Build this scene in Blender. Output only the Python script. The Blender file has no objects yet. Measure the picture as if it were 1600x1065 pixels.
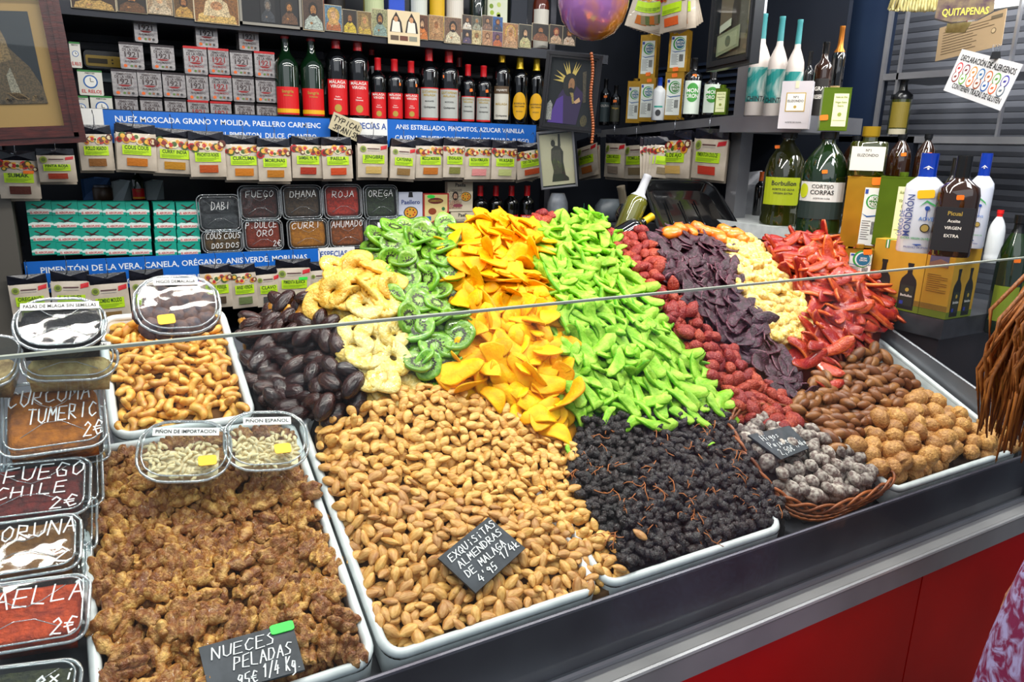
import bpy, math, random
import numpy as np
from mathutils import Matrix, Vector, noise as mnoise
R = math.radians
RNG = random.Random(7)
NR = np.random.RandomState(7)
scene = bpy.context.scene
COL = scene.collection

# ------------------------------------------------------------------ camera
W_, H_, F_ = 1600, 1065, 1150.0
CAM = np.array([0.0, 0.0, 1.6])
p_, r_, y_ = R(15), R(1.5), R(30)
FW = np.array([math.sin(y_)*math.cos(p_), math.cos(y_)*math.cos(p_), -math.sin(p_)])
RT0 = np.array([math.cos(y_), -math.sin(y_), 0.0]); UP0 = np.cross(RT0, FW)
RT = RT0*math.cos(r_) + UP0*math.sin(r_)
UP = -RT0*math.sin(r_) + UP0*math.cos(r_)
cd = bpy.data.cameras.new('camera'); cam = bpy.data.objects.new('camera', cd); COL.objects.link(cam)
cd.sensor_width = 36.0; cd.lens = F_*36.0/W_; cd.clip_start = 0.02
cam.matrix_world = Matrix(((RT[0], UP[0], -FW[0], CAM[0]), (RT[1], UP[1], -FW[1], CAM[1]), (RT[2], UP[2], -FW[2], CAM[2]), (0, 0, 0, 1)))
scene.camera = cam

# ------------------------------------------------------------------ light
world = bpy.data.worlds.new('world'); scene.world = world; world.use_nodes = True
bg = world.node_tree.nodes['Background']; bg.inputs[0].default_value = (0.80, 0.88, 1.0, 1); bg.inputs[1].default_value = 0.32
def area(name, loc, sx, sy, power, col=(1, 1, 1), rot=(0, 0, 0)):
    l = bpy.data.lights.new(name, 'AREA'); l.shape = 'RECTANGLE'; l.size = sx; l.size_y = sy; l.energy = power; l.color = col
    o = bpy.data.objects.new(name, l); o.location = loc; o.rotation_euler = rot; COL.objects.link(o); return o
area('counter_tube_light', (0.9, 1.05, 2.45), 2.8, 0.045, 34, (1.0, 0.95, 0.86))
area('stall_tube_light', (1.25, 1.75, 2.55), 3.2, 0.045, 26, (1.0, 0.97, 0.92))
area('shutter_fill_light', (2.15, 0.75, 2.5), 0.9, 0.3, 13, (0.95, 0.97, 1.0), (0, R(-38), R(25)))  # unseen lamp added to brighten the shutter on the right wall
area('hall_fill_light', (-0.4, -1.6, 3.2), 5.0, 3.0, 44, (0.93, 0.96, 1.0), (R(38), 0, R(-20)))  # unseen broad fill behind the camera, sized to keep lid reflections weak
scene.view_settings.view_transform = 'Standard'; scene.view_settings.look = 'None'
scene.view_settings.gamma = 1.0; scene.view_settings.use_curve_mapping = False
scene.view_settings.exposure = 0.18
scene.cycles.max_bounces = 8; scene.cycles.transparent_max_bounces = 16
scene.cycles.caustics_reflective = False; scene.cycles.caustics_refractive = False

# ------------------------------------------------------------------ maths
def ray(px, py):
    return FW + RT*(px-W_/2)/F_ - UP*(py-H_/2)/F_
def hY(px, py, Y): d = ray(px, py); return CAM + d*(Y/d[1])
def hX(px, py, X): d = ray(px, py); return CAM + d*(X/d[0])
def hZ(px, py, Z): d = ray(px, py); return CAM + d*((Z-1.6)/d[2])
def hitp(px, py, pl):
    k, v = pl
    return hY(px, py, v) if k == 'Y' else hX(px, py, v) if k == 'X' else hZ(px, py, v)
def ss(t): t = np.clip(t, 0, 1); return t*t*(3-2*t)
def hs_noise(x, y): return 0.011*np.sin(9.1*x+1.3)*np.cos(8.3*y) + 0.007*np.sin(23*x-11*y) + 0.005*np.cos(31*y+17*x)
def HS(x, y):
    z = 0.92 + 0.45*(y-0.82) + 0.016*ss((y-0.85)/0.10)*ss((x-0.29)/0.04)*ss((1.95-x)/0.1)
    b = ss((y-1.02)/0.45)*ss((x-0.28)/0.15 + (0.0))
    return z + 0.115*b + hs_noise(x, y)*(0.35+b)
def hS(px, py):
    d = ray(px, py); t = 0.5
    for i in range(700):
        q = CAM + d*t
        if q[2] < HS(q[0], q[1]):
            a, b = t-0.006, t
            for _ in range(12):
                m = (a+b)/2; q = CAM+d*m
                if q[2] < HS(q[0], q[1]): b = m
                else: a = m
            return CAM+d*b
        t += 0.006
        if t > 3.4: break
    return CAM+d*t
def depth(P): return float((np.asarray(P)-CAM) @ FW)
def faceang(P, k=1.0): return -math.atan2(P[0], P[1])*k
def unit(v): v = np.asarray(v, float); return v/np.linalg.norm(v)

# ------------------------------------------------------------------ materials
def lin(h):
    h = h.lstrip('#'); c = [int(h[i:i+2], 16)/255 for i in (0, 2, 4)]
    return tuple(((x+0.055)/1.055)**2.4 if x > 0.04045 else x/12.92 for x in c) + (1,)
MATS = {}
def mat(key, c1, rough=0.5, metal=0.0, c2=None, nscale=60, bump=0.0, bscale=None, rand=0.0, spec=0.5, coat=0.0, emit=0.0, dist=0.0, stretch=None, sss=0.0, trans=0.0, detail=3.0, edge=(0.35, 0.65)):
    if key in MATS: return MATS[key]
    m = bpy.data.materials.new(key); m.use_nodes = True; nt = m.node_tree; N = nt.nodes; L = nt.links
    b = N['Principled BSDF']; b.inputs['Roughness'].default_value = rough; b.inputs['Metallic'].default_value = metal
    b.inputs['Specular IOR Level'].default_value = spec; b.inputs['Coat Weight'].default_value = coat
    b.inputs['Base Color'].default_value = lin(c1)
    if sss: b.inputs['Subsurface Weight'].default_value = sss; b.inputs['Subsurface Scale'].default_value = 0.01
    if trans: b.inputs['Transmission Weight'].default_value = trans; b.inputs['IOR'].default_value = 1.3
    if emit: b.inputs['Emission Color'].default_value = lin(c1); b.inputs['Emission Strength'].default_value = emit
    tc = N.new('ShaderNodeTexCoord'); src = tc.outputs['Object']
    if stretch:
        mp = N.new('ShaderNodeMapping'); mp.inputs['Scale'].default_value = stretch; L.new(src, mp.inputs[0]); src = mp.outputs[0]
    out = None
    if c2:
        n = N.new('ShaderNodeTexNoise'); n.inputs['Scale'].default_value = nscale; n.inputs['Detail'].default_value = detail; n.inputs['Distortion'].default_value = dist
        L.new(src, n.inputs['Vector'])
        cr = N.new('ShaderNodeValToRGB'); cr.color_ramp.elements[0].position = edge[0]; cr.color_ramp.elements[1].position = edge[1]
        cr.color_ramp.elements[0].color = lin(c1); cr.color_ramp.elements[1].color = lin(c2)
        L.new(n.outputs['Fac'], cr.inputs[0]); out = cr.outputs[0]
    if rand:
        oi = N.new('ShaderNodeObjectInfo'); mr = N.new('ShaderNodeMapRange'); mr.inputs['To Min'].default_value = 1-rand; mr.inputs['To Max'].default_value = 1+rand
        L.new(oi.outputs['Random'], mr.inputs['Value'])
        hs = N.new('ShaderNodeHueSaturation'); L.new(mr.outputs[0], hs.inputs['Value'])
        m2 = N.new('ShaderNodeMath'); m2.operation = 'MULTIPLY_ADD'; m2.inputs[1].default_value = 0.06*rand; m2.inputs[2].default_value = 0.5-0.03*rand
        L.new(oi.outputs['Random'], m2.inputs[0]); L.new(m2.outputs[0], hs.inputs['Hue'])
        if out: L.new(out, hs.inputs['Color'])
        else: hs.inputs['Color'].default_value = lin(c1)
        out = hs.outputs[0]
    if out: L.new(out, b.inputs['Base Color'])
    if bump:
        n2 = N.new('ShaderNodeTexNoise'); n2.inputs['Scale'].default_value = bscale or nscale; n2.inputs['Detail'].default_value = 4
        L.new(src, n2.inputs['Vector'])
        bp = N.new('ShaderNodeBump'); bp.inputs['Strength'].default_value = bump; bp.inputs['Distance'].default_value = 0.004
        L.new(n2.outputs['Fac'], bp.inputs['Height']); L.new(bp.outputs[0], b.inputs['Normal'])
    MATS[key] = m; return m
def clear(key, tint='FFFFFF', gloss=0.12, rough=0.03, milky=0.0, wob=0):
    """thin clear sheet: transparent with a real Fresnel reflection"""
    if key in MATS: return MATS[key]
    m = bpy.data.materials.new(key); m.use_nodes = True; nt = m.node_tree; N = nt.nodes; L = nt.links
    for n in list(N): N.remove(n)
    o = N.new('ShaderNodeOutputMaterial'); t = N.new('ShaderNodeBsdfTransparent'); t.inputs[0].default_value = lin(tint)
    g = N.new('ShaderNodeBsdfGlossy'); g.inputs['Roughness'].default_value = rough
    fr = N.new('ShaderNodeLayerWeight'); fr.inputs[0].default_value = 0.5
    pw = N.new('ShaderNodeMath'); pw.operation = 'POWER'; pw.inputs[1].default_value = 5.0; L.new(fr.outputs['Facing'], pw.inputs[0])
    ad = N.new('ShaderNodeMath'); ad.operation = 'MULTIPLY_ADD'; ad.inputs[1].default_value = 0.6; ad.inputs[2].default_value = gloss+0.03; ad.use_clamp = True
    L.new(pw.outputs[0], ad.inputs[0])
    if wob:
        tc = N.new('ShaderNodeTexCoord'); nz = N.new('ShaderNodeTexNoise'); nz.inputs['Scale'].default_value = 30; nz.inputs['Detail'].default_value = 1
        bp = N.new('ShaderNodeBump'); bp.inputs['Strength'].default_value = 1.0; bp.inputs['Distance'].default_value = 0.0009
        L.new(tc.outputs['Object'], nz.inputs['Vector']); L.new(nz.outputs['Fac'], bp.inputs['Height']); L.new(bp.outputs[0], g.inputs['Normal'])
    mx = N.new('ShaderNodeMixShader'); L.new(ad.outputs[0], mx.inputs[0])
    L.new(t.outputs[0], mx.inputs[1]); L.new(g.outputs[0], mx.inputs[2]); last = mx.outputs[0]
    if milky:
        d = N.new('ShaderNodeBsdfDiffuse'); d.inputs[0].default_value = (0.85, 0.88, 0.9, 1)
        m2 = N.new('ShaderNodeMixShader'); m2.inputs[0].default_value = milky
        L.new(last, m2.inputs[1]); L.new(d.outputs[0], m2.inputs[2]); last = m2.outputs[0]
    L.new(last, o.inputs[0]); MATS[key] = m; return m
def flat(h, rough=0.55): return mat('print_'+h, h, rough)
def pr(h):
    c = ''.join('%02X' % int(min(255, int(h[i:i+2], 16)*.62+8)) for i in (0, 2, 4)); return mat('photo_print_'+h, h, .45, 0, c, 260, detail=5, edge=(.38, .62))
STEEL = mat('brushed_steel', '9A9BA0', 0.34, 0.65, '85868C', 5, 0.03, 150)
DSTEEL = mat('dark_steel', '5E5E64', 0.38, 0.55, '46464C', 12, 0.04)
FASCIA = mat('fascia_steel', '66656E', 0.36, 0.6, '4A4550', 4, 0.04, 90)
DARK = mat('dark_lacquer', '14161C', 0.35)
BLACKP = mat('black_plastic', '0E0F11', 0.25)
WHITEP = mat('white_tray_plastic', 'DDE2E2', 0.35, 0, 'C9CFCF', 30)
CLEAR = clear('clear_plastic', 'F2F7F8', 0.0, 0.05, 0.015, wob=1)
CLEARRIM = clear('clear_plastic_rim', 'D8E2E6', 0.30, 0.12, 0.18)
PANE = clear('counter_glass', 'F4FAFA', 0.0, 0.02, 0.012)
FRAMEGLASS = clear('picture_glass', 'F5F8F8', 0.0, 0.02)
WHITE = mat('white_paper', 'F2F2EE', 0.6)
ORANGE = mat('orange_sticker', 'FF7A10', 0.5); YELLOWS = mat('yellow_sticker', 'FFC20E', 0.5); GREENS = mat('green_sticker', '35E04A', 0.5)
INK = mat('black_ink', '15161A', 0.6); WINK = mat('white_chalk', 'F0F2F2', 0.7)
CHALK = mat('slate_board', '272C33', 0.6, 0, '3B4048', 40, 0.1)
BLUE = mat('blue_sign_board', '1468C8', 0.4)
CHROME = mat('bright_wire', 'B8BCC2', 0.2, 1.0)

# ------------------------------------------------------------------ mesh building
class MB:
    def __init__(s): s.v = []; s.f = []; s.m = []; s.mats = []; s.n = 0
    def mi(s, m):
        if m not in s.mats: s.mats.append(m)
        return s.mats.index(m)
    def add(s, V, Fc, m, X=None):
        V = np.asarray(V, float).reshape(-1, 3)
        if X is not None:
            V = V @ np.asarray(X)[:3, :3].T + np.asarray(X)[:3, 3]
        k = s.mi(m); b = s.n
        s.v.append(V); s.n += len(V)
        s.f += [tuple(i+b for i in f) for f in Fc]; s.m += [k]*len(Fc); return s
    def box(s, x0, x1, y0, y1, z0, z1, m, X=None):
        V = [(x0, y0, z0), (x1, y0, z0), (x1, y1, z0), (x0, y1, z0), (x0, y0, z1), (x1, y0, z1), (x1, y1, z1), (x0, y1, z1)]
        return s.add(V, [(0, 3, 2, 1), (4, 5, 6, 7), (0, 1, 5, 4), (1, 2, 6, 5), (2, 3, 7, 6), (3, 0, 4, 7)], m, X)
    def lathe(s, prof, m, n=20, X=None, sx=1, sy=1, sq=0.0, a0=0, a1=2*math.pi, cx=0, cy=0):
        full = abs(a1-a0-2*math.pi) < 1e-6; k = n if full else n+1
        a = a0+(a1-a0)*np.arange(k)/n
        ca, sa = np.cos(a), np.sin(a)
        if sq:
            g = (np.abs(ca)**(2/(1-sq))+np.abs(sa)**(2/(1-sq)))**(-(1-sq)/2); ca, sa = ca*g, sa*g
        V = []
        for r, z in prof:
            V.append(np.stack([cx+r*ca*sx, cy+r*sa*sy, np.full(k, z)], 1))
        V = np.concatenate(V); Fc = []
        for i in range(len(prof)-1):
            for j in range(n):
                j2 = (j+1) % k
                Fc.append((i*k+j, i*k+j2, (i+1)*k+j2, (i+1)*k+j))
        if full:
            if prof[0][0] > 1e-5: Fc.append(tuple(reversed(range(k))))
            if prof[-1][0] > 1e-5: Fc.append(tuple((len(prof)-1)*k+j for j in range(k)))
        return s.add(V, Fc, m, X)
    def tube(s, pts, r, m, n=6, closed=False, X=None):
        P = [np.asarray(p, float) for p in pts]; L = len(P); V = []; Fc = []
        rr = r if hasattr(r, '__len__') else [r]*L
        for i in range(L):
            t = P[(i+1) % L]-P[i-1] if closed else P[min(i+1, L-1)]-P[max(i-1, 0)]
            t = t/(np.linalg.norm(t)+1e-9)
            u = np.cross(t, (0, 0, 1) if abs(t[2]) < 0.9 else (0, 1, 0)); u /= np.linalg.norm(u); w = np.cross(t, u)
            for j in range(n):
                a = 2*math.pi*j/n; V.append(P[i]+rr[i]*(math.cos(a)*u+math.sin(a)*w))
        for i in range(L if closed else L-1):
            i2 = (i+1) % L
            for j in range(n):
                Fc.append((i*n+j, i*n+(j+1) % n, i2*n+(j+1) % n, i2*n+j))
        if not closed: Fc.append(tuple(reversed(range(n)))); Fc.append(tuple((L-1)*n+j for j in range(n)))
        return s.add(V, Fc, m, X)
    def prism(s, poly, y0, y1, m, X=None):
        """polygon in xz, extruded from y0 (front) to y1"""
        k = len(poly)
        V = [(x, y0, z) for x, z in poly]+[(x, y1, z) for x, z in poly]
        Fc = [tuple(range(k)), tuple(reversed(range(k, 2*k)))]+[(j, j+k, (j+1) % k+k, (j+1) % k) for j in range(k)]
        return s.add(V, Fc, m, X)
    def build(s, name, parent=None, smooth=False, X=None, loc=None, rz=0.0):
        me = bpy.data.meshes.new(name)
        V = np.concatenate(s.v) if s.v else np.zeros((0, 3))
        me.from_pydata(V.tolist(), [], s.f)
        for m in s.mats: me.materials.append(m)
        if len(s.mats) > 1: me.polygons.foreach_set('material_index', s.m)
        if smooth: me.polygons.foreach_set('use_smooth', [True]*len(s.f))
        o = bpy.data.objects.new(name, me); COL.objects.link(o)
        if smooth == 2:
            try: me.set_sharp_from_angle(angle=R(40))
            except Exception: pass
        if parent: o.parent = parent
        if X is not None: o.matrix_world = Matrix(X.tolist() if hasattr(X, 'tolist') else X)
        elif loc is not None: o.location = loc; o.rotation_euler = (0, 0, rz)
        return o
def tag(o, label=None, cat=None, group=None, kind=None):
    if label: o['label'] = label
    if cat: o['category'] = cat
    if group: o['group'] = group
    if kind: o['kind'] = kind
    return o
def thing(name, label, cat, loc=(0, 0, 0), rz=0.0, group=None, X=None):
    o = bpy.data.objects.new(name, None); COL.objects.link(o); o.empty_display_size = 0.02
    if X is not None: o.matrix_world = Matrix(X.tolist())
    else: o.location = [float(a) for a in loc]; o.rotation_euler = (0, 0, rz)
    return tag(o, label, cat, group)
def copy_tree(o, parent=None):
    c = o.copy(); COL.objects.link(c)
    if parent: c.parent = parent
    for ch in list(o.children): copy_tree(ch, c)
    return c
def frameX(o, r, u, n=None):
    """matrix: local x=r, local z=u, local y = into the thing"""
    r = unit(r); u = np.asarray(u, float); u = unit(u-(u@r)*r); y = np.cross(u, r)
    M = np.eye(4); M[:3, 0] = r; M[:3, 1] = y; M[:3, 2] = u; M[:3, 3] = o; return M
def rrect(w, h, r, n=5, cx=0.0, cz=0.0):
    P = []
    for qx, qz, a in ((1, 1, 0), (-1, 1, 90), (-1, -1, 180), (1, -1, 270)):
        for i in range(n+1):
            t = R(a+90*i/n); P.append((cx+qx*(w/2-r)+r*math.cos(t), cz+qz*(h/2-r)+r*math.sin(t)))
    return P
def disc(cx, cz, rx, rz=None, n=14, a0=0, a1=360):
    rz = rz or rx
    return [(cx+rx*math.cos(R(a0+(a1-a0)*i/n)), cz+rz*math.sin(R(a0+(a1-a0)*i/n))) for i in range(n if a1-a0 == 360 else n+1)]

# printed lettering (meshes taken once from the built-in font)
TXT = {}
def text_mesh(s):
    if s in TXT: return TXT[s]
    cu = bpy.data.curves.new('t', 'FONT'); cu.body = s; cu.resolution_u = 2; cu.offset = 0.016
    o = bpy.data.objects.new('t', cu); COL.objects.link(o)
    dg = bpy.context.evaluated_depsgraph_get(); me = bpy.data.meshes.new_from_object(o.evaluated_get(dg))
    V = np.array([v.co[:] for v in me.vertices]).reshape(-1, 3); Fc = [tuple(p.vertices) for p in me.polygons]
    bpy.data.objects.remove(o); bpy.data.curves.remove(cu); bpy.data.meshes.remove(me)
    if len(V):
        V[:, 0] -= V[:, 0].min(); w = V[:, 0].max()
        V[:, 1] -= max(min(V[:, 1].min(), 0), -0.2)*0
    else: w = 1
    TXT[s] = (V, Fc, w); return TXT[s]
def put_text(mb, s, x0, x1, z, h, m, y=-0.0006, X=None, fit=True, warp=None, center=False):
    """one line with its baseline at z, cap height h, squeezed into x0..x1"""
    V, Fc, w = text_mesh(s)
    if not len(V): return
    sc = h/0.70; sx = sc
    if fit and w*sc > (x1-x0): sx = (x1-x0)/w
    off = (x1-x0-w*sx)/2 if center else 0
    P = np.stack([x0+off+V[:, 0]*sx, np.full(len(V), y), z+V[:, 1]*sc], 1)
    if warp: P = warp(P)
    mb.add(P, Fc, m, X)
# handwritten strokes
G = {'A': '0,0 .5,1 1,0|.2,.4 .8,.4', 'B': '0,0 0,1 .7,.9 .7,.6 0,.5 .9,.3 .7,0 0,0', 'C': '1,.85 .5,1 0,.6 .1,.15 .5,0 1,.15', 'D': '0,0 0,1 .7,.85 .95,.45 .6,.05 0,0',
 'E': '1,1 0,1 0,0 1,0|0,.5 .8,.5', 'F': '1,1 0,1 0,0|0,.5 .7,.5', 'G': '1,.85 .4,1 0,.5 .3,0 .9,.1 .9,.45 .5,.45', 'H': '0,0 0,1|1,0 1,1|0,.5 1,.5', 'I': '.5,0 .5,1', 'J': '.8,1 .8,.2 .4,0 0,.2',
 'K': '0,0 0,1|.9,1 0,.45 .9,0', 'L': '0,1 0,0 .9,0', 'M': '0,0 .1,1 .5,.4 .9,1 1,0', 'N': '0,0 0,1 1,0 1,1', 'O': '.5,1 .05,.7 .1,.2 .5,0 .95,.3 .9,.8 .5,1', 'P': '0,0 0,1 .8,.9 .8,.55 0,.45', 'Q': '.5,1 0,.6 .1,.1 .5,0 1,.4 .8,.9 .5,1|.6,.3 1,-.1',
 'R': '0,0 0,1 .8,.9 .7,.5 0,.45 1,0', 'S': '.95,.9 .4,1 .1,.75 .8,.4 .7,.05 0,.05', 'T': '0,1 1,1|.5,1 .5,0', 'U': '0,1 .05,.2 .5,0 .9,.2 1,1', 'V': '0,1 .5,0 1,1', 'W': '0,1 .25,0 .5,.6 .75,0 1,1', 'X': '0,0 1,1|0,1 1,0', 'Y': '0,1 .5,.5 1,1|.5,.5 .4,0', 'Z': '0,1 1,1 0,0 1,0',
 '0': '.5,1 .1,.6 .2,.1 .6,0 .9,.5 .7,.95 .5,1', '1': '.2,.7 .6,1 .5,0', '2': '.1,.8 .5,1 .9,.7 .1,.05 .3,.1 1,0', '4': '.6,1 0,.35 1,.35|.75,.65 .7,0', '5': '.9,1 .2,1 .15,.55 .8,.5 .8,.1 .1,0', '9': '.9,.8 .4,1 .1,.7 .5,.5 .9,.8 .7,0', '/': '0,-.1 .9,1.1', "'": '.5,1.1 .4,.8', ',': '.5,.1 .3,-.25',
 'a': '.8,.5 .3,.55 .1,.2 .4,0 .8,.5 .85,0', 'e': '.1,.3 .8,.35 .5,.6 .1,.3 .4,0 .9,.1', 'g': '.8,.5 .3,.6 .1,.3 .5,.1 .8,.5 .8,-.3 .2,-.35', 'i': '.5,.5 .5,0|.5,.8 .5,.85', 'j': '.6,.5 .6,-.3 .1,-.3', 'o': '.5,.55 .1,.3 .4,0 .85,.3 .5,.55', 'r': '.2,.55 .3,0|.3,.4 .8,.55', 's': '.8,.5 .3,.5 .7,.15 .1,0', 'k': '.1,.9 .1,0|.7,.5 .1,.2 .8,0', 'h': '.1,.9 .1,0|.1,.4 .6,.5 .8,0', '€': '1,.85 .5,1 .1,.5 .5,0 1,.15|-.1,.6 .7,.6|-.1,.4 .7,.4', '.': '.4,0 .5,.08', 'c': '.8,.5 .2,.5 .1,.1 .8,0', 'u': '.1,.5 .2,0 .7,.05 .8,.5|.8,.5 .85,0', '-': '.1,.5 .9,.5', 'm': '0,0 .1,.5 .4,.4 .45,0|.45,.4 .8,.5 .9,0', 'x': '0,.5 .8,0|.8,.5 0,0', 'q': '.8,.5 .3,.6 .1,.3 .5,.1 .8,.5 .8,-.3', 't': '.4,.8 .4,0 .8,0|.1,.5 .8,.5', 'n': '.1,.5 .2,0|.2,.4 .7,.5 .8,0'}
def hand(mb, s, x0, x1, z, h, m, y=-0.001, w=0.0012, X=None, warp=None, jit=0.06, slope=0.0, seed=1):
    rg = random.Random(seed*31+len(s)); n = max(len(s), 1); cw = (x1-x0)/n
    for i, ch in enumerate(s):
        if ch not in G: continue
        for st in G[ch].split('|'):
            pts = []
            for q in st.split():
                a, b = map(float, q.split(','))
                a += rg.uniform(-jit, jit); b += rg.uniform(-jit, jit)
                pts.append((x0+cw*(i+0.12+a*0.72)+b*h*0.12, z+b*h+slope*(x0+cw*i-x0)))
            for (ax, az), (bx, bz) in zip(pts, pts[1:]):
                dx, dz = bx-ax, bz-az; l = math.hypot(dx, dz)+1e-9; nx, nz = -dz/l*w/2, dx/l*w/2; ex, ez = dx/l*w*.4, dz/l*w*.4
                P = np.array([(ax-ex+nx, y, az-ez+nz), (ax-ex-nx, y, az-ez-nz), (bx+ex-nx, y, bz+ez-nz), (bx+ex+nx, y, bz+ez+nz)])
                if warp: P = warp(P)
                mb.add(P, [(0, 1, 2, 3)], m, X)
def cyl_warp(r, cx=0.0):
    def w(P):
        a = P[:, 0]/r; rr = r-P[:, 1]
        return np.stack([rr*np.sin(a), -rr*np.cos(a), P[:, 2]], 1)
    return w
ORD = ['first', 'second', 'third', 'fourth', 'fifth', 'sixth', 'seventh', 'eighth', 'ninth', 'tenth', 'eleventh', 'twelfth', 'thirteenth', 'fourteenth', 'fifteenth', 'sixteenth']
#PARTS
# ================================================================== SETTING
def struct(name, mb, smooth=False, parent=None):
    o = mb.build(name, parent, smooth)
    if not parent: o['kind'] = 'structure'
    return o
FLOORM = mat('floor_tiles', '57534E', 0.5, 0, '45423E', 3, 0.05)
struct('floor', MB().box(-4, 6, -3, 5, -0.05, 0, FLOORM))
WB = mat('back_wall_paint', '2A2E38', 0.5, 0, '1E222A', 3)
struct('wall_back', MB().box(-2, 5, 3.5, 3.6, 0, 3.0, WB))
SHUT = mat('grey_shutter', '8A8E98', 0.5, 0.15, '757984', 4)
mb = MB().box(3.02, 3.10, -0.5, 3.5, 0, 3.0, mat('side_wall_paint', '3C424E', 0.5))
wr = struct('wall_right', mb)
# corrugated slats of the shutter on the right wall
slm = MB().prism([(0, 0), (0.004, 0.001), (0.008, 0.018), (0.004, 0.0385), (0, 0.0395)], -1.2, 1.2, SHUT)
z = 0.6; first = None
while z < 2.45:
    if first is None:
        first = slm.build('slat', wr, loc=(3.02, 1.9, z), rz=math.pi)
    else:
        c = first.copy(); COL.objects.link(c); c.location = (3.02, 1.9, z)
    z += 0.04
# glossy dark blue cabinet side between the corner shelf and the shutter
NAVY = mat('navy_panel', '24324A', 0.28, 0.2, '1B2740', 3)
mb = MB().box(2.56, 2.60, 1.80, 2.35, 0.9, 2.6, NAVY)
struct('trim_1', mb)
mb = MB().box(2.548, 2.56, 1.785, 1.80, 0.9, 2.6, STEEL)
struct('trim_2', mb)
# left dark pillar beside the lower sign
a = hY(8, 330, 2.62); b = hY(42, 470, 2.62)
mb = MB().box(-0.30, -0.19, 2.62, 2.75, 0.0, 1.42, mat('pillar_grey', '5B5750', 0.5))
struct('trim_3', mb)

# ------------------------------------------------------------------ market counter
ctr = thing('display_counter', 'stainless steel market counter with sloping display bed and red front', 'counter', (0, 0.82, 0))
def cpart(name, mb, smooth=False):
    for i in range(len(mb.v)): mb.v[i] = mb.v[i]-np.array([0, 0.82, 0])
    return mb.build(name, ctr, smooth)
cpart('front_fascia', MB().box(-1.2, 1.93, 0.795, 0.803, 0.80, 0.912, FASCIA).tube([(-1.2, 0.799, 0.912), (1.93, 0.799, 0.912)], 0.0045, FASCIA, 8))
cpart('gutter', MB().tube([(-1.2, 0.792, 0.799), (2.2, 0.792, 0.799)], 0.008, STEEL, 10))
LEDG = mat('ledge_steel', 'BDBCBC', 0.38, 0.45, 'A4A3A4', 4, 0.03, 120)
cpart('ledge', MB().box(-1.2, 2.4, 0.752, 0.823, 0.742, 0.797, LEDG).tube([(-1.2, 0.753, 0.793), (2.4, 0.753, 0.793)], 0.0055, LEDG, 8))
REDP = mat('red_front_panel', 'D80E06', 0.35, 0, 'B80804', 2)
for i in range(4):
    cpart('front_panel', MB().box(-1.2+i*0.898, -1.2+i*0.898+0.893, 0.775, 0.80, 0.08, 0.742, REDP))
cpart('kick_plate', MB().box(-1.2, 2.4, 0.80, 0.83, 0.0, 0.08, DSTEEL))
cpart('counter_body', MB().box(-1.2, 1.93, 0.80, 1.6, 0.06, 0.74, DARK))
# sloping bed under the trays (follows the display slope)
bedv = []; ys = np.linspace(0.835, 1.575, 10)
mb = MB(); V = []; Fc = []
for y in ys:
    zz = 0.92+0.45*(y-0.82)-0.06
    V += [(-1.2, y, zz), (1.9, y, zz), (1.9, y, 0.7), (-1.2, y, 0.7)]
for i in range(len(ys)-1):
    a = 4*i
    for j in range(4): Fc.append((a+j, a+(j+1) % 4, a+4+(j+1) % 4, a+4+j))
Fc += [(0, 3, 2, 1), (len(V)-4, len(V)-3, len(V)-2, len(V)-1)]
mb.add(V, Fc, DSTEEL); cpart('display_bed', mb)
# right side plate: top edge measured from the photograph
sp = [(0.822, 0.90), (0.826, 0.985), (1.209, 1.135), (1.6, 1.27), (1.6, 0.8), (0.822, 0.8)]
mb = MB(); V = [(1.9, y, z) for y, z in sp]+[(1.908, y, z) for y, z in sp]; k = len(sp)
mb.add(V, [tuple(range(k)), tuple(reversed(range(k, 2*k)))]+[(j, j+k, (j+1) % k+k, (j+1) % k) for j in range(k)], STEEL)
mb.tube([(1.904, 0.826, 0.985), (1.904, 1.209, 1.135), (1.904, 1.6, 1.27)], 0.003, STEEL, 6)
cpart('side_plate', mb)
# sneeze guard glass
gl = thing('glass_guard', 'long clear glass sneeze guard standing along the counter front', 'glass guard', (0.7, 0.79, 0.80))
MB().add([(-1.5, 0, 0), (1.22, 0, 0), (1.22, 0, .6), (-1.5, 0, .6)], [(0, 1, 2, 3)], PANE).build('pane', gl)
MB().box(-1.5, 1.22, -0.003, 0.003, 0.598, 0.601, mat('polished_glass_edge', 'A8B0A4', 0.25)).build('polished_edge', gl)
MB().box(1.205, 1.235, -0.01, 0.016, 0.0, 0.14, DSTEEL).build('end_bracket', gl)

# ------------------------------------------------------------------ back shelving
shf = thing('back_shelving', 'dark metal back shelving with three long shelves and chrome rails', 'shelving', (0.9, 2.9, 0))
def spart(name, mb, smooth=False):
    for i in range(len(mb.v)): mb.v[i] = mb.v[i]-np.array([0.9, 2.9, 0])
    return mb.build(name, shf, smooth)
SH = mat('shelf_metal', '23262E', 0.35, 0.4)
ZT = hY(500, 60, 2.66)[2]       # bottom of the top shelf
ZM = hY(455, 181, 2.7)[2]       # wine shelf
ZL = hY(300, 396, 2.7)[2]       # teal box shelf
spart('shelf', MB().box(-0.25, 1.95, 2.64, 3.1, ZT, ZT+0.035, SH))
spart('shelf', MB().box(-0.25, 1.95, 2.66, 3.1, ZM-0.02, ZM-0.002, SH))
spart('shelf', MB().box(-0.25, 1.95, 2.66, 3.1, ZL-0.02, ZL-0.002, SH))
spart('shelf', MB().box(-0.25, 1.95, 2.66, 3.1, 0.9, 0.92, SH))
spart('rail', MB().tube([(-0.25, 2.98, ZT-0.05), (1.95, 2.98, ZT-0.05)], 0.014, STEEL, 8))
spart('rail', MB().tube([(-0.25, 3.0, ZT-0.105), (1.95, 3.0, ZT-0.105)], 0.008, STEEL, 8))
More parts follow.
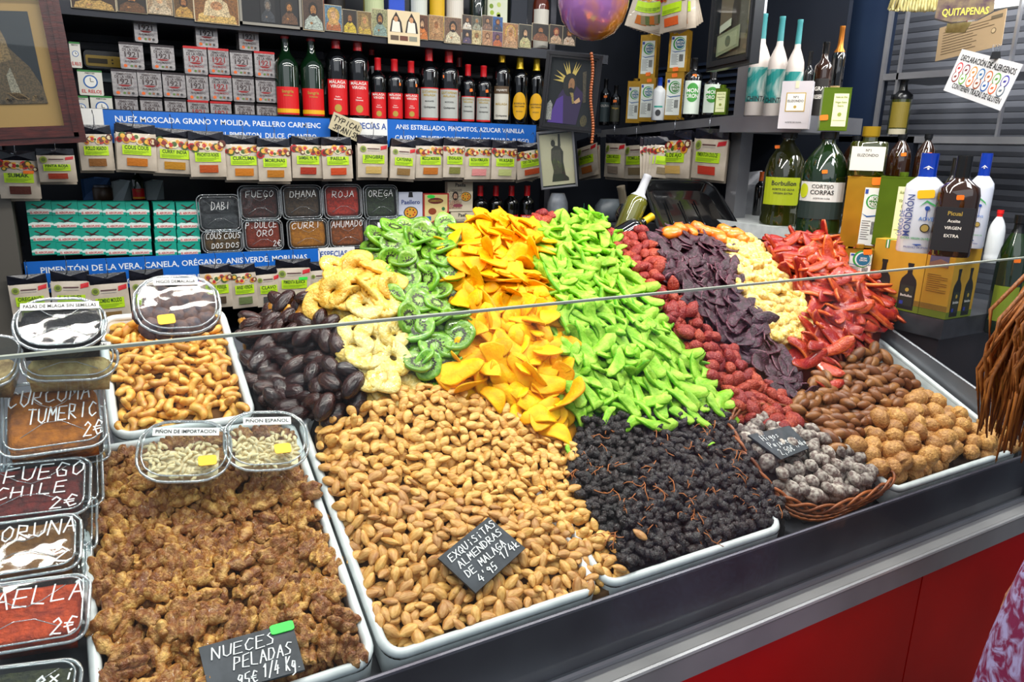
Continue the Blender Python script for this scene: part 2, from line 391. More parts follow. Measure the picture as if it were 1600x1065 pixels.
for x in (-0.24, 0.86, 1.94):
    spart('post', MB().box(x-0.015, x+0.015, 3.06, 3.1, 0, 2.6, DSTEEL))
spart('back_panel', MB().box(-0.25, 1.95, 3.1, 3.12, 0, 2.7, mat('back_panel_dark', '1C2028', 0.3, 0.3)))
spart('back_strip', MB().box(0.05, 1.0, 3.085, 3.099, ZM+0.10, ZM+0.13, mat('pale_strip', 'BFD0D6', 0.4)))
spart('back_strip', MB().box(0.05, 1.3, 3.085, 3.099, ZM+0.15, ZM+0.165, mat('pale_strip', 'BFD0D6', 0.4)))

# corner shelving that returns toward the viewer on the right
cs = thing('corner_shelving', 'stainless corner shelving right of the dark religious frame, with hooks', 'shelving', (2.2, 2.4, 0))
def cpart2(name, mb, smooth=False):
    for i in range(len(mb.v)): mb.v[i] = mb.v[i]-np.array([2.2, 2.4, 0])
    return mb.build(name, cs, smooth)
a = hX(925, 205, 2.1); b = hX(1146, 180, 2.1)
def slab(p, q, dx, h, m):
    V = []
    for t in (p, q):
        V += [(t[0], t[1], t[2]), (t[0]+dx, t[1], t[2]), (t[0]+dx, t[1], t[2]-h), (t[0], t[1], t[2]-h)]
    return MB().add(V, [(0, 1, 2, 3), (7, 6, 5, 4)]+[(j, j+4, (j+1) % 4+4, (j+1) % 4) for j in range(4)], m)
cpart2('shelf', slab(a, b, 0.35, 0.02, DSTEEL))
cpart2('shelf_lip', slab(a-[0.003, 0, 0], b-[0.003, 0, 0], 0.003, 0.032, STEEL))
p1 = hX(1150, 200, 2.12)
cpart2('post', MB().box(2.10, 2.16, p1[1]-0.05, p1[1]+0.0, 0.9, 2.6, STEEL))
cpart2('back_panel', MB().box(2.46, 2.48, 1.9, 3.1, 0.9, 2.6, mat('side_dark_panel', '2C313C', 0.3, 0.4)))
for k in range(8):
    cpart2('vent_slat', MB().box(2.445, 2.46, 2.3, 3.05, 1.76+k*0.028, 1.772+k*0.028, mat('vent_slat_blue', '39465E', 0.35, 0.4)))
# shelf with tall white bottles
q = hX(1178, 182, 2.08)
cpart2('shelf', MB().box(2.02, 2.32, hX(1262, 200, 2.05)[1], q[1]+0.10, q[2]-0.055, q[2]-0.002, STEEL))
cpart2('dark_panel', MB().box(2.5, 2.53, 1.6, 2.3, 0.9, q[2]-0.055, mat('dark_blue_backing', '10151F', 0.4)))
# white worktop under the big oil bottles
w = hX(1240, 356, 2.05)
wt = thing('white_worktop', 'white worktop behind the candied fruit carrying the big oil bottles', 'worktop', (2.2, 1.5, w[2]))
MB().box(-0.20, 0.30, -0.02, 0.65, -0.045, 0, WHITEP).build('worktop_slab', wt)
MB().box(-0.18, 0.28, 0.0, 0.60, -w[2], -0.045, DARK).build('cupboard', wt)
# right shelving unit (shelves running to the right edge)
rs = thing('side_shelving', 'open steel side shelving against the grey shutter at right', 'shelving', (2.6, 1.4, 0))
def rpart(name, mb):
    for i in range(len(mb.v)): mb.v[i] = mb.v[i]-np.array([2.6, 1.4, 0])
    return mb.build(name, rs)
s1 = hX(1375, 116, 2.55); s2 = hX(1380, 213, 2.55)
rpart('shelf', MB().box(2.55, 2.85, 0.9, s1[1], s1[2]-0.022, s1[2], STEEL))
rpart('shelf', MB().box(2.50, 2.85, 0.9, hX(1325, 212, 2.55)[1], s2[2]-0.022, s2[2], STEEL))
for px in (1375, 1400, 1570):
    y = hX(px, 150, 2.56)[1]
    rpart('upright', MB().box(2.55, 2.565, y-0.004, y+0.004, s2[2], 2.5, STEEL))
# bright ceiling lamp at the top right corner
lm = thing('ceiling_lamp', 'bright white lamp panel at the upper right corner', 'lamp', (2.62, 1.25, 2.18))
MB().box(0, 0.04, -0.42, 0.33, -0.12, 0.2, WHITEP).build('housing', lm)
MB().box(-0.006, 0, -0.40, 0.31, -0.10, 0.18, mat('lamp_diffuser', 'FFFFFF', 0.5, emit=9.0)).build('diffuser', lm)
# ================================================================== BACKGROUND GOODS
PB = ('Y', 2.7); PS = ('Y', 2.655); PK = ('Y', 2.6)
def span(px0, px1, pyt, pyb, pl):
    c = (px0+px1)/2; m = (pyt+pyb)/2
    B = hitp(c, pyb, pl); T = hitp(c, pyt, pl); A = hitp(px0, m, pl); D = hitp(px1, m, pl)
    return B, float(T[2]-B[2]), float(np.linalg.norm((D-A)[:2])), (0.0 if pl[0] != 'X' else -math.pi/2)
def roundw(px0, px1, P):
    d = depth(P); c = (px0+px1)/2; th = math.atan(abs(c-800)/F_)
    return (px1-px0)/F_*d*math.cos(th)
GB = mat('black_glass', '07080A', 0.06, 0, spec=0.8, coat=0.6)
GG = mat('dark_green_glass', '0B2412', 0.06, 0, spec=0.8, coat=0.6)
GBR = mat('amber_oil_glass', '2A1405', 0.06, spec=0.8, coat=0.6)
GO = mat('olive_oil_glass', '2E3305', 0.07, spec=0.8, coat=0.6)
REDCAP = mat('red_foil', 'C4121C', 0.3, coat=0.4); DREDCAP = mat('dark_red_foil', '7A0F1C', 0.3, coat=0.4)
GOLD = mat('gold_foil', 'C9A02A', 0.28, 0.8); YCAP = mat('yellow_foil', 'D9B516', 0.3, 0.3)
WINE = [(0.86, 0), (1, 0.02), (1, 0.60), (0.94, 0.65), (0.74, 0.70), (0.45, 0.755), (0.36, 0.80), (0.33, 0.86), (0.32, 0.965), (0.34, 0.97), (0.34, 1.0), (0.0, 1.0)]
SHOULDER = [(0.9, 0), (1, 0.02), (1, 0.66), (0.96, 0.71), (0.72, 0.75), (0.42, 0.79), (0.36, 0.84), (0.34, 0.965), (0.36, 0.97), (0.36, 1.0), (0.0, 1.0)]
def label_part(root, r, H, z0, z1, m, half=58, texts=(), round_=True, name='paper_label', shape=None, layer=0, off=0.0):
    mb = MB(); a = R(half)
    r = r+0.0006*layer
    if shape == 'oval':
        zc = (z0+z1)/2*H; hh = (z1-z0)/2*H; V = []; n = 14
        for i in range(n+1):
            u = -1+2*i/n; b = a*u+R(off); e = hh*math.sqrt(max(0, 1-u**2)); V += [(r*1.022*math.sin(b), -r*1.022*math.cos(b), zc-e), (r*1.022*math.sin(b), -r*1.022*math.cos(b), zc+e)]
        mb.add(V, [(2*i, 2*i+2, 2*i+3, 2*i+1) for i in range(n)], m)
    elif round_:
        mb.lathe([(r*1.018, z0*H), (r*1.018, z1*H)], m, 10, a0=-math.pi/2-a, a1=-math.pi/2+a)
    else:
        mb.box(-r*0.88, r*0.88, -r*1.03, -r*1.0, z0*H, z1*H, m)
    lb = mb.build(name, root)
    if texts:
        tb = MB(); wp = cyl_warp(r*1.022) if round_ else None; wd = (r*math.sin(a)*1.05 if half < 80 else r*1.1) if round_ else r*0.8
        for s, zz, h, tm in texts:
            put_text(tb, s, -wd*0.92, wd*0.92, zz*H, h*H, tm, y=-0.0008 if round_ else -r*1.035, warp=wp, center=True)
        tb.build('lettering', lb)
    return lb
def sticker(root, x, z, r, m=None, w=0.016, h=0.011, y=None, tilt=0.1):
    mb = MB(); X = np.eye(4); c, s = math.cos(tilt), math.sin(tilt); X[0, 0] = c; X[0, 2] = -s; X[2, 0] = s; X[2, 2] = c; X[:3, 3] = (x, (-r*1.03 if y is None else y), z)
    mb.prism([(px, pz) for px, pz in rrect(w, h, h*0.2, 2)], -0.0012, 0, m or ORANGE, X)
    return mb.build('price_sticker', root)
BOT_R = {}
def bottle(name, label, P, r, H, rz, prof=WINE, glass=GB, cap=REDCAP, capz=0.80, labels=(), stick=None, sq=0.0, cat='bottle', group=None, n=20, X=None, capr=1.06):
    t = thing(name, label, cat, P, rz, group, X); BOT_R[t.name] = (r, H)
    mb = MB(); mb.lathe([(a*r, b*H) for a, b in prof], glass, n, sq=sq); mb.build('glass_body', t, 2)
    cp = [(a*r*capr+0.0004, b*H) for a, b in prof if b >= capz and b < 1.0 and a > 0]
    if cp:
        cp = [(cp[0][0], capz*H)]+cp+[(cp[-1][0], H*1.003), (0, H*1.004)]
        MB().lathe(cp, cap, 20, sq=sq*.9).build('cap', t, 2)
    for li, L in enumerate(labels): label_part(t, r, H, *L[0], layer=li, **(L[1] if len(L) > 1 else {}))
    if stick: sticker(t, stick[0]*r, stick[1]*H, r*stick[2] if len(stick) > 2 else r, stick[3] if len(stick) > 3 else None)
    return t
RL = mat('red_label', 'D81018', 0.45); YL = mat('yellow_label', 'F0B414', 0.45); CL = mat('cream_label', 'DAD6C8', 0.5); GL = mat('grey_white_label', 'B9BCB6', 0.5)
LT_G = flat('B79A3C'); LT_W = flat('F4EFE6'); LT_D = flat('2A2C30'); LT_R = flat('B01418'); LT_B = flat('1A55B0')

def wine(px0, px1, py0, py1, kind, lab, plane=PB, **kw):
    B, h, w, rz = span(px0, px1, py0, py1, plane); r = roundw(px0, px1, B)/2
    if plane[0] == 'X': B = B+np.array([r*0.8, 0, 0])
    rz = faceang(B, 0.85)
    if kind == 'A': return bottle('wine_bottle', lab, B, r, h, rz, WINE, GG, REDCAP, 0.93, [((0.03, 0.36, RL, 60), dict(texts=[('Sangria', 0.29, 0.035, LT_G), ('Andaluza', 0.25, 0.02, LT_G)])), ((0.05, 0.10, YL, 60.5), dict(name='label_band'))], **kw)
    if kind == 'A2':
        return None
    if kind == 'B': return bottle('wine_bottle', lab, B, r, h, rz, SHOULDER, GB, REDCAP, 0.80, [((0.05, 0.46, RL, 55), dict(texts=[('MÁLAGA', 0.41, 0.036, LT_W), ('VIRGEN', 0.36, 0.036, LT_W), ('Pedro', 0.25, 0.016, LT_W), ('Ximenez', 0.22, 0.018, LT_W)])), ((0.08, 0.17, LT_G, 18), dict(shape='oval', name='seal'))], **kw)
    if kind == 'C': return bottle('wine_bottle', lab, B, r, h, rz, SHOULDER, GB, REDCAP, 0.81, [((0.03, 0.46, RL, 58), dict(name='label_border')), ((0.06, 0.445, GL, 54), dict(texts=[('QUITAPENAS', 0.39, 0.03, LT_G), ('MÁLAGA', 0.345, 0.03, LT_G), ('MOSCATEL', 0.27, 0.018, LT_D), ('Quitapenas', 0.19, 0.026, LT_D)]))], **kw)
    if kind == 'D': return bottle('wine_bottle', lab, B, r, h, rz, SHOULDER, GB, GOLD, 0.80, [((0.06, 0.42, CL, 50), dict(texts=[('Quitapenas', 0.10, 0.025, LT_D), ('MÁLAGA', 0.25, 0.03, LT_G)])), ((0.40, 0.50, flat('5A4630'), 50), dict(texts=[('PAJARETE', 0.435, 0.025, LT_W)]))], **kw)
    if kind == 'E': return bottle('wine_bottle', lab, B, r, h, rz, SHOULDER, GB, YCAP, 0.79, [((0.07, 0.46, YL, 52), dict(shape='oval', texts=[('BODEGA DE', 0.29, 0.022, LT_D), ('BALTASAR', 0.25, 0.022, LT_D), ('DE OCHO', 0.18, 0.015, LT_D)]))], **kw)
G1 = 'wine bottles on the back shelf'
wine(432, 470, 52, 183, 'A', 'green glass wine bottle with red cap and red label, leftmost of the pair', group=G1)
wine(472, 509, 56, 185, 'A', 'green glass wine bottle with red cap and red label, right of its twin', group=G1)
wine(511, 546, 51, 186, 'B', 'tall wine bottle with red capsule and red label above the cardboard note', group=G1, stick=(0.1, 0.63, 0.75))
wine(544, 579, 55, 187, 'B', 'tall wine bottle with red capsule and red label, right of the cardboard note', group=G1, stick=(-0.35, 0.64, 0.75))
wine(572, 594, 62, 189, 'B', 'shadowed wine bottle with dark red cap standing behind the tall pair', plane=('Y', 2.86), group=G1)
for i, (a, b, c) in enumerate([(579, 605, 91), (604, 631, 93), (630, 656, 96)]):
    wine(a, b, c, 190, 'B', 'short wine bottle with red capsule and red label, %s of the three small ones' % ORD[i], group=G1, stick=None if i == 0 else (0.4, 0.6, 0.8))
wine(655, 686, 73, 191, 'C', 'tall black wine bottle with crimson cap and grey label, no sticker', group=G1)
wine(685, 717, 76, 192, 'C', 'tall black wine bottle with crimson cap, grey label and orange sticker', group=G1, stick=(-0.4, 0.62, 0.8))
wine(706, 728, 84, 192, 'C', 'wine bottle with dark crimson cap standing behind the grey label pair', plane=('Y', 2.86), group=G1)
wine(719, 742, 101, 192, 'C', 'short black wine bottle with bright red cap and grey label, left of two', group=G1, stick=(0.3, 0.56, 0.9))
wine(742, 767, 103, 193, 'C', 'short black wine bottle with bright red cap and grey label, right of two', group=G1, stick=(0.3, 0.56, 0.9))
wine(768, 796, 75, 194, 'D', 'tall dark wine bottle with slim gold neck and cream label', group=G1, stick=(0.2, 0.72, 0.45, GREENS))
wine(797, 823, 84, 195, 'E', 'dark bottle with yellow capsule and yellow oval label, left of the pair', group=G1)
wine(823, 848, 87, 196, 'E', 'dark bottle with yellow capsule half hidden by the dark religious frame', group=G1)
# small red capped bottles on the lower shelf
for i, x in enumerate((749, 773, 797, 821)):
    wine(x-11, x+12, 290, 372, 'B', 'miniature dark bottle with red cap on the lower shelf, %s from the left' % ORD[i], group='miniature bottles on the lower shelf')
# ---- top shelf bottles (only their lower halves are in the picture)
TOPS = [(488, 508, 'B', 'black bottle with red label at the left end of the top shelf bottles', '141414', 'A01818', 'MATEUS', 'F0E8D8', 14),
 (508, 541, 'R', 'rounded dark bottle with a black label on the top shelf', '2B0D0A', '120C0C', 'MATEUS', 'F0E8D8', 20),
 (568, 601, 'W', 'bottle with pale green label on the top shelf', '9A8B1E', 'C8D2A0', 'Faustino', '3A4420', 24),
 (607, 634, 'X', 'bright blue boxed bottle on the top shelf', '123CA8', '1B4FD0', 'Chivas', 'D05040', 20),
 (640, 668, 'W', 'dark green bottle with white label and green foot on the top shelf', '0E3A1A', 'DDE2D8', 'Blanco', '4A504A', 22),
 (669, 695, 'W', 'bottle with bright yellow label on the top shelf', '2A2008', 'E8B81C', 'Faustino VII', '5A4210', 22),
 (695, 724, 'W', 'bottle with white label crossed by a red band on the top shelf', 'C8A890', 'E6DFD2', 'RIOJA', '8A2A20', 24),
 (732, 758, 'W', 'dark green bottle with low white label on the top shelf', '0C1E14', 'DEDCD6', 'MARQUES', '606060', 18),
 (759, 794, 'X', 'white boxed bottle printed with limes on the top shelf', 'D8DDC0', 'E4E8D0', '', '8AA030', 0),
 (795, 825, 'X', 'dark navy boxed bottle with silver script on the top shelf', '141A26', '1B2230', 'Gin', 'C8CCD0', 22),
 (830, 856, 'W', 'bottle with white script label at the right end of the top shelf', '6A2C18', 'E2DDD0', 'Gilda', '2A2020', 30)]
for i, (a, b, k, lab, gc, lc, tx, tc, ts) in enumerate(TOPS):
    py = 30+(a-500)*0.085+12; P = hitp((a+b)/2, py, ('Y', 2.78)); P[2] = ZT+0.035
    r = roundw(a, b, P)/2; H = 0.30
    gm = mat('top_glass_'+gc, gc, 0.08, spec=0.8, coat=0.5)
    if k == 'X':
        t = thing('boxed_bottle', lab, 'box', P, 0, 'bottles on the top shelf')
        MB().box(-r, r, 0, 2*r*0.8, 0, 0.27, gm).build('carton', t)
        mb = MB().box(-r*.92, r*.92, -0.001, 0, 0.005, 0.2, flat(lc))
        if not tx:
            for q in range(14): mb.prism(disc(RNG.uniform(-.7, .7)*r, RNG.uniform(0.02, 0.18), 0.009, n=10), -0.002, -0.001, flat(RNG.choice(['A6C23C', 'C8D870', '7FA028', 'D8C84A'])))
        o = mb.build('front_print', t)
        if tx: tb = MB(); put_text(tb, tx, -r*.7, r*.7, 0.062, 0.018, flat(tc), y=-0.002, center=True); tb.build('lettering', o)
    else:
        t = bottle('spirit_bottle', lab, P, r, H, faceang(P, .6), WINE, gm, DREDCAP, 0.8, [((0.06 if i != 7 else 0.02, 0.55 if i != 7 else 0.24, flat(lc), 62), dict(texts=[(tx, 0.20 if i != 7 else 0.13, 0.05, flat(tc))] if tx else ()))], group='bottles on the top shelf')
        if 'red band' in lab: MB().lathe([(r*1.03, 0.15*H), (r*1.03, 0.19*H)], flat('B03028'), 10, a0=-math.pi/2-1, a1=-math.pi/2+1).build('label_band', t)
# ---- devotional cards on the shelf edge
SKIN = ['C98F5E', 'B5793F', 'DDB083', 'A56A3A']
def portrait(mb, w, h, bgc, robe, hair, skin, halo=None, y=-0.0012, x0=0.0, z0=0.0, veil=None):
    k = 0.00025
    cx = x0; fz = z0+h*0.62
    mb.prism([(x0-w/2*0.96, z0+h*0.02), (x0+w/2*0.96, z0+h*0.02), (x0+w/2*0.96, z0+h*0.98), (x0-w/2*0.96, z0+h*0.98)], y, 0, pr(bgc))
    if halo: mb.prism(disc(cx, fz, w*0.36, h*0.30), y-k, y, pr(halo))
    mb.prism([(x0-w*.44, z0+h*.03), (x0+w*.44, z0+h*.03), (x0+w*.40, z0+h*.28), (x0+w*.16, z0+h*.46), (x0-w*.16, z0+h*.46), (x0-w*.40, z0+h*.28)], y-2*k, y, pr(robe))
    if veil: mb.prism([(x0-w*.30, z0+h*.25), (x0+w*.30, z0+h*.25), (x0+w*.24, z0+h*.72), (x0+w*.10, z0+h*.86), (x0-w*.10, z0+h*.86), (x0-w*.24, z0+h*.72)], y-3*k, y, pr(veil))
    else: mb.prism(disc(cx, fz+h*.02, w*.22, h*.22), y-3*k, y, pr(hair))
    mb.prism(disc(cx, fz-h*.01, w*.135, h*.155), y-4*k, y, pr(skin))
    for s in (-1, 1): mb.prism(disc(cx+s*w*.055, fz+h*.02, w*.025, h*.012, 6), y-5*k, y, pr('2A1C14'))
    mb.prism(disc(cx, fz-h*.09, w*.04, h*.010, 6), y-5*k, y, pr('7A3A2A'))
    if not veil: mb.prism(disc(cx, fz-h*.13, w*.09, h*.05, 8), y-4.5*k, y, pr(hair))
    mb.prism(disc(cx-w*.1, z0+h*.22, w*.07, h*.04, 8), y-3*k, y, pr(skin))
CARDS = [(112, 183, -18, 15, 'card of golden figures at the left end of the shelf edge', '3A2412', 'C9A25A', '4A2A14', None),
 (184, 231, -16, 20, 'dark brown devotional card, second from left on the shelf edge', '20160E', '6A4526', '2A1A10', None),
 (231, 271, -14, 23, 'beige card with pale drapery on the shelf edge', 'B89A76', 'D8C4A4', '8A6A4A', 'C8B494'),
 (273, 304, -10, 28, 'card with dark haired icon on a gold ground, left of the wide one', '6A4A20', 'C89A48', '3A2010', None),
 (305, 375, -8, 37, 'wide card with ornate gilded virgin on the shelf edge', '8A5A2A', 'E0B868', 'B88440', 'E8CFA0'),
 (474, 507, -4, 48, 'card with bearded man in pale robe on the shelf edge', '4A3428', 'B8C4B8', '1E1410', None),
 (508, 535, 8, 49, 'blue card with haloed virgin in red on the shelf edge', '5E86A0', 'B86A3A', '8A5A2A', 'D8A860'),
 (536, 558, 15, 52, 'dark card with crowned figure in yellow robe', '241C18', 'D8BC3A', '3A2414', None),
 (559, 581, 18, 54, 'sepia card with veiled virgin in yellow', '8A7040', 'D0B048', 'A88848', 'B89858'),
 (582, 606, 14, 57, 'pale green card with small dark haired head', 'A8A878', '8AA49A', '2E2018', None),
 (650, 669, 23, 62, 'orange brown card beside the two nuns calendar', '6A3A1C', 'D87A30', '4A2410', None),
 (670, 693, 24, 63, 'tan card with veiled virgin, right of the orange brown card', 'B08452', 'B88A5A', '9A6A3A', 'C89A68'),
 (694, 721, 27, 68, 'card with dark long haired bowed head and white shoulder', '7A5A44', 'DDD2B0', '1E140E', None),
 (785, 809, 36, 75, 'terracotta card with haloed virgin near the right end', 'B07A4A', 'C49A72', '8A5430', 'D0A070'),
 (810, 830, 38, 75, 'yellow green card with raised arms figure', '2A2A22', 'C8C08A', '1C1812', None),
 (831, 857, 37, 64, 'dark card with half lit faces above the dark frame', '1C1614', '8A5438', '2A1812', None)]
for i, (a, b, c, d, lab, bgc, robe, hair, veil) in enumerate(CARDS):
    B, h, w, rz = span(a, b, c, d, ('Y', 2.632)); t = thing('devotional_card', lab, 'card', B, 0, 'devotional cards along the shelf edge')
    MB().box(-w/2, w/2, 0, 0.0015, 0, h, flat('CFC0A0')).build('card_sheet', t)
    mb = MB(); portrait(mb, w, h, bgc, robe, hair, SKIN[i % 4], 'D8B048' if 'halo' in lab else None, veil=veil); mb.build('printed_figure', t)
for (a, b, c, d, lab, cells) in [(722, 752, 24, 69, 'card with four small portraits, white cloak at top', [('3A2A22', 'E8E0D0', '4A3020'), ('5A5A4A', 'A8A890', '8A8A78'), ('241C2A', '5A4A6A', '2A1A14'), ('C8B078', 'D8C898', '8A6A3A')]),
     (753, 785, 25, 72, 'card with four small portraits, one on blue', [('5A4438', '8A6A58', '3A2A22'), ('1E5AA0', '2A3A5A', '5A2A1A'), ('B08058', 'C89870', '7A4A2A'), ('6A4A6A', 'C86A3A', '3A2030')]),
     (858, 899, 40, 70, 'wide card with several lit faces at the right end of the shelf edge', [('2A1C18', 'C8A888', '8A3A28'), ('1C1614', 'D0B8A0', '5A2A1C')])]:
    B, h, w, rz = span(a, b, c, d, ('Y', 2.632)); t = thing('devotional_card', lab, 'card', B, 0, 'devotional cards along the shelf edge')
    MB().box(-w/2, w/2, 0, 0.0015, 0, h, flat('CFC0A0')).build('card_sheet', t); mb = MB()
    nr = 2 if len(cells) == 4 else 1
    for j, (q, ro, ha) in enumerate(cells):
        cx = -w/4 if j % 2 == 0 else w/4; z0 = (h/nr)*(nr-1-j//2); portrait(mb, w/2, h/nr, q, ro, ha, SKIN[j % 4], x0=cx, z0=z0)
    mb.build('printed_figure', t)
# framed dark photo and nuns calendar
B, h, w, rz = span(376, 473, -12, 42, ('Y', 2.632)); t = thing('small_photo_frame', 'wide pale framed dark photograph on the shelf edge', 'picture', B, 0)
mb = MB(); FR = flat('8E8A80')
for q in ((-w/2, w/2, 0, .008), (-w/2, w/2, h-.008, h), (-w/2, -w/2+.008, 0, h), (w/2-.008, w/2, 0, h)): mb.box(q[0], q[1], -0.004, 0.004, q[2], q[3], FR)
mb.build('frame', t); mb = MB().box(-w/2+.008, w/2-.008, 0, 0.002, .008, h-.008, flat('14181E'))
portrait(mb, w*.3, h*.8, '14181E', '6A4A34', '3A2A1C', SKIN[1], x0=w*.3, z0=h*.1); portrait(mb, w*.25, h*.8, '14181E', '3A4048', '5A5A5A', '8A7A6A', x0=-w*.05, z0=h*.1); mb.build('photo', t)
B, h, w, rz = span(607, 656, 17, 70, ('Y', 2.628)); t = thing('nuns_calendar', 'cream calendar with two nuns in white and black habits', 'calendar', B, R(-3))
MB().box(-w/2, w/2, 0, 0.002, 0, h, flat('E2CFA8')).build('card_sheet', t); mb = MB()
for x in (-w*.24, w*.24):
    mb.prism([(x-w*.20, h*.36), (x+w*.20, h*.36), (x+w*.16, h*.66), (x, h*.95), (x-w*.14, h*.7)], -0.001, 0, flat('241C1A'))
    mb.prism([(x-w*.15, h*.36), (x+w*.13, h*.36), (x+w*.10, h*.66), (x-w*.10, h*.7)], -0.0014, 0, flat('EDE6D6'))
    mb.prism(disc(x-w*.01, h*.74, w*.065, h*.085, 10), -0.0018, 0, flat('C8946A'))
for j in range(3): mb.box(-w*.42+j*w*.29, -w*.42+j*w*.29+w*.25, -0.001, 0, h*.12, h*.26, flat(['5A4A3A', '6A3A2A', '8A8A7A'][j]))
o = mb.build('printed_figure', t)

# ---- pimenton tins
TINR = mat('tin_red_lid', 'B51F22', 0.35, 0.3); TIND = mat('tin_dark_lid', '3A3436', 0.35, 0.6); TINB = mat('tin_printed_body', 'B4AFAC', 0.25, 0.45, '8E898A', 90, 0)
P1921 = flat('8C1A1E'); PDK = flat('3A2A2A')
def tin_proto(red, lab):
    w, d, h = 0.066, 0.042, 0.084
    t = thing('paprika_tin', lab, 'tin'); MB().prism(rrect(w, h, 0.004, 2, 0, h/2), 0, d, TINB).build('tin_body', t)
    MB().prism(rrect(w*1.02, 0.007, 0.002, 2, 0, h-0.003), -0.0012, d+.001, TINR if red else TIND).build('tin_lid', t)
    mb = MB(); y = -0.0008
    put_text(mb, 'PIMENTON', -w*.3, w*.3, h*.80, h*.07, PDK, y, center=True); put_text(mb, 'DE LA VERA', -w*.38, w*.38, h*.68, h*.10, PDK, y, center=True)
    put_text(mb, '1921', -w*.40, w*.40, h*.46, h*.20, PDK if not red else P1921, y, center=True)
    mb.prism([(-w*.28, h*.42), (-w*.1, h*.36), (w*.14, h*.37), (w*.28, h*.44), (w*.16, h*.43), (-w*.05, h*.44)], y-.0003, 0, P1921)
    put_text(mb, 'AHUMADO', -w*.33, w*.33, h*.25, h*.08, P1921 if red else PDK, y, center=True)
    mb.prism(disc(-w*.3, h*.12, w*.08, n=10), y, 0, flat('E0641C'))
    for j, c in enumerate(('5A7A3A', '8A5A3A', '3A3A3A')): mb.prism(disc(-w*.04+j*w*.17, h*.12, w*.06, n=8), y, 0, flat(c))
    mb.build('tin_print', t); return t
TINS = [[(211, 248, 24, 66, 0), (307, 342, 34, 74, 0), (374, 406, 39, 79, 0)],
 [(189, 227, 66, 108, 0), (238, 275, 70, 109, 0), (289, 326, 72, 116, 1), (327, 360, 75, 116, 1), (361, 396, 79, 118, 0), (399, 431, 80, 121, 1)],
 [(177, 217, 108, 150, 0), (217, 255, 110, 151, 0), (256, 292, 113, 152, 0), (293, 328, 115, 157, 0), (329, 364, 117, 157, 1), (365, 399, 119, 159, 0), (401, 432, 122, 160, 0)],
 [(183, 219, 151, 192, 0), (222, 257, 153, 194, 0), (260, 294, 154, 195, 0), (296, 329, 156, 198, 1), (331, 364, 158, 199, 1), (369, 400, 160, 200, 0), (403, 434, 162, 201, 0)]]
protos = {}; rown = ['in the top row of the stack', 'in the second row of the stack', 'in the third row of the stack', 'in the bottom row of the stack']
for ri, row in enumerate(TINS):
    for ci, (a, b, c, d, red) in enumerate(row):
        B, h, w, rz = span(a, b, c, d, PB)
        lab = '%s paprika tin, %s from left %s' % ('red-lidded' if red else 'dark-lidded', ORD[ci], rown[ri])
        if red not in protos: t = protos[red] = tin_proto(red, lab)
        else: t = copy_tree(protos[red]); t['label'] = lab
        t.location = B; t.rotation_euler = (0, 0, RNG.uniform(-.05, .05)); t['group'] = 'paprika tins on the wine shelf'
        t.scale = (w/0.068, 1, h/0.086)
# El Reloj cans
def reloj(a, b, c, d, lab):
    B, h, w, rz = span(a, b, c, d, PB); t = thing('saffron_can', lab, 'can', B, 0, 'white cans with a blue clock')
    MB().prism(rrect(w, h, 0.004, 2, 0, h/2), 0, 0.05, mat('white_can', 'D8D6CC', 0.3, 0.2)).build('can_body', t)
    MB().prism(rrect(w*1.02, h*.07, 0.002, 2, 0, h*.97), -0.001, 0.051, flat('2E7A38')).build('can_lid', t)
    mb = MB(); mb.prism(disc(0, h*.55, w*.30, n=20), -.0006, 0, flat('1E5FA8')); mb.prism(disc(0, h*.55, w*.24, n=20), -.0010, 0, flat('E8E8E2'))
    mb.box(-.0008, .0008, -.0014, 0, h*.55, h*.55+w*.17, INK); mb.box(0, w*.13, -.0014, 0, h*.55-.0008, h*.55+.0008, INK)
    put_text(mb, 'EL RELOJ', -w*.42, w*.42, h*.10, h*.13, flat('C01C1C'), -.0008, center=True); put_text(mb, 'PIMENTON', -w*.3, w*.3, h*.86, h*.05, PDK, -.0008, center=True); mb.build('clock_print', t)
reloj(125, 163, 110, 149, 'white can with blue clock print, upper one left of the tins')
reloj(112, 129, 66, 106, 'white can half hidden behind the wooden picture frame')
reloj(145, 179, 150, 190, 'white can with blue clock, lower one next to the bottom tin row')
reloj(118, 142, 150, 190, 'white can with blue clock at the lower left, partly behind the frame')
# yellow timer scale
B, h, w, rz = span(133, 193, 80, 107, ('Y', 2.85)); t = thing('digital_scale_display', 'yellow and black digital display unit behind the tins', 'display', B, R(4))
MB().prism(rrect(w, h, .012, 4, 0, h/2), 0, .05, BLACKP).build('housing', t)
mb = MB().prism(rrect(w*.92, h*.62, .005, 3, 0, h*.42), -.002, 0, mat('mustard_panel', 'B59320', .4)); mb.build('face_plate', t)
mb = MB().box(-w*.4, w*.1, -.004, -.002, h*.28, h*.55, flat('3A3016')); mb.prism([(w*.2, h*.48), (w*.26, h*.48), (w*.23, h*.58)], -.004, -.002, INK); mb.prism([(w*.2, h*.36), (w*.26, h*.36), (w*.23, h*.26)], -.004, -.002, INK); mb.build('screen', t)

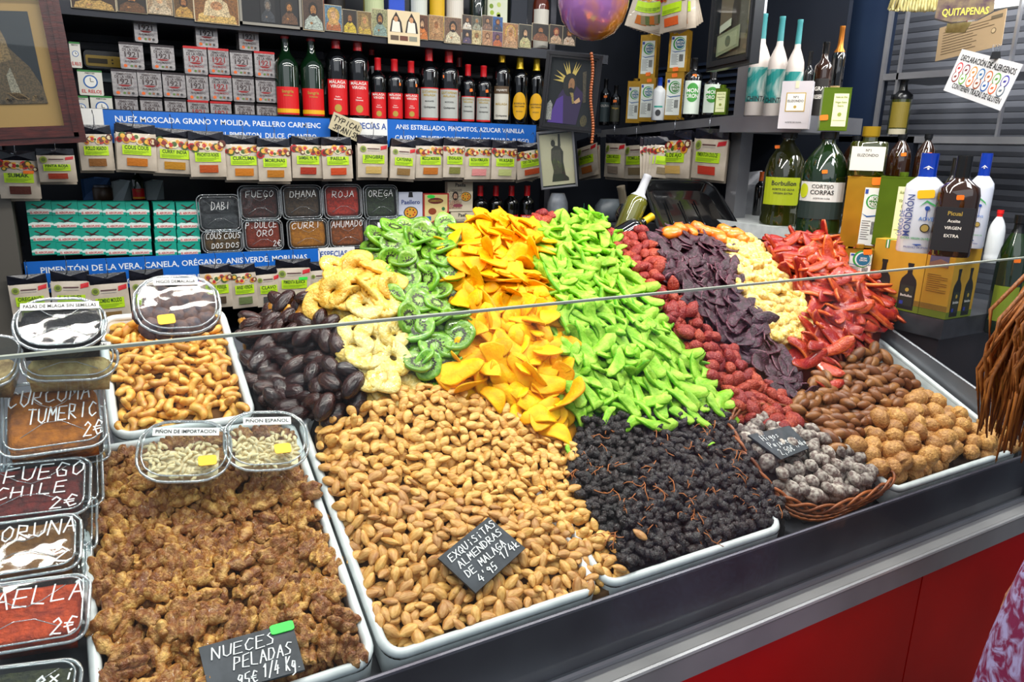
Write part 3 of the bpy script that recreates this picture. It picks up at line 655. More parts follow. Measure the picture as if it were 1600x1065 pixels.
# ---- blue sign strips
def strip(pa, pb, ha, lab, name='shelf_sign', texts=(), white=False, y=2.65, cat='sign'):
    A = hY(pa[0], pa[1], y); Bq = hY(pb[0], pb[1], y); w = Bq[0]-A[0]; h = ha
    t = thing(name, lab, cat, (A[0], y, min(A[2], Bq[2])-h), 0)
    o = MB().box(0, w, 0, 0.003, 0, h, WHITE if white else BLUE).build('board', t)
    mb = MB()
    for s, x0, x1, z, hh, m in texts: put_text(mb, s, x0*w, x1*w, z*h, hh*h, m, -.0008)
    if texts: mb.build('lettering', t)
    return t
BT = flat('EDF3FA'); DB = flat('1C4FA0')
hU = 0.098
strip((160, 171), (515, 183), hU, 'upper blue sign strip reading NUEZ MOSCADA GRANO Y MOLIDA', texts=[('NUEZ MOSCADA GRANO Y MOLIDA, PAELLERO CARMENC', .045, .995, .66, .17, BT), ('CURRI, PIMENTON  DULCE, CILANTRO', .42, .93, .27, .17, BT)])
strip((546, 184), (605, 186), hU*.75, 'white sign section reading ESPECIAS A on the upper strip', white=True, texts=[('ESPECIAS A', .05, .97, .52, .28, DB)])
strip((605, 186), (838, 190), hU, 'upper blue sign strip reading ANIS ESTRELLADO', texts=[('ANIS ESTRELLADO, PINCHITOS, AZUCAR VAINILLA', .05, .995, .66, .17, BT), ('CAYENA, TUMERICO VERDE, OJO DE PAJARO, FUEGO.', .045, .97, .27, .17, BT)])
strip((36, 402), (497, 388), .098, 'lower blue sign strip reading PIMENTON DE LA VERA', texts=[('PIMENTÓN DE LA VERA, CANELA, ORÉGANO, ANIS VERDE, MORUNAS,', .045, .96, .62, .19, BT), ('AZUCAR GLAS, CARACOLES, AJO Y PEREJIL, CAYENNA, COMINOS,', .01, .99, .12, .19, BT)])
strip((497, 387), (554, 385), .11, 'white sign section reading ESPECIAS A 1€ on the lower strip', white=True, texts=[('ESPECIAS A', .06, .97, .70, .19, DB), ('1€', .35, .8, .12, .42, DB)])
strip((554, 385), (760, 383), .098, 'short blue sign strip disappearing behind the candied fruit', texts=[('S, COMINO, CLAVO, CANELA', .08, .95, .62, .19, BT)])
strip((118, 168), (160, 170), .055, 'plain grey blank end of the upper sign strip', white=True)
# cardboard note
A_, B_, C_, D_ = [hY(x, y, 2.61) for x, y in ((523, 175), (558, 190), (549, 216), (513, 200))]
X = frameX(D_, C_-D_, A_-D_); w = np.linalg.norm(C_-D_); h = np.linalg.norm(A_-D_)*1.0
t = thing('cardboard_note', 'torn cardboard note handwritten TYPICAL SPANISH on the upper sign', 'note', X=X)
MB().prism([(0, 0), (w*1.25, -h*.05), (w*1.3, h*.8), (w*1.1, h*1.05), (0, h)], 0, .0025, flat('C9BE9C')).build('cardboard', t)
mb = MB(); hand(mb, 'TYPICAL', w*.05, w*1.25, h*.55, h*.3, INK, w=.0028); hand(mb, 'SPANISH', w*.15, w*1.28, h*.1, h*.3, INK, w=.0028); mb.build('lettering', t)

# ---- spice packets
KRAFT = mat('spice_pouch', 'CFC3B2', 0.4, 0, 'BDB09E', 25, 0.15, 30, coat=0.3); KDARK = mat('pouch_side', '9C8468', 0.6)
BLKTOP = mat('black_header_film', '14151C', 0.22, 0, '23242E', 40, 0.5, 45, coat=0.6); LIME = flat('B9E01E'); LTXT = flat('2C4A14')
CLF = clear('pouch_film', 'FFFFFF', 0.02, 0.12)
def packet(px0, px1, py0, py1, title, powder, pl=PK, kind='food', tilt=0.0, lab=None, group='hanging spice packets', hook=True, depthk=0.016, name='spice_packet', back=0, stick=None):
    B, h, w, rz = span(px0, px1, py0, py1, pl)
    w = min(w, h*1.0)
    lab = lab or 'hanging spice packet with lime label reading %s' % title
    t = thing(name, lab, 'packet', B, rz, group)
    t.rotation_euler = (0, tilt, rz)
    hb = 0.80*h; nx, nz = 6, 7; V = []; Fc = []
    for side in (0, 1):
        for j in range(nz+1):
            for i in range(nx+1):
                u, v = i/nx, j/nz; e = math.sin(math.pi*u)**.5*math.sin(math.pi*min(max(v, 0), 1))**.5 if 0 < u < 1 and 0 < v < 1 else 0
                V.append(((u-.5)*w, (-depthk if side == 0 else depthk*.4)*(.15+.85*e*.8), v*hb))
    k = (nx+1)*(nz+1)
    for j in range(nz):
        for i in range(nx):
            a = j*(nx+1)+i; Fc.append((a, a+1, a+nx+2, a+nx+1)); Fc.append((k+a, k+a+nx+1, k+a+nx+2, k+a+1))
    MB().add(V, Fc, KRAFT).build('pouch', t, True)
    MB().add([(-w*.5, -.002, hb*.98), (w*.5, -.002, hb*.98), (w*.5, .004, hb*.98), (-w*.5, .004, hb*.98), (-w*.49, -.004, h), (w*.49, -.001, h), (w*.49, .004, h), (-w*.49, .004, h), (0, -.008, h*.9)], [(0, 1, 8), (1, 5, 8), (5, 4, 8), (4, 0, 8), (3, 7, 6, 2), (4, 5, 6, 7)], BLKTOP).build('header', t)
    f = lambda P: np.stack([P[:, 0], P[:, 1]-depthk*(.15+.8*np.sqrt(np.clip(np.sin(np.pi*np.clip(P[:, 0]/w+.5, .02, .98)), 0, 1)*np.clip(np.sin(np.pi*np.clip(P[:, 2]/hb, .02, .98)), 0, 1))), P[:, 2]], 1)
    def flatpoly(mb, poly, m, y):
        V = np.array([(x, y, z) for x, z in poly]); c = V.mean(0); n = len(V)
        mb.add(f(np.vstack([V, c])), [(i, (i+1) % n, n) for i in range(n)], m)
    def quad(mb, x0, x1, z0, z1, m, y, n=4):
        V = []; F2 = []
        for i in range(n+1):
            x = x0+(x1-x0)*i/n; V += [(x, y, z0), (x, y, (z0+z1)/2), (x, y, z1)]
        for i in range(n): F2 += [(3*i, 3*i+3, 3*i+4, 3*i+1), (3*i+1, 3*i+4, 3*i+5, 3*i+2)]
        mb.add(f(np.array(V)), F2, m)
    if kind == 'food':
        mb = MB(); rg = random.Random(int(px0)); cs = ['B71C22', '3A5A1A', 'C88A22', '5A2418', 'E0A838', '8A1E1E', 'D8C8A0']
        for q in range(11):
            cx = -w*.42+q*w*.084; cz = hb*(.845+rg.uniform(-.075, .075)); rr = w*rg.uniform(.065, .12)
            flatpoly(mb, disc(cx, cz, rr, n=10), flat(cs[q % 7] if q != 5 else 'D9D2A8'), -.0006-q*.00008)
            flatpoly(mb, disc(cx, cz, rr*.6, n=8), flat(cs[(q+3) % 7]), -.0016)
        mb.build('food_print', t)
    else:
        mb = MB(); flatpoly(mb, disc(-w*.33, hb*.84, w*.10, n=12), flat('8A9A3A'), -.0006); flatpoly(mb, disc(-w*.33, hb*.84, w*.06, n=10), flat('5A6A2A'), -.001)
        quad(mb, -w*.2, w*.2, hb*.84, hb*.87, flat('5A3A3A'), -.0006); quad(mb, -w*.2, w*.2, hb*.79, hb*.80, flat('8A8A8A'), -.0006)
        flatpoly(mb, [(w*.24, hb*.82), (w*.46, hb*.86), (w*.47, hb*.97), (w*.25, hb*.93)], flat('C8202A'), -.0006); mb.build('brand_print', t)
    mb = MB(); quad(mb, -w*.36, w*.36, hb*.42, hb*.67, LIME, -.0008); o = mb.build('paper_label', t)
    mb = MB()
    TM = text_mesh(title)
    if len(TM[0]):
        sc = min(w*.6/TM[2], hb*.10/.7); P = np.stack([TM[0][:, 0]*sc-TM[2]*sc/2, np.full(len(TM[0]), -.0016), hb*.565+TM[0][:, 1]*hb*.10/.7], 1); mb.add(f(P), TM[1], LTXT)
    for q in range(3): quad(mb, -w*.32, w*(.3-.08*q), hb*(.515-.03*q), hb*(.523-.03*q), flat('5A8A20'), -.0014)
    mb.build('lettering', o)
    pm = mat('powder_'+powder, powder, .8, 0, powder, 50, .3, 200)
    mb = MB(); quad(mb, -w*.26, w*.26, hb*.12, hb*.33, pm, -.0008); mb.build('powder_window', t)
    if stick: mb = MB(); quad(mb, w*.12, w*.38, hb*.66, hb*.74, stick, -.002); mb.build('price_sticker', t)
    for b in range(back):
        pass
    if hook:
        top = h*1.16; k = .012
        hk = thing('wire_hook', 'bent wire hook holding the %s packet' % title, 'hook', t.location, rz, 'wire hooks of the spice packets')
        pts = [(0, .012-depthk*0, top+.012), (0, -.004, top+.02), (.002, -.016, top+.004), (.001, -.014, top-.02), (0, -.010, h*.97), (-.004, -.012, h*.93), (-.010, -.01, h*.945)]
        MB().tube(pts, .0013, CHROME, 5).build('wire', hk, True)
    return t
ROW = [(2, 66, 232, 310, 'SUMAK', '5A2A22', 'food', 0, ORANGE), (58, 127, 229, 284, 'PINTA ROJA', 'A83A22', 'brand', .0, None), (128, 181, 192, 266, 'POLLO ASADO', '8A5A2A', 'food', 0, None),
 (184, 246, 190, 266, 'COUS COUS', 'C0701C', 'food', .05, None), (242, 305, 198, 271, 'CURRY INDIA', 'B8801C', 'food', .03, None), (299, 355, 202, 276, 'PINCHITOS ROJOS', 'B8501C', 'food', .02, None),
 (354, 410, 208, 281, 'CURCUMA', 'C8781C', 'food', .02, None), (405, 456, 213, 283, 'MORUNAS', 'B8741C', 'food', .01, None), (457, 505, 210, 278, 'SAMBAL PIL PIL', 'A8321C', 'food', 0, None), (505, 552, 211, 279, 'PAELLA', 'C8481C', 'food', 0, None),
 (559, 606, 208, 277, 'JENGIBRE', 'C8A860', 'brand', 0, None), (609, 648, 214, 279, 'CAYENNA', '8A6A3A', 'brand', .06, None), (649, 693, 212, 278, 'MEZCLA MORUNA', 'B86A1C', 'food', 0, None), (692, 725, 212, 277, 'ENSALADA', '7A7A3A', 'food', 0, None),
 (725, 768, 214, 280, 'ROSA HIMALAYA', 'D88A88', 'food', 0, None), (767, 806, 216, 280, 'WASABI', 'B8C07A', 'food', 0, None), (808, 852, 221, 277, 'OJO DE PAJARO', 'B8481C', 'food', -.18, None)]
for i, (a, b, c, d, s, pw, kd, tl, st) in enumerate(ROW):
    packet(a, b, c+3, d, s, pw, kind=kd, tilt=tl+RNG.uniform(-.03,.03), stick=st, pl=('Y', 2.6-(i % 2)*.012))
    # the packets hanging behind it on the same hook, seen as edges
    packet(a-2, b-2, c+5, d+4, s, pw, pl=('Y', 2.632-(i % 2)*.004), kind=kd, tilt=tl, hook=False, lab='rear spice packet on the same hook as the front %s packet' % s)
for i in range(4):
    packet(803+i*3-6, 838+i*3-6, 222, 281-i, 'OJO DE PAJARO', 'B8481C', pl=('Y', 2.64+i*.012), tilt=.0+(.05*(3-i)), hook=False, lab='fanned spice packet seen edge-on left of the statue photograph')
PR_ = ('X', 2.06)
for (a, b, c, d, s, pw, kd, tl) in [(905, 936, 218, 276, 'PROVENZAL', 'B86A2A', 'brand', -.2), (944, 975, 214, 277, 'COMINO MOLIDO', '8A7A6A', 'brand', 0), (975, 1012, 217, 279, 'TOMILLO', '7A6A4A', 'brand', -.05), (1026, 1078, 208, 278, 'SAL DE AJO', 'D8B060', 'food', -.02), (1079, 1131, 205, 280, 'PIMENTON DULCE', 'C0321C', 'brand', .03)]:
    packet(a, b, c-4, d, s, pw, pl=PR_, kind=kd, tilt=tl)
    packet(a+2, b+2, c-2, d+4, s, pw, pl=('X', 2.08), kind=kd, tilt=tl*.6, hook=False, lab='rear packet on the corner shelf hook behind the %s packet' % s)
for i in range(5):
    P = hX(1010+i*4, 278, 2.04); t = packet(1006+i*4, 1030+i*4, 214, 278, '', '8A7A5A', pl=('X', 2.05), hook=False, lab='brown packet seen edge-on in the bunch on the corner shelf'); t.rotation_euler = (0, .04*(i-2), R(-25-6*i))
# bunches at the top
for i in range(8):
    t = packet(985+i*4, 1022+i*4, -30, 48-i*.5, '', ['B8641C', '8A7A5A', '5A6A3A'][i % 3], pl=('X', 2.0+i*.006), hook=False, lab='kraft packet in the left fanned bunch hanging at the top'); t.rotation_euler = (0, .07*(4-i), R(-40-7*i))
t = packet(1031, 1072, -30, 48, '', 'D85A1C', pl=('X', 1.97), kind='food', tilt=-.05, hook=False, lab='pink packet with lime label hanging at the top beside the portrait frame')
for i in range(4):
    t = packet(1046+i*6, 1080+i*5, -30, 47-i, '', 'B8641C', pl=('X', 2.0+i*.02), hook=False, lab='kraft packet in the right fanned bunch hanging at the top'); t.rotation_euler = (0, -.08*i-.1, R(-60-5*i))
# lower left packets
LOW = [(22, 84, 432, 500, 'OREGANO', '6A7A3A', 'brand'), (84, 145, 426, 502, 'LAUREL', '5A6A3A', 'brand'), (146, 208, 430, 506, 'COMINO MOLIDO', '8A6A3A', 'brand'), (208, 262, 424, 500, 'CANELA', '8A4A2A', 'brand'), (316, 366, 416, 480, 'AJO Y PEREJIL', '4A3A2A', 'food'), (364, 405, 416, 480, 'ANIS VERDE', '6A7A4A', 'food'), (403, 440, 419, 478, 'CLAVO', '4A4A4A', 'brand'), (432, 487, 408, 472, 'PIMIENTA BLANCA', 'D8D0B8', 'brand'), (486, 516, 412, 476, 'CAYENNA', '9A3A1A', 'brand')]
for i, (a, b, c, d, s, pw, kd) in enumerate(LOW):
    packet(a, b, c-4, d, s, pw, pl=('Y', 2.59), kind=kd, tilt=RNG.uniform(-.06, .06), lab='spice packet below the lower blue sign with label reading %s' % s, group='spice packets below the lower sign', stick=GREENS if 'BLANCA' in s else None)

# ---- teal saffron boxes with aeroplane
TEAL = mat('teal_carton', '16A08A', .4); TEALS = flat('D8F0EA'); 
def aero_proto(lab):
    w, h, d = .066, .036, .05
    t = thing('saffron_box', lab, 'box'); MB().box(-w/2, w/2, 0, d, 0, h, TEAL).build('carton', t)
    mb = MB(); y = -.0006
    mb.prism([(-w*.5, h*.22), (w*.5, h*.22), (w*.5, h*.38), (w*.15, h*.52), (-w*.1, h*.44), (-w*.3, h*.5), (-w*.5, h*.36)], y, 0, TEALS)
    mb.prism([(-w*.30, h*.48), (w*.02, h*.66), (w*.30, h*.92), (w*.26, h*.80), (w*.08, h*.60), (w*.32, h*.44), (w*.02, h*.52), (-w*.14, h*.42), (-w*.06, h*.55)], y-.0004, 0, flat('3A1A1E'))
    mb.prism([(-w*.3, h*.80), (-w*.24, h*.84), (w*.06, h*.58), (0, h*.55)], y-.0004, 0, flat('5A1A1E'))
    mb.build('aeroplane_print', t); mb = MB(); mb.box(-w*.38, w*.38, y-.0003, 0, h*.08, h*.33, flat('F0E8E0'))
    put_text(mb, 'EL AEROPLANO', -w*.36, w*.36, h*.12, h*.16, flat('C02028'), y-.0012, center=True); mb.build('lettering', t); return t
cx = [(41, 81), (81, 122), (122, 160), (160, 197), (197, 234), (240, 274), (276, 312)]; ry = [(313, 334.5), (334.5, 355), (355, 376), (376, 396.5)]
ap = None; rn = ['top row', 'second row', 'third row', 'bottom row']
for ri in range(4):
    for ci in range(7):
        lean = (ri*20.6+10)*(.13-ci*.016)
        a, b = cx[ci]; yy = (a-170)*-.013
        B, h, w, rz = span(a+lean, b+lean, ry[ri][0]-yy*.3+2, ry[ri][1]-yy*.3+2, ('Y', 2.68))
        lab = 'teal saffron box with aeroplane, %s from left in the %s of the stack' % (ORD[ci], rn[ri])
        if ap is None: ap = t = aero_proto(lab)
        else: t = copy_tree(ap); t['label'] = lab
        t.location = B; t.scale = (w/.066*.985, 1, h/.036*.985); t['group'] = 'teal saffron boxes on the lower shelf'
# ================================================================== clear clamshell tubs
def tub(name, label, w, h, d, X, fill, fillmat, texts=(), ink=WINK, corner=.014, group=None, paper=None, fillz=(.0, .95), pieces=None, sticker_=None, label_='lettering', inkw=.0022, creases=True):
    """local x = width, z = height of the lid face, y = depth behind the lid (0 = lid face)"""
    t = thing(name, label, 'tub', X=X, group=group)
    rr = min(corner, w*.46, h*.46)
    P = rrect(w, h, rr, 5, 0, h/2); Pi = rrect(w*.90, h*.88, rr*.85, 5, 0, h/2); Pb = rrect(w*.80, h*.78, rr*.8, 5, 0, h/2)
    k = len(P)
    rim = MB().tube([(x, 0.004, z) for x, z in P], .0022, CLEARRIM, 6, True).tube([(x, -.002, z) for x, z in Pi], .0014, CLEARRIM, 5, True)
    rim.build('rim', t, True)
    V = [(x, .004, z) for x, z in P]+[(x, -.002, z) for x, z in Pi]
    MB().add(V, [(j, (j+1) % k, k+(j+1) % k, k+j) for j in range(k)]+[tuple(range(k, 2*k))], CLEAR).build('lid', t)
    V = [(x, .006, z) for x, z in P]+[(x, d, z) for x, z in Pb]
    MB().add(V, [(j, k+j, k+(j+1) % k, (j+1) % k) for j in range(k)]+[tuple(reversed(range(k, 2*k)))], CLEAR).build('base', t)
    if creases:
        mb = MB()
        for s in (-1, 1): mb.tube([(s*w*.30, -.003, h*.82), (s*w*.12, -.004, h*.62), (0, -.004, h*.55)], .0007, CLEARRIM, 4)
        mb.tube([(-w*.3, -.003, h*.2), (-w*.08, -.0045, h*.36), (w*.08, -.0045, h*.36), (w*.3, -.003, h*.2)], .0007, CLEARRIM, 4)
        mb.build('lid_crease', t, True)
    if fill:
        # lumpy block of powder / leaves showing just behind the lid
        nx, nz = 18, 16; V = []; Fc = []; z0, z1 = h*fillz[0]+h*.06, h*fillz[1]
        for j in range(nz+1):
            for i in range(nx+1):
                u, v = i/nx*2-1, j/nz*2-1; e = max(abs(u), abs(v)); g = (abs(u)**6+abs(v)**6)**(1/6)+1e-6; sc = e/g if g > 0 else 1
                x = u*sc*w*.435; z = (z0+z1)/2+v*sc*(z1-z0)/2*.97
                bump = mnoise.noise(Vector((x*90, z*90, w*50)))*.0022+mnoise.noise(Vector((x*300, z*300, 5)))*.0008
                V.append((x, .0052+max(bump, -.002)+(0.012 if e > .97 else 0), z))
        for j in range(nz):
            for i in range(nx): a = j*(nx+1)+i; Fc.append((a, a+1, a+nx+2, a+nx+1))
        MB().add(V, Fc, fillmat).box(-w*.40, w*.40, .012, d*.93, z0+.004, z1-.004, fillmat).build('contents', t, True)
    if paper:
        s, x0, x1, z, hh = paper[:5]
        o = MB().box(x0*w, x1*w, -.0038, -.0028, z*h, (z+hh)*h, WHITE).build('paper_label', t)
        mb = MB(); put_text(mb, s, (x0+.03)*w, (x1-.03)*w, (z+hh*.28)*h, hh*h*.46, INK, -.0046, center=True); mb.build('lettering', o)
    if texts:
        mb = MB()
        for i, (s, x0, x1, z, hh) in enumerate(texts): hand(mb, s, x0*w, x1*w, z*h, hh*h, ink, y=-.0042, w=inkw, seed=i+3, slope=.03)
        mb.build(label_, t)
    if sticker_: sticker(t, sticker_[0]*w, sticker_[1]*h, 0, YELLOWS, w*.2, h*.16, y=-.0035)
    return t
def spicemat(c1, c2, s=110, b=.8): return mat('spice_'+c1, c1, .75, 0, c2, s, b, s*3, detail=5)
def shelf_tub(px0, px1, py0, py1, label, c1, c2, texts, Y=2.66, lean=.12, **kw):
    B, h, w, _ = span(px0, px1, py0, py1, ('Y', Y)); X = frameX(B, (1, 0, 0), (0, lean, 1))
    return tub('spice_tub', label, w, h, .035, X, True, spicemat(c1, c2), texts, group='clear spice tubs on the lower shelf', inkw=.0016, corner=.02, **kw)
shelf_tub(312, 380, 304, 362, 'nearly empty clear tub beside the teal boxes', '33363A', '22252A', [('DABI', -.2, .25, .6, .2)], fillz=(0, .5))
shelf_tub(376, 441, 290, 344, 'clear tub of dark red chilli handwritten FUEGO', '4A1A14', '241010', [('FUEGO', -.35, .35, .66, .18)])
shelf_tub(443, 506, 289, 342, 'clear tub of brown powder, third in the upper tub row', '4A3420', '2A1E16', [('DHANA', -.32, .35, .64, .18)])
shelf_tub(508, 568, 288, 341, 'clear tub of bright red powder in the upper tub row', 'B8280E', '7A180C', [('ROJA', -.3, .3, .62, .18)])
shelf_tub(571, 624, 289, 342, 'clear tub of dark green herbs handwritten ORE', '2C3A1E', '161E12', [('OREGA', -.4, .35, .66, .18)])
shelf_tub(318, 382, 360, 394, 'low tub of tan grain handwritten COUS COUS', '6A4A1E', '3A2A16', [('COUS', -.42, -.02, .62, .26), ('COUS', .02, .45, .62, .26), ('DOS', -.3, 0, .2, .22), ('DOS', .05, .4, .2, .22)])
shelf_tub(383, 445, 343, 391, 'tub of red paprika handwritten P.DULCE ORO', '8A2A0E', '6A1E0C', [('P.DULCE', -.45, .35, .72, .2), ('ORO', -.2, .25, .46, .2), ('2€', .2, .42, .12, .2)])
shelf_tub(452, 516, 342, 389, 'tub of yellow powder handwritten CURRI', 'B8720E', '96580C', [('CURRI', -.42, .3, .68, .2)])
shelf_tub(516, 575, 340, 387, 'tub of brown paprika handwritten AHUMADO', '9A4A14', '6A3210', [('AHUMADO', -.44, .4, .68, .2)])
shelf_tub(576, 628, 338, 384, 'dark tub with small white paper label in the lower row', '2A241E', '1A1714', [], paper=('TOMILLO', -.2, .42, .62, .18))
# big tubs on the left
def quadX(TL, TR, BL, sig, lift, z0=.92):
    def hit(p):
        d = ray(*p); t = (z0+lift-sig*.82-1.6)/(d[2]-sig*d[1]); return CAM+d*t
    a, b, c = hit(TL), hit(TR), hit(BL); bl = c
    r = b-a; u = a-c; w = np.linalg.norm(r); h = np.linalg.norm(u); o = c+r*.5
    return frameX(o, r, u), w, h
def big_tub(label, TL, TR, BL, sig, lift, c1, c2, texts=(), paper=None, fillz=(0, .95), d=.045, corner=.02, fill=True, **kw):
    X, w, h = quadX(TL, TR, BL, sig, lift)
    return tub('plastic_tub', label, w, h, d, X, fill, spicemat(c1, c2, 60, .9), texts, paper=paper, fillz=fillz, corner=corner, group='large clear tubs at the left end', inkw=kw.pop('inkw', .0019), **kw), X, w, h
big_tub('large clear tub of turmeric handwritten CURCUMA TUMERIC 2€', (-12, 602), (150, 585), (-4, 716), .62, .045, 'CC740C', '8E4A08', [('CURCUMA', -.43, .38, .62, .22), ('TUMERIC', -.25, .42, .36, .2), ('2€', .26, .46, .10, .2)], corner=.024)
big_tub('large clear tub of red chilli flakes handwritten FUEGO CHILE', (-60, 730), (125, 712), (-55, 822), .6, .02, '7A1A10', '3A0E0C', [('FUEGO', -.25, .46, .60, .24), ('CHILE', -.3, .3, .34, .18), ('2€', .15, .4, .08, .2)])
big_tub('large clear tub of ochre spice handwritten MORUNA', (-70, 825), (112, 800), (-65, 915), .6, .02, '8A560C', '6A3E0A', [('MORUNA', -.35, .47, .58, .26), ('2', .22, .42, .10, .26)])
big_tub('large clear tub of orange red paella spice handwritten PAELLA', (-80, 922), (120, 896), (-76, 1030), .6, .02, 'DC4A08', 'A02C04', [('PAELLA', -.42, .47, .56, .26), ('2€', .2, .42, .10, .22)])
big_tub('large clear tub of mixed herbs at the bottom left corner', (-80, 1052), (104, 1030), (-76, 1150), .6, .02, '4A4A24', '22241A', [('oxi', .1, .46, .60, .2)])
_, XP, wP, hP = big_tub('oval clear tub of dark seedless raisins with long paper label', (14, 466), (158, 462), (18, 548), .9, .06, '17141C', '0C0A10', paper=('PASAS DE MLAGA SIN SEMILLAS', -.42, .43, .72, .14), corner=.05, fillz=(0, .85))
_, XA, wA, hA = big_tub('oval clear tub of pale toasted almonds with curved paper label', (20, 530), (172, 528), (26, 594), .75, .05, 'E8CC88', 'B48A50', paper=('ALMENDRAS TOSTADAS SIN SAL', -.38, .42, .70, .15), corner=.05, fillz=(0, .62))
big_tub('clear tub cut off by the left edge beside the almond tub', (-70, 520), (10, 525), (-66, 600), .75, .05, 'C8A870', '8A6A40', corner=.03, fillz=(0, .6), creases=False)
# stack of tubs beneath
for i in range(4):
    X, w, h = quadX((-4+6*i, 640+70*i), (158-4*i, 622+70*i), (0, 740+70*i), .6, -.028)
    tub('plastic_tub', 'clear tub underneath the %s tub of the left column' % ['turmeric', 'chilli', 'ochre spice', 'paella'][i], w, h*.9, .02, X, True, spicemat('4A2A14', '2A1A10'), group='large clear tubs at the left end', creases=False)
# sign holder strip of raisins tub base omitted; three tubs with nuts on the trays
PINE = mat('pine_nut', 'F6E8C0', .45, 0, 'E4CC98', 80, rand=.12); FIGM = mat('fig_skin', '8A6252', .6, 0, '4A3E48', 55, .4, 120, rand=.25)
def ellipsoid(a, b, c, nu=8, nv=6, f=None):
    V = []
    for j in range(nv+1):
        ph = math.pi*j/nv
        for i in range(nu):
            th = 2*math.pi*i/nu; V.append((math.cos(ph), math.sin(ph)*math.cos(th), math.sin(ph)*math.sin(th)))
    V = np.array(V)
    if f: V = f(V)
    V = V*np.array([a, b, c]); Fc = []
    for j in range(nv):
        for i in range(nu):
            q = (j*nu+i, j*nu+(i+1) % nu, (j+1)*nu+(i+1) % nu, (j+1)*nu+i)
            if j == 0: q = (q[0], q[2], q[3])
            elif j == nv-1: q = (q[0], q[1], q[2])
            Fc.append(q)
    return V, Fc
def nut_tub(label, TL, TR, BL, sig, lift, paper, stx, seed, kind):
    X, w, h = quadX(TL, TR, BL, sig, lift)
    t = tub('plastic_tub', label, w, h, .04, X, False, None, paper=paper, sticker_=stx, corner=.045, creases=False, group='oval labelled tubs resting on the nut trays')
    rg = random.Random(seed)
    MB().box(-w*.37, w*.37, .012, .020, h*.13, h*(.55 if kind == 'pine' else .82), PINE if kind == 'pine' else FIGM).build('contents_bed', t)
    XI = np.asarray(X)
    if kind == 'pine':
        mesh = None; cell = .0085; rows = int(h*.62/cell*1.15)
        for j in range(rows):
            for i in range(int(w*.84/cell)):
                x = -w*.40+i*cell+rg.uniform(-.003, .003); z = h*.10+j*cell*.9+rg.uniform(-.003, .003)
                if (x/(w*.44))**2+((z-h*.5)/(h*.44))**2 > 1 or z > h*.62+.006*math.sin(x*90): continue
                if mesh is None:
                    V, Fc = ellipsoid(.0062, .0030, .0032, 6, 5); mb = MB().add(V, Fc, PINE); o = mb.build('pine_nut', None, True); mesh = o
                else: o = mesh.copy(); COL.objects.link(o)
                L = XI @ np.array([x, .004+rg.uniform(.001, .008), z, 1]); M = Matrix(XI.tolist()); M.translation = L[:3]
                o.matrix_world = M @ Matrix.Rotation(rg.uniform(0, 6.28), 4, 'Y') @ Matrix.Rotation(rg.uniform(-.4, .4), 4, 'Z')
                tag(o, 'ivory pine nut inside the tub labelled %s' % paper[0], 'pine nut', 'pine nuts in the %s tub' % paper[0])
    else:
        mesh = None
        for (u, v) in [(-.33, .2), (-.17, .17), (.0, .16), (.17, .2), (.32, .28), (-.36, .42), (-.2, .4), (-.03, .38), (.13, .4), (.28, .48), (-.28, .62), (-.1, .6), (.07, .62), (.22, .68), (.36, .6), (-.15, .76), (.1, .78)]:
            if mesh is None:
                V, Fc = ellipsoid(.020, .014, .017, 10, 8, lambda V: V*(1+.09*np.sin(V[:, 1:2]*9)*np.cos(V[:, 2:3]*8))*np.stack([np.ones(len(V)), 1-.35*np.clip(V[:, 0], 0, 1), 1-.35*np.clip(V[:, 0], 0, 1)], 1))
                o = MB().add(V, Fc, FIGM).build('dried_fig', None, True); mesh = o
            else: o = mesh.copy(); COL.objects.link(o)
            L = XI @ np.array([u*w, .018, v*h, 1]); M = Matrix(XI.tolist()); M.translation = L[:3]
            o.matrix_world = M @ Matrix.Rotation(rg.uniform(0, 6.28), 4, 'Y') @ Matrix.Rotation(rg.uniform(-.3, .3), 4, 'X')
            tag(o, 'dark dried fig inside the oval tub labelled HIGOS', 'fig', 'figs in the oval tub')
    return t
nut_tub('oval tub of dried figs labelled HIGOS on the cashews', (208, 430), (340, 428), (212, 522), .95, .10, ('HIGOS DEMALAGA', -.26, .26, .79, .12), (-.15, .2), 3, 'fig')
nut_tub('oval tub of pine nuts labelled PINON DE IMPORTACION', (205, 656), (348, 656), (207, 752), .6, .035, ('PIÑON DE IMPORTACION', -.36, .36, .70, .13), (.25, .28), 5, 'pine')
nut_tub('oval tub of pine nuts labelled PINON ESPANOL', (347, 642), (474, 640), (350, 735), .6, .035, ('PIÑON ESPAÑOL', -.28, .30, .72, .13), (.18, .30), 9, 'pine')
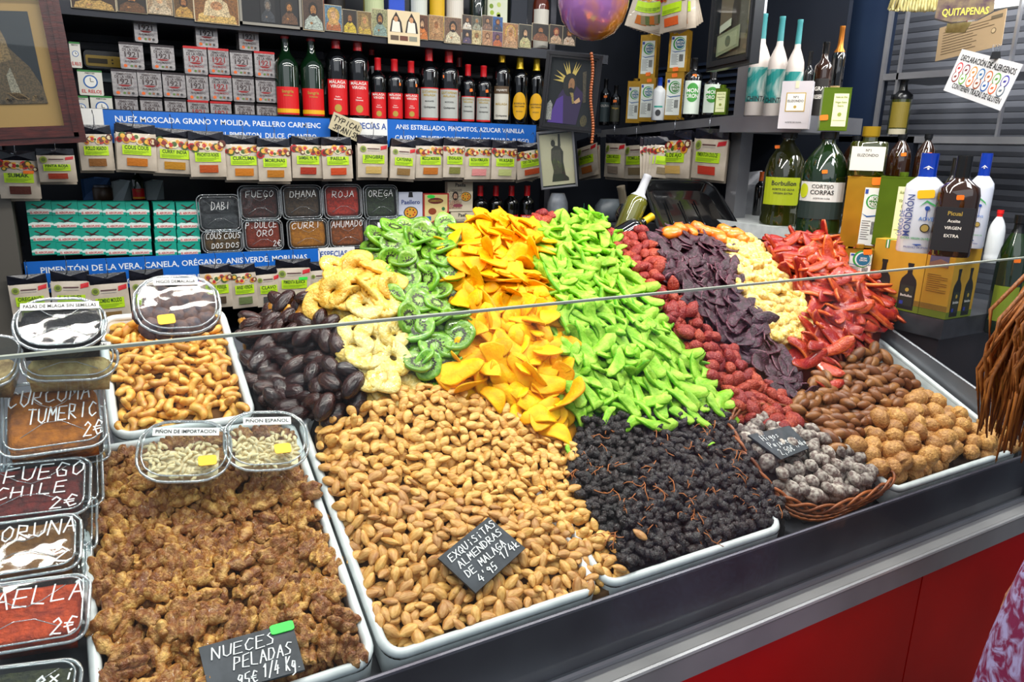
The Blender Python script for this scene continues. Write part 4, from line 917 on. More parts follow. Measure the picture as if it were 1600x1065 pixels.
# ================================================================== pictures
WOODF = mat('mahogany_frame', '4E1C16', .3, 0, '2E0F0D', 20, .1, 60, coat=.4, stretch=(1, 1, 8)); BLKF = mat('black_frame', '17161B', .3, coat=.3)
def frame(name, label, X, w, h, fw, fm, d=.03, cat='picture', glass=True):
    t = thing(name, label, cat, X=X); mb = MB()
    for (a, b, c, e) in ((-w/2, w/2, 0, fw), (-w/2, w/2, h-fw, h), (-w/2, -w/2+fw, fw, h-fw), (w/2-fw, w/2, fw, h-fw)):
        mb.box(a, b, 0, d, c, e, fm); 
    mb.build('frame', t); mb = MB()
    g = fw*.35
    for (a, b, c, e) in ((-w/2+g, w/2-g, g, g*1.7), (-w/2+g, w/2-g, h-g*1.7, h-g), (-w/2+g, -w/2+g*1.7, g, h-g), (w/2-g*1.7, w/2-g, g, h-g)): mb.box(a, b, -.006, 0, c, e, fm)
    mb.build('moulding', t)
    if glass: MB().box(-w/2+fw, w/2-fw, .004, .006, fw, h-fw, FRAMEGLASS).build('glass', t)
    MB().box(-w/2+fw*.8, w/2-fw*.8, .020, d-.001, fw*.8, h-fw*.8, flat('B38B4E' if 'veiled' in label else '0C0C12')).build('backing', t)
    return t
# big mahogany frame, leaning slightly
yb = 2.35; BR = hY(136, 222, yb); TR = hY(100, -8, yb); BL = hY(-90, 232, yb)
X = frameX((BR+BL)/2, BR-BL, TR-BR); w = np.linalg.norm(BR-BL); h = np.linalg.norm(TR-BR)*1.12
t = frame('wooden_picture_frame', 'large mahogany frame with sepia print of a veiled figure, upper left', X, w, h, .045, WOODF)
iw, ih = w-.09, h-.09; mb = MB(); y = .018; zc = .045
mb.box(-iw*.44, iw*.37, y-.001, y, zc+ih*.18, zc+ih*.88, pr('20242C'))
f = lambda L: [((x*.8+.105)*iw, zc+z*ih) for x, z in L]
mb.prism(f([(-.44, .18), (.35, .18), (.33, .30), (.22, .46), (.05, .58), (-.05, .66), (-.40, .66), (-.44, .5)]), y-.0016, y, pr('6A543A'))
mb.prism(f([(-.34, .45), (.02, .52), (.0, .66), (-.05, .76), (-.13, .80), (-.24, .80), (-.32, .72)]), y-.0022, y, pr('94774F'))
mb.prism(f([(-.29, .50), (-.09, .52), (-.08, .66), (-.13, .75), (-.23, .75), (-.29, .66)]), y-.0026, y, pr('A98350'))
for s in (-.24, -.13): mb.prism(f(disc(s, .655, .028, .008, 8)), y-.003, y, pr('3A2818'))
mb.prism(f([(-.2, .65), (-.17, .65), (-.165, .6), (-.205, .6)]), y-.003, y, pr('8A6438')); mb.prism(f(disc(-.185, .565, .035, .008, 8)), y-.003, y, pr('5A3424'))
mb.prism(f([(-.08, .40), (-.02, .46), (.0, .40), (.05, .26), (-.07, .25)]), y-.003, y, pr('A89C86'))
for q in range(5): mb.prism(f([(-.12+q*.03, .26), (-.10+q*.03, .27), (.02+q*.03, .22), (0+q*.03, .205)]), y-.0034, y, pr('8A6A42'))
for q in range(26): mb.prism(f(disc(RNG.uniform(-.42, .33), RNG.uniform(.19, .235), .02, .012, 6)), y-.0028, y, flat(RNG.choice(['4A3824', '7A5E3A', '3A2C1C'])))
for q in range(6): mb.box(-iw*.3+q*.03*iw, -iw*.28+q*.03*iw+iw*.012, y-.002, y, zc+ih*.115, zc+ih*.13, pr('8A6A3A'))
mb.build('sepia_print', t)
# dark religious frame
TLp, BLp, BRp = hY(840, 78, 2.42), hY(842, 200, 2.42), hY(927, 209, 2.30)
X = frameX((BLp+BRp)/2, BRp-BLp, TLp-BLp); w = np.linalg.norm(BRp-BLp); h = np.linalg.norm(TLp-BLp)
t = frame('dark_picture_frame', 'black frame with robed figure in purple and golden rays, right of the yellow capped bottles', X, w, h, .02, BLKF)
iw, ih = w-.04, h-.04; zc = .02; f = lambda L: [(x*iw, zc+z*ih) for x, z in L]; y = .018; mb = MB()
mb.prism(f([(-.46, .02), (.2, .02), (.30, .5), (.05, .64), (-.12, .62), (-.26, .45)]), y-.001, y, flat('3A2450'))
mb.prism(f([(-.46, .02), (-.1, .02), (-.16, .45), (-.3, .38)]), y-.0014, y, flat('5E3A98'))
mb.prism(f(disc(-.04, .62, .15, .18, 14)), y-.0016, y, pr('2C2622')); mb.prism(f(disc(0, .62, .07, .10, 12)), y-.002, y, flat('B07A50')); mb.prism(f(disc(0, .535, .06, .045, 10)), y-.0024, y, pr('1E1612'))
mb.prism(f([(-.02, .64), (.0, .64), (.01, .59), (-.02, .59)]), y-.0024, y, pr('A8744C'))
for a in (165, 150, 178, 112, 103, 121, 68, 77, 60):
    c, s = math.cos(R(a)), math.sin(R(a)); mb.prism(f([(-.03+.16*c-.02*s, .66+.16*s*.8+.02*c), (-.03+.40*c, .66+.40*s*.8), (-.03+.16*c+.02*s, .66+.16*s*.8-.02*c)]), y-.0018, y, flat('F0CC6A'))
mb.prism(f([(.3, .36), (.36, .38), (.30, .84), (.22, .82)]), y-.0012, y, pr('6A5A44')); mb.prism(f([(.14, .34), (.24, .38), (.2, .44), (.08, .36)]), y-.0028, y, flat('E0AC80'))
mb.prism(f([(-.02, .5), (.06, .5), (.1, .34), (.06, .34), (.02, .44)]), y-.003, y, pr('C8A85A')); mb.prism(f([(-.5, .06), (-.38, .06), (-.38, .3), (-.44, .36), (-.5, .3)]), y-.003, y, pr('C8C0B8'))
mb.prism(f(disc(.36, .09, .08, .09, 12)), y-.0012, y, pr('6A5A34')); mb.build('printed_figure', t)
# rosary
ros = thing('rosary', 'string of small wooden beads hanging on the dark frame edge', 'rosary', hY(926, 82, 2.292), 0)
n0 = Vector(ros.location); q0 = hY(924, 84, 2.292); q1 = hY(925, 222, 2.292); bead = None
WBD = mat('wooden_bead', 'A4562A', .35, coat=.3); V, Fc = ellipsoid(.0062, .0062, .0062, 8, 6)
for i in range(33):
    p = q0+(q1-q0)*(i/32)+np.array([.005*math.sin(i*.3), 0, 0])-np.array(n0)
    if bead is None: bead = MB().add(V, Fc, WBD).build('bead', ros, True); bead.location = p
    else: c = bead.copy(); COL.objects.link(c); c.location = p
# silver framed statue photograph
TLp, BLp, BRp = hY(842, 206, 2.45), hY(846, 297, 2.45), hY(903, 291, 2.38)
X = frameX((BLp+BRp)/2, BRp-BLp, TLp-BLp); w = np.linalg.norm(BRp-BLp); h = np.linalg.norm(TLp-BLp)
t = frame('silver_picture_frame', 'silver frame with sepia photograph of a statue raising a torch', X, w, h, .008, STEEL, .012)
mb = MB(); y = .018; f = lambda L: [(x*w, z*h) for x, z in L]; mb.box(-w*.45, w*.45, .008, .012, h*.06, h*.94, flat('D0C4A4'))
DK = flat('3E3A32'); y = .008
mb.prism(f([(-.18, .12), (.28, .12), (.28, .17), (.2, .22), (.16, .45), (.18, .62), (.1, .72), (-.04, .74), (-.14, .68), (-.16, .5), (-.12, .3), (-.16, .2)]), y-.001, y, DK)
mb.prism(f(disc(-.08, .78, .06, .06, 10)), y-.001, y, DK); mb.prism(f([(.04, .7), (.12, .72), (.12, .93), (.07, .93)]), y-.001, y, DK)
for a in (60, 90, 120, 150, 30): mb.prism(f([(-.09, .80), (-.07, .80), (-.08+.12*math.cos(R(a)), .80+.09*math.sin(R(a)))]), y-.001, y, DK)
for q in range(6): mb.box((-.12+.04*q)*w, (-.105+.04*q)*w, y-.0014, y, h*.25, h*.66, flat('6E6654'))
mb.build('statue_print', t)
# upper right frame with a banknote
BLp, BRp, TRp = hX(1103, 112, 1.80), hX(1171, 98, 1.72), hX(1176, -6, 1.72)
X = frameX((BLp+BRp)/2, BRp-BLp, np.array([0, 0, 1.])+0*(TRp-BRp)); w = np.linalg.norm(BRp-BLp); h = .36
t = frame('portrait_frame', 'dark frame with sepia portrait and banknote, left of the white bottles', X, w, h, .028, mat('grey_black_frame', '24262A', .3, .2))
mb = MB(); f = lambda L: [(x*w, z*h) for x, z in L]; y = .018
mb.box(-w*.36, w*.36, .016, .02, h*.1, h*.9, flat('6E604C')); mb.prism(f([(-.1, .3), (.28, .25), (.26, .55), (.16, .68), (.0, .68), (-.08, .5)]), .015, .02, flat('3C342C')); mb.prism(f(disc(.08, .74, .07, .08, 12)), .0145, .02, flat('4A3A2E'))
o = mb.build('sepia_print', t); mb = MB(); mb.prism(f([(-.34, .11), (.16, .16), (.16, .33), (-.34, .28)]), .008, .010, flat('8A8E6E')); mb.prism(f([(-.30, .14), (.12, .18), (.12, .30), (-.30, .26)]), .0074, .010, flat('A3A684')); mb.prism(f(disc(-.08, .22, .06, .045, 12)), .0068, .01, flat('5E6650')); mb.prism(f([(-.3, .3), (-.05, .34), (-.05, .40), (-.3, .36)]), .008, .010, flat('C9CBB4')); mb.build('banknote', t)
# hanging iridescent lamp bowl
P = hY(924, 64, 1.95); hl = thing('hanging_lamp_bowl', 'purple iridescent glass lamp bowl hanging at the top centre', 'lamp', P, 0)
rr = roundw(868, 982, hY(924, 0, 1.95))/2
PUR = mat('iridescent_glass', 'A06CB0', .14, .35, 'D88A30', 9, .05, coat=.6, edge=(.45, .62), stretch=(1, 1, .7))
MB().lathe([(.0, 0), (rr*.30, .004), (rr*.62, .022), (rr*.85, .055), (rr*.97, .095), (rr, .14), (rr*.93, .19), (rr*.7, .235), (rr*.3, .26), (.02, .262), (.02, .30), (0, .30)], PUR, 32).build('glass_bowl', hl, True)
MB().tube([(0, 0, .30), (0, 0, .75)], .003, INK, 5).build('cord', hl)

# ================================================================== goods on the corner shelf (upper right)
GT = mat('gold_tin', 'C89A2C', .27, .55, 'A87C20', 6); GT2 = mat('green_tin', '6E8A1E', .28, .6, '567014', 5); MLB = flat('E6ECE6')
def place(px0, px1, py0, py1, X): return span(px0, px1, py0, py1, ('X', X))
def oil_tin(label, c, pyt, pyb, wpx, pl, m=GT, rz=None, dk=.62, text='MON', text2='DRON', green=False, stk=None, lab=(-.38, .38), hat=True):
    B = hitp(c, pyb, pl); T = hitp(c, pyt, pl); h = T[2]-B[2]; w = roundw(c-wpx/2, c+wpx/2, B); rz = faceang(B, 1)+(rz or 0)
    t = thing('oil_tin', label, 'tin', B, rz, 'olive oil tins'); d = w*dk
    MB().prism(rrect(w, h, .006, 3, 0, h/2), 0, d, m).build('tin_body', t, 2)
    mb = MB().prism(rrect(w*1.02, h*.02, .001, 1, 0, h*.99), -.001, d+.001, m).prism(rrect(w*1.02, h*.02, .001, 1, 0, h*.01), -.001, d+.001, m); mb.build('seam', t)
    if hat: MB().lathe([(.012, h), (.012, h+.012), (0, h+.012)], m, 12, cx=0, cy=d/2).build('spout_cap', t)
    mb = MB(); y = -.0012; x0, x1 = lab[0]*w, lab[1]*w; cw = x1-x0; xc = (x0+x1)/2
    mb.prism([(x0, h*.1), (x1, h*.1), (x1, h*.86), (x0, h*.86)], y, 0, MLB if not green else flat('E4E8B4')); o = mb.build('paper_label', t); mb = MB()
    if not green:
        mb.prism(disc(xc+cw*.06, h*.68, cw*.42, n=20), y-.0006, 0, flat('2E9A3A')); mb.prism(disc(xc+cw*.10, h*.68, cw*.36, n=20), y-.001, 0, flat('DDE8E4')); mb.prism(disc(xc+cw*.12, h*.68, cw*.31, n=20), y-.0014, 0, flat('3F7F3A' if 'green' in label else '1E6A8A'))
        put_text(mb, text, xc-cw*.16, xc+cw*.42, h*.69, h*.055, WHITE, y-.002, center=True); put_text(mb, text2, xc-cw*.16, xc+cw*.42, h*.62, h*.055, WHITE, y-.002, center=True)
        mb.prism([(x0, h*.52), (x0+cw*.3, h*.47), (x1, h*.50), (x1, h*.515), (x0+cw*.3, h*.49)], y-.001, 0, flat('1E5A9A')); mb.prism([(x0+cw*.04, h*.78), (x0+cw*.2, h*.78), (x0+cw*.2, h*.84), (x0+cw*.04, h*.84)], y-.001, 0, flat('2A4AA0'))
        for q in range(9): mb.box(x0+cw*.08, x0+cw*(.45 if q % 2 else .55), y-.001, 0, h*(.42-.03*q), h*(.428-.03*q), flat('6A6E70'))
        for q in range(8): mb.box(x0+cw*(.62+.035*q), x0+cw*(.635+.035*q), y-.001, 0, h*.25, h*.42, INK)
    else:
        for q, (s, z) in enumerate([('Aceite de Oliva', .76), ('Virgen Extra', .64), ('Extra', .56)]): put_text(mb, s, x0+cw*.1, x1-cw*.1, h*z, h*.045, flat('6A7A2A'), y-.001, center=True)
        mb.prism(disc(xc, h*.38, cw*.14, n=14), y-.001, 0, flat('8A9A3A')); mb.box(x0+cw*.08, x1-cw*.08, y-.001, 0, h*.24, h*.246, flat('8AA030'))
    mb.build('lettering', o)
    if stk: sticker(t, stk[0]*w, stk[1]*h, 0, ORANGE, w*.3, w*.2, y=-.003)
    return t
oil_tin('gold oil tin half hidden at the left end of the corner shelf', 988, 127, 192, 22, ('X', 2.22), rz=-.2)
oil_tin('gold oil tin with blue emblem, lower one left of the white bottle', 1008, 122, 190, 26, ('X', 2.14), rz=-.3, stk=(.1, .94))
oil_tin('gold oil tin stacked upon the lower left tin of the corner shelf', 1010, 55, 122, 27, ('X', 2.14), rz=-.3, stk=(.1, .09))
oil_tin('gold and green oil tin, lower one in the middle of the corner shelf', 1049, 113, 187, 30, ('X', 2.14), rz=-.3, stk=(.0, .93))
oil_tin('gold oil tin stacked on the middle tin under the packet bunch', 1057, 48, 112, 31, ('X', 2.14), rz=-.3, stk=(-.05, .06))
oil_tin('small green tin at the right end of the corner shelf', 1124, 138, 179, 20, ('X', 2.10), m=GT2, rz=-.3, green=True)
def rbot(label, a, b, c, d, X, **kw):
    B = hX((a+b)/2, d, X); T = hX((a+b)/2, c, X); r = roundw(a, b, B)/2; return bottle('oil_bottle', label, B, r, T[2]-B[2], faceang(B, 1)+kw.pop('drz', 0), **kw)
MG = flat('DCE8DC')
rbot('small dark oil bottle with orange sticker, left end of corner shelf', 935, 952, 124, 196, 2.2, prof=SHOULDER, cap=BLACKP, labels=[((.08, .5, flat('4A5A5E'), 55), dict(texts=[('OLIVA', .4, .05, LT_W)]))], stick=(0, .62, 1.))
rbot('small dark oil bottle with gold crest, right of its neighbour with green label', 951, 968, 134, 195, 2.17, prof=SHOULDER, cap=BLACKP, labels=[((.08, .5, flat('2A2E22'), 55), dict(texts=[('Virgen', .4, .05, LT_G)]))], stick=(-.1, .6, 1.))
rbot('white bottle with eye emblem between the gold tins', 1017, 1037, 122, 188, 2.1, prof=SHOULDER, glass=mat('white_glass', 'DDE2E4', .15), cap=mat('blue_cap', '0F3FA8', .2, .3, coat=.5), labels=[((.3, .34, flat('2E9A8A'), 40),), ((.1, .25, LT_D, 24), dict(shape='oval', name='seal'))])
rbot('dark oil bottle with round green label, taller one right on the corner shelf', 1064, 1093, 92, 184, 2.12, prof=SHOULDER, cap=BLACKP, labels=[((.06, .62, MG, 55), dict(texts=[])), ((.26, .58, flat('3E9A3A'), 40), dict(shape='oval', name='emblem', texts=[('MON', .42, .07, WHITE), ('DRON', .33, .07, WHITE)]))], stick=(.1, .70, .9))
rbot('wide dark oil bottle with green label beside the small green tin', 1095, 1124, 110, 181, 2.16, prof=[(a, b) for a, b in SHOULDER], cap=BLACKP, labels=[((.06, .68, MG, 55),), ((.28, .62, flat('3E9A3A'), 40), dict(shape='oval', name='emblem', texts=[('MON', .47, .08, WHITE), ('DRON', .36, .08, WHITE)]))])
# white bottles with teal wave label
WG = mat('matt_white_bottle', 'D9CFC8', .35); TC = mat('teal_cap', '3F8E92', .4)
TW = mat('wave_label', '1E8A86', .45, 0, 'D9E2DC', 9, dist=1.5, edge=(.42, .6))
CH = [(.95, 0), (1, .01), (1, .52), (.93, .58), (.62, .66), (.36, .72), (.30, .79), (.27, .97), (.29, .975), (.29, 1), (0, 1)]
for i, (a, b, c, d) in enumerate([(1162, 1195, 25, 181), (1191, 1221, 29, 183), (1219, 1247, 34, 186)]):
    rbot('white bottle with teal neck and wave label, %s of the three' % ORD[i], a, b, c, d, 2.12+i*.0, prof=CH, glass=WG, cap=TC, capz=.76, labels=[((.14, .48, TW, 85), dict(texts=[('CHINTA', .145, .05, LT_D)]))], group='white bottles with teal wave labels')
rbot('dark bottle with long gold capsule behind the green tin', 1286, 1308, 44, 195, 2.25, prof=SHOULDER, cap=mat('copper_foil', 'B8702A', .3, .7), capz=.74, labels=[((.1, .4, flat('B89A6A'), 40),)])
rbot('dark brandy bottle between the white carton and the green tin', 1262, 1290, 68, 192, 2.12, prof=SHOULDER, glass=GBR, cap=BLACKP, capz=.86, labels=[((.06, .55, flat('1E1A18'), 50), dict(texts=[('GRAN', .4, .05, LT_W), ('RESERVA', .3, .05, LT_W)]))])
rbot('small dark bottle behind the white carton', 1246, 1263, 82, 190, 2.2, prof=SHOULDER, cap=BLACKP)
# cartons
def carton(label, c, pyt, pyb, wpx, X, m, rz, dk, print_fn):
    B = hX(c, pyb, X); T = hX(c, pyt, X); h = T[2]-B[2]; w = roundw(c-wpx/2, c+wpx/2, B); t = thing('carton', label, 'box', B, faceang(B, 1)+rz)
    MB().box(-w/2, w/2, 0, w*dk, 0, h, m).build('carton_body', t); mb = MB(); print_fn(mb, w, h); mb.build('front_print', t); return t
def pr_eli(mb, w, h):
    mb.box(-w*.32, w*.32, -.0008, 0, h*.36, h*.76, LT_G); mb.box(-w*.29, w*.29, -.0014, 0, h*.38, h*.74, flat('ECEAE4')); mb.box(-w*.06, w*.06, -.001, 0, h*.85, h*1., flat('D8D6B8'))
    put_text(mb, 'Nº1', -w*.2, w*.2, h*.64, h*.05, LT_D, -.002, center=True); put_text(mb, 'ELIZONDO', -w*.26, w*.26, h*.56, h*.05, LT_D, -.002, center=True); mb.prism(disc(0, h*.46, w*.05, n=10), -.002, 0, LT_G)
    put_text(mb, 'ACEITE DE OLIVA', -w*.35, w*.35, h*.12, h*.03, LT_D, -.002, center=True)
carton('tall white carton with gold framed label standing on the bottle caps', 1238, 127, 201, 48, 1.98, mat('white_carton', 'CFCAD0', .4), -.12, .55, pr_eli)
t = oil_tin('bright green rectangular tin with cream label standing on the bottle caps', 1301, 137, 204, 44, ('X', 1.98), m=GT2, rz=.12, green=True, lab=(-.1, .42), hat=False, stk=(-.38, .3))
# ================================================================== big oil bottles on the white worktop
JUG = [(.9, 0), (1, .02), (1, .12), (.96, .16), (1, .20), (1, .50), (.97, .62), (.84, .72), (.62, .80), (.40, .86), (.30, .89), (.30, .93), (.36, .935), (.36, .99), (.0, 1.0)]
OILM = mat('oil_pet', '1E2206', .07, 0, '2E300A', 8, spec=.8, coat=.7)
OILG = mat('oil_pet_green', '10240F', .07, 0, '1A3012', 8, spec=.8, coat=.7)
rbot('big oil bottle with lime green label', 1184, 1249, 205, 357, 2.10, prof=JUG, glass=OILM, cap=BLACKP, capz=.93, labels=[((.26, .54, flat('B4C21C'), 60), dict(texts=[('Borbullon', .46, .045, LT_D), ('ACEITE DE OLIVA', .41, .02, LT_D), ('VIRGEN EXTRA', .37, .02, LT_D)]))], stick=(-.5, .84, .74), n=28)
rbot('big dark green oil bottle with white label and yellow drop', 1239, 1313, 206, 364, 2.02, prof=JUG, glass=OILG, cap=BLACKP, capz=.93, labels=[((.33, .52, flat('DCDCD6'), 62), dict(texts=[('     CORTIJO', .46, .036, flat('4A4A44')), ('    CORPAS', .40, .042, flat('2A2A26')), ('ACEITE DE OLIVA', .355, .014, LT_D)])), ((.16, .33, flat('24322E'), 62), dict(name='back_label')), ((.36, .50, flat('C6D21E'), 13), dict(shape='oval', name='emblem', off=-47))], stick=(0, .62, 1.0), n=28)
for i, (a, b, c, d) in enumerate([(1308, 1346, 212, 300), (1330, 1370, 205, 300), (1378, 1416, 210, 300), (1420, 1454, 210, 300)]):
    rbot('amber oil bottle with black cap in the back row, %s from left' % ORD[i], a, b, c, d, 2.28+.03*i, prof=JUG, glass=GBR, cap=BLACKP, capz=.9, stick=(.3, .66, .95), group='amber oil bottles in the back row')
rbot('dark small bottle with orange top beside the white paper bag', 1174, 1192, 268, 340, 2.3, prof=SHOULDER, cap=mat('orange_cap', 'E0621A', .4))
# stacked steel box carrying the cartons
cx0, cy0, cz0 = hX(1475, 500, 1.985)
sb = thing('steel_riser_box', 'low steel box behind the side plate carrying the cardboard bottle boxes', 'box', (cx0, cy0, cz0), 0)
MB().box(0, .42, 0, .42, -.055, -.001, DSTEEL).build('top_tray', sb)
MB().box(.012, .40, .012, .40, -.30, -.058, mat('dark_riser_panel', '3A3236', .4, .3)).build('box_body', sb)
MB().box(.02, .40, .02, .40, -cz0, -.30, DARK).build('support_leg', sb)
cz0 += .001
CB = mat('bottle_carton_cardboard', 'C79A2E', .5, 0, 'B88A26', 12)
FIELD = flat('6A7A1C'); ROWSM = flat('6A5A2A'); BOT = flat('15181A')
def bottlepic(mb, f, xc, w, h, s=1.0):
    P = [(-.42, .03), (.42, .03), (.42, .42), (.36, .48), (.12, .56), (.12, .66), (.15, .67), (.15, .71), (-.15, .71), (-.15, .67), (-.12, .66), (-.12, .56), (-.36, .48), (-.42, .42)]
    mb.prism([(xc+x*w*s, z*h) for x, z in P], -.0012, 0, BOT, f)
    mb.prism([(xc+x*w*s*.82, z*h) for x, z in [(-.42, .08), (.42, .08), (.42, .38), (-.42, .38)]], -.0018, 0, flat('262B24'), f)
    mb.prism(disc(xc, h*.32, w*.1, h*.03, 8), -.0022, 0, LT_G, f); put_text(mb, 'Borbullon', xc-w*.3, xc+w*.3, h*.22, h*.035, LT_W, -.0024, f, center=True); mb.box(xc-w*.3, xc-w*.12, -.0024, 0, h*.10, h*.15, flat('2A3A9A'), f)
def carton_box(label, y0, ln, wd, panels, note, h):
    t = thing('bottle_carton', label, 'box', (cx0+.003, y0, cz0), 0, 'cardboard olive oil boxes')
    MB().box(0, wd, 0, ln, 0, h, CB).build('cardboard_body', t)
    # left face looks to -X : local x -> -Y
    XL = np.array([[0, 1, 0, 0], [-1, 0, 0, ln], [0, 0, 1, 0], [0, 0, 0, 1.]]); mb = MB()
    mb.box(0, ln, -.0006, 0, 0, h*.1, FIELD, XL)
    for q in range(5): mb.box(0, ln, -.0008, 0, h*(.1+.018*q), h*(.108+.018*q), ROWSM, XL)
    pw = ln/panels
    if note:
        mb.prism([(pw*.12, h*.72), (pw*.8, h*.72), (pw*.8, h*.92), (pw*.12, h*.92)], -.001, 0, flat('5A5A78'), XL); mb.prism([(pw*.12, h*.72), (pw*.8, h*.72), (pw*.8, h*.79), (pw*.5, h*.83), (pw*.12, h*.77)], -.0014, 0, flat('8A6A5A'), XL)
        for q in range(9): mb.box(pw*.12, pw*(.85 if q % 3 else .6), -.001, 0, h*(.6-.03*q), h*(.606-.03*q), flat('7A5A1A'), XL)
    else:
        for q in range(panels): bottlepic(mb, XL, pw*(q+.5), pw*.72, h)
    mb.build('left_print', t)
    mb = MB(); XF = np.eye(4); mb.box(0, wd, -.0006, 0, 0, h*.1, FIELD)
    for q in range(2): bottlepic(mb, XF, wd*(.27+.46*q), wd*.36, h)
    mb.build('front_print', t)
    mb = MB()
    for q in range(panels): yy = ln*(q+.5)/panels; mb.box(-.0006, 0, yy-.006, yy+.006, h*.88, h, flat('2E8A4A')); mb.box(-.0006, .06, yy-.006, yy+.006, h, h+.0006, flat('2E8A4A')); mb.box(-.0009, 0, yy-.002, yy+.002, h*.88, h, WHITE)
    mb.build('seal_tape', t); return t
hc = hX(1490, 388, cx0)[2]-cz0; hc = max(.14, min(hc, .2))
y1 = hX(1432, 490, cx0)[1]; y2 = hX(1352, 476, cx0)[1]
carton_box('cardboard bottle box at the corner with small landscape picture', cy0, y1-cy0-.002, .12, 1, True, hc)
carton_box('cardboard bottle box with two printed oil bottles beside the papaya', y1, y2-y1, .12, 2, False, hc)
zt = cz0+hc+.0012
def onbox(label, px, pyt, pxw, Xd, name='oil_bottle', **kw):
    """bottle standing on the cartons at column px, X distance Xd into the box"""
    d = ray(px, 385); s = (zt-1.6)/d[2]; 
    B = hZ(px, kw.pop('pyb'), zt); r = roundw(px-pxw/2, px+pxw/2, B)/2
    tt = (B[0]**2+B[1]**2)**.5; dd = ray(px, pyt); k = tt/math.hypot(dd[0], dd[1]); H = 1.6+dd[2]*k-zt
    return bottle(name, label, B, r, H, faceang(B, 1)+kw.pop('drz', 0), **kw)
WPB = mat('white_oil_bottle', 'D5DAE6', .18, coat=.4); BCAP = mat('cobalt_cap', '0E3FB8', .2, .4, coat=.6)
SQ = [(.96, 0), (1, .02), (1, .64), (.94, .69), (.62, .745), (.45, .77), (.43, .80), (.43, .99), (0, 1)]
for i, (px, wpx, pyt, pyb) in enumerate([(1429, 62, 239, 392), (1516, 40, 239, 386)]):
    t = onbox('white oil bottle with cobalt blue cap, %s' % ['left of the dark square bottle', 'right of the dark square bottle'][i], px, pyt, wpx, 0, pyb=pyb, prof=SQ, glass=WPB, cap=BCAP, capz=.755, sq=.35, capr=1.03, group='white oil bottles with blue caps', drz=(0 if i == 0 else -.1))
    r, H = BOT_R[t.name]
    mb = MB(); y = -r*1.01-.001
    put_text(mb, 'ÚNICO', -r*.0, r*.5, 0, .01, flat('5A6A9A'), 0) if False else None
    XR = np.eye(4); XR[:3, 0] = (0, 0, 1); XR[:3, 2] = (-1, 0, 0); XR[:3, 1] = (0, 1, 0); XR[:3, 3] = (-r*.42, y, H*.17)
    put_text(mb, 'MONDRÓN', 0, H*.42, 0, r*.34, flat('3A4A8A'), 0, XR)
    XR2 = XR.copy(); XR2[:3, 3] = (-r*.80, y, H*.17); put_text(mb, 'ÚNICO DE', 0, H*.26, 0, r*.24, flat('5A6AA0'), 0, XR2)
    mb.prism(disc(r*.28, H*.46, r*.13, n=12), y-.0004, y, flat('1E4AA0')); mb.box(r*.26, r*.30, y-.0004, y, H*.34, H*.46, flat('1E4AA0'))
    mb.prism([(-r*.15, H*.47), (r*.2, H*.54), (r*.62, H*.50), (r*.75, H*.46), (r*.6, H*.485), (r*.2, H*.52)], y-.0004, y, flat('3AA05A'))
    put_text(mb, 'AOVE', -r*.08, r*.75, H*.335, r*.2, flat('4A7AC0'), y-.0004); mb.prism(disc(r*.3, H*.26, r*.24, n=16), y-.0004, y, INK); mb.prism(disc(r*.3, H*.26, r*.19, n=16), y-.0008, y, flat('A8904A'))
    put_text(mb, 'EXTRA VIRGIN OLIVE OIL', -r*.8, r*.85, H*.14, r*.12, flat('3A9A5A'), y-.0004); put_text(mb, 'PRODUCT OF SPAIN', -r*.6, r*.6, H*.05, r*.1, flat('3A4A8A'), y-.0004, center=True)
    mb.prism([(-r*.2, H*.09), (r*.2, H*.095), (r*.3, H*.085), (r*.05, H*.08), (r*.1, H*.07), (-r*.05, H*.082)], y-.0004, y, flat('1E4AA0')); mb.build('printed_label', t)
    mb = MB(); yy = -r*.455; mb.prism([(-r*.25, H*.85), (0, H*.88), (r*.28, H*.85), (0, H*.865)], yy-.001, yy, WHITE); mb.prism(disc(0, H*.85, r*.06, n=8), yy-.001, yy, WHITE); mb.build('cap_emblem', t)
    if i == 0: sticker(t, r*.1, H*.60, 0, YELLOWS, r*.85, r*.45, y=-r*1.03)
t = onbox('large dark square oil bottle in front of the white ones', 1481, 243, 68, 0, pyb=398, prof=[(.97, 0), (1, .02), (1, .62), (.92, .69), (.55, .75), (.36, .78), (.34, .98), (0, 1)], glass=GBR, cap=BLACKP, capz=.79, sq=.35, capr=1.06, labels=[((.06, .5, flat('1A1A20'), 40), dict(round_=False, texts=[('Picual', .42, .04, LT_G), ('Aceite', .35, .03, LT_W), ('VIRGEN', .28, .03, LT_W), ('EXTRA', .20, .03, LT_W)]))], stick=(.1, .6, 1.05))
onbox('slim dark bottle with black cap between the white bottle and the square one', 1470, 246, 24, 0, pyb=383, prof=SHOULDER, glass=GB, cap=BLACKP)
t = oil_tin('tall gold oil tin with white and green label', 1338, 275, 393, 62, ('X', 2.02), rz=-.30, lab=(.0, .46), stk=(.30, .95))
t = oil_tin('olive green oil tin with cream label beside the white bottle', 1393, 275, 384, 66, ('X', 2.04), m=GT2, rz=-.1, green=True, lab=(-.05, .46), stk=(.40, .93))
t = rbot('square oil bottle with gold stopper and white label standing on the gold tin', 1322, 1381, 198, 275, 2.06, prof=[(.96, 0), (1, .03), (1, .66), (.92, .70), (.4, .71), (.38, .80), (.44, .81), (.44, .98), (0, 1)], glass=GO, cap=GOLD, capz=.79, sq=.5, labels=[((.12, .60, flat('DEDCD2'), 40), dict(round_=False, texts=[('Nº1', .5, .05, LT_D), ('ELIZONDO', .40, .055, LT_D)]))])
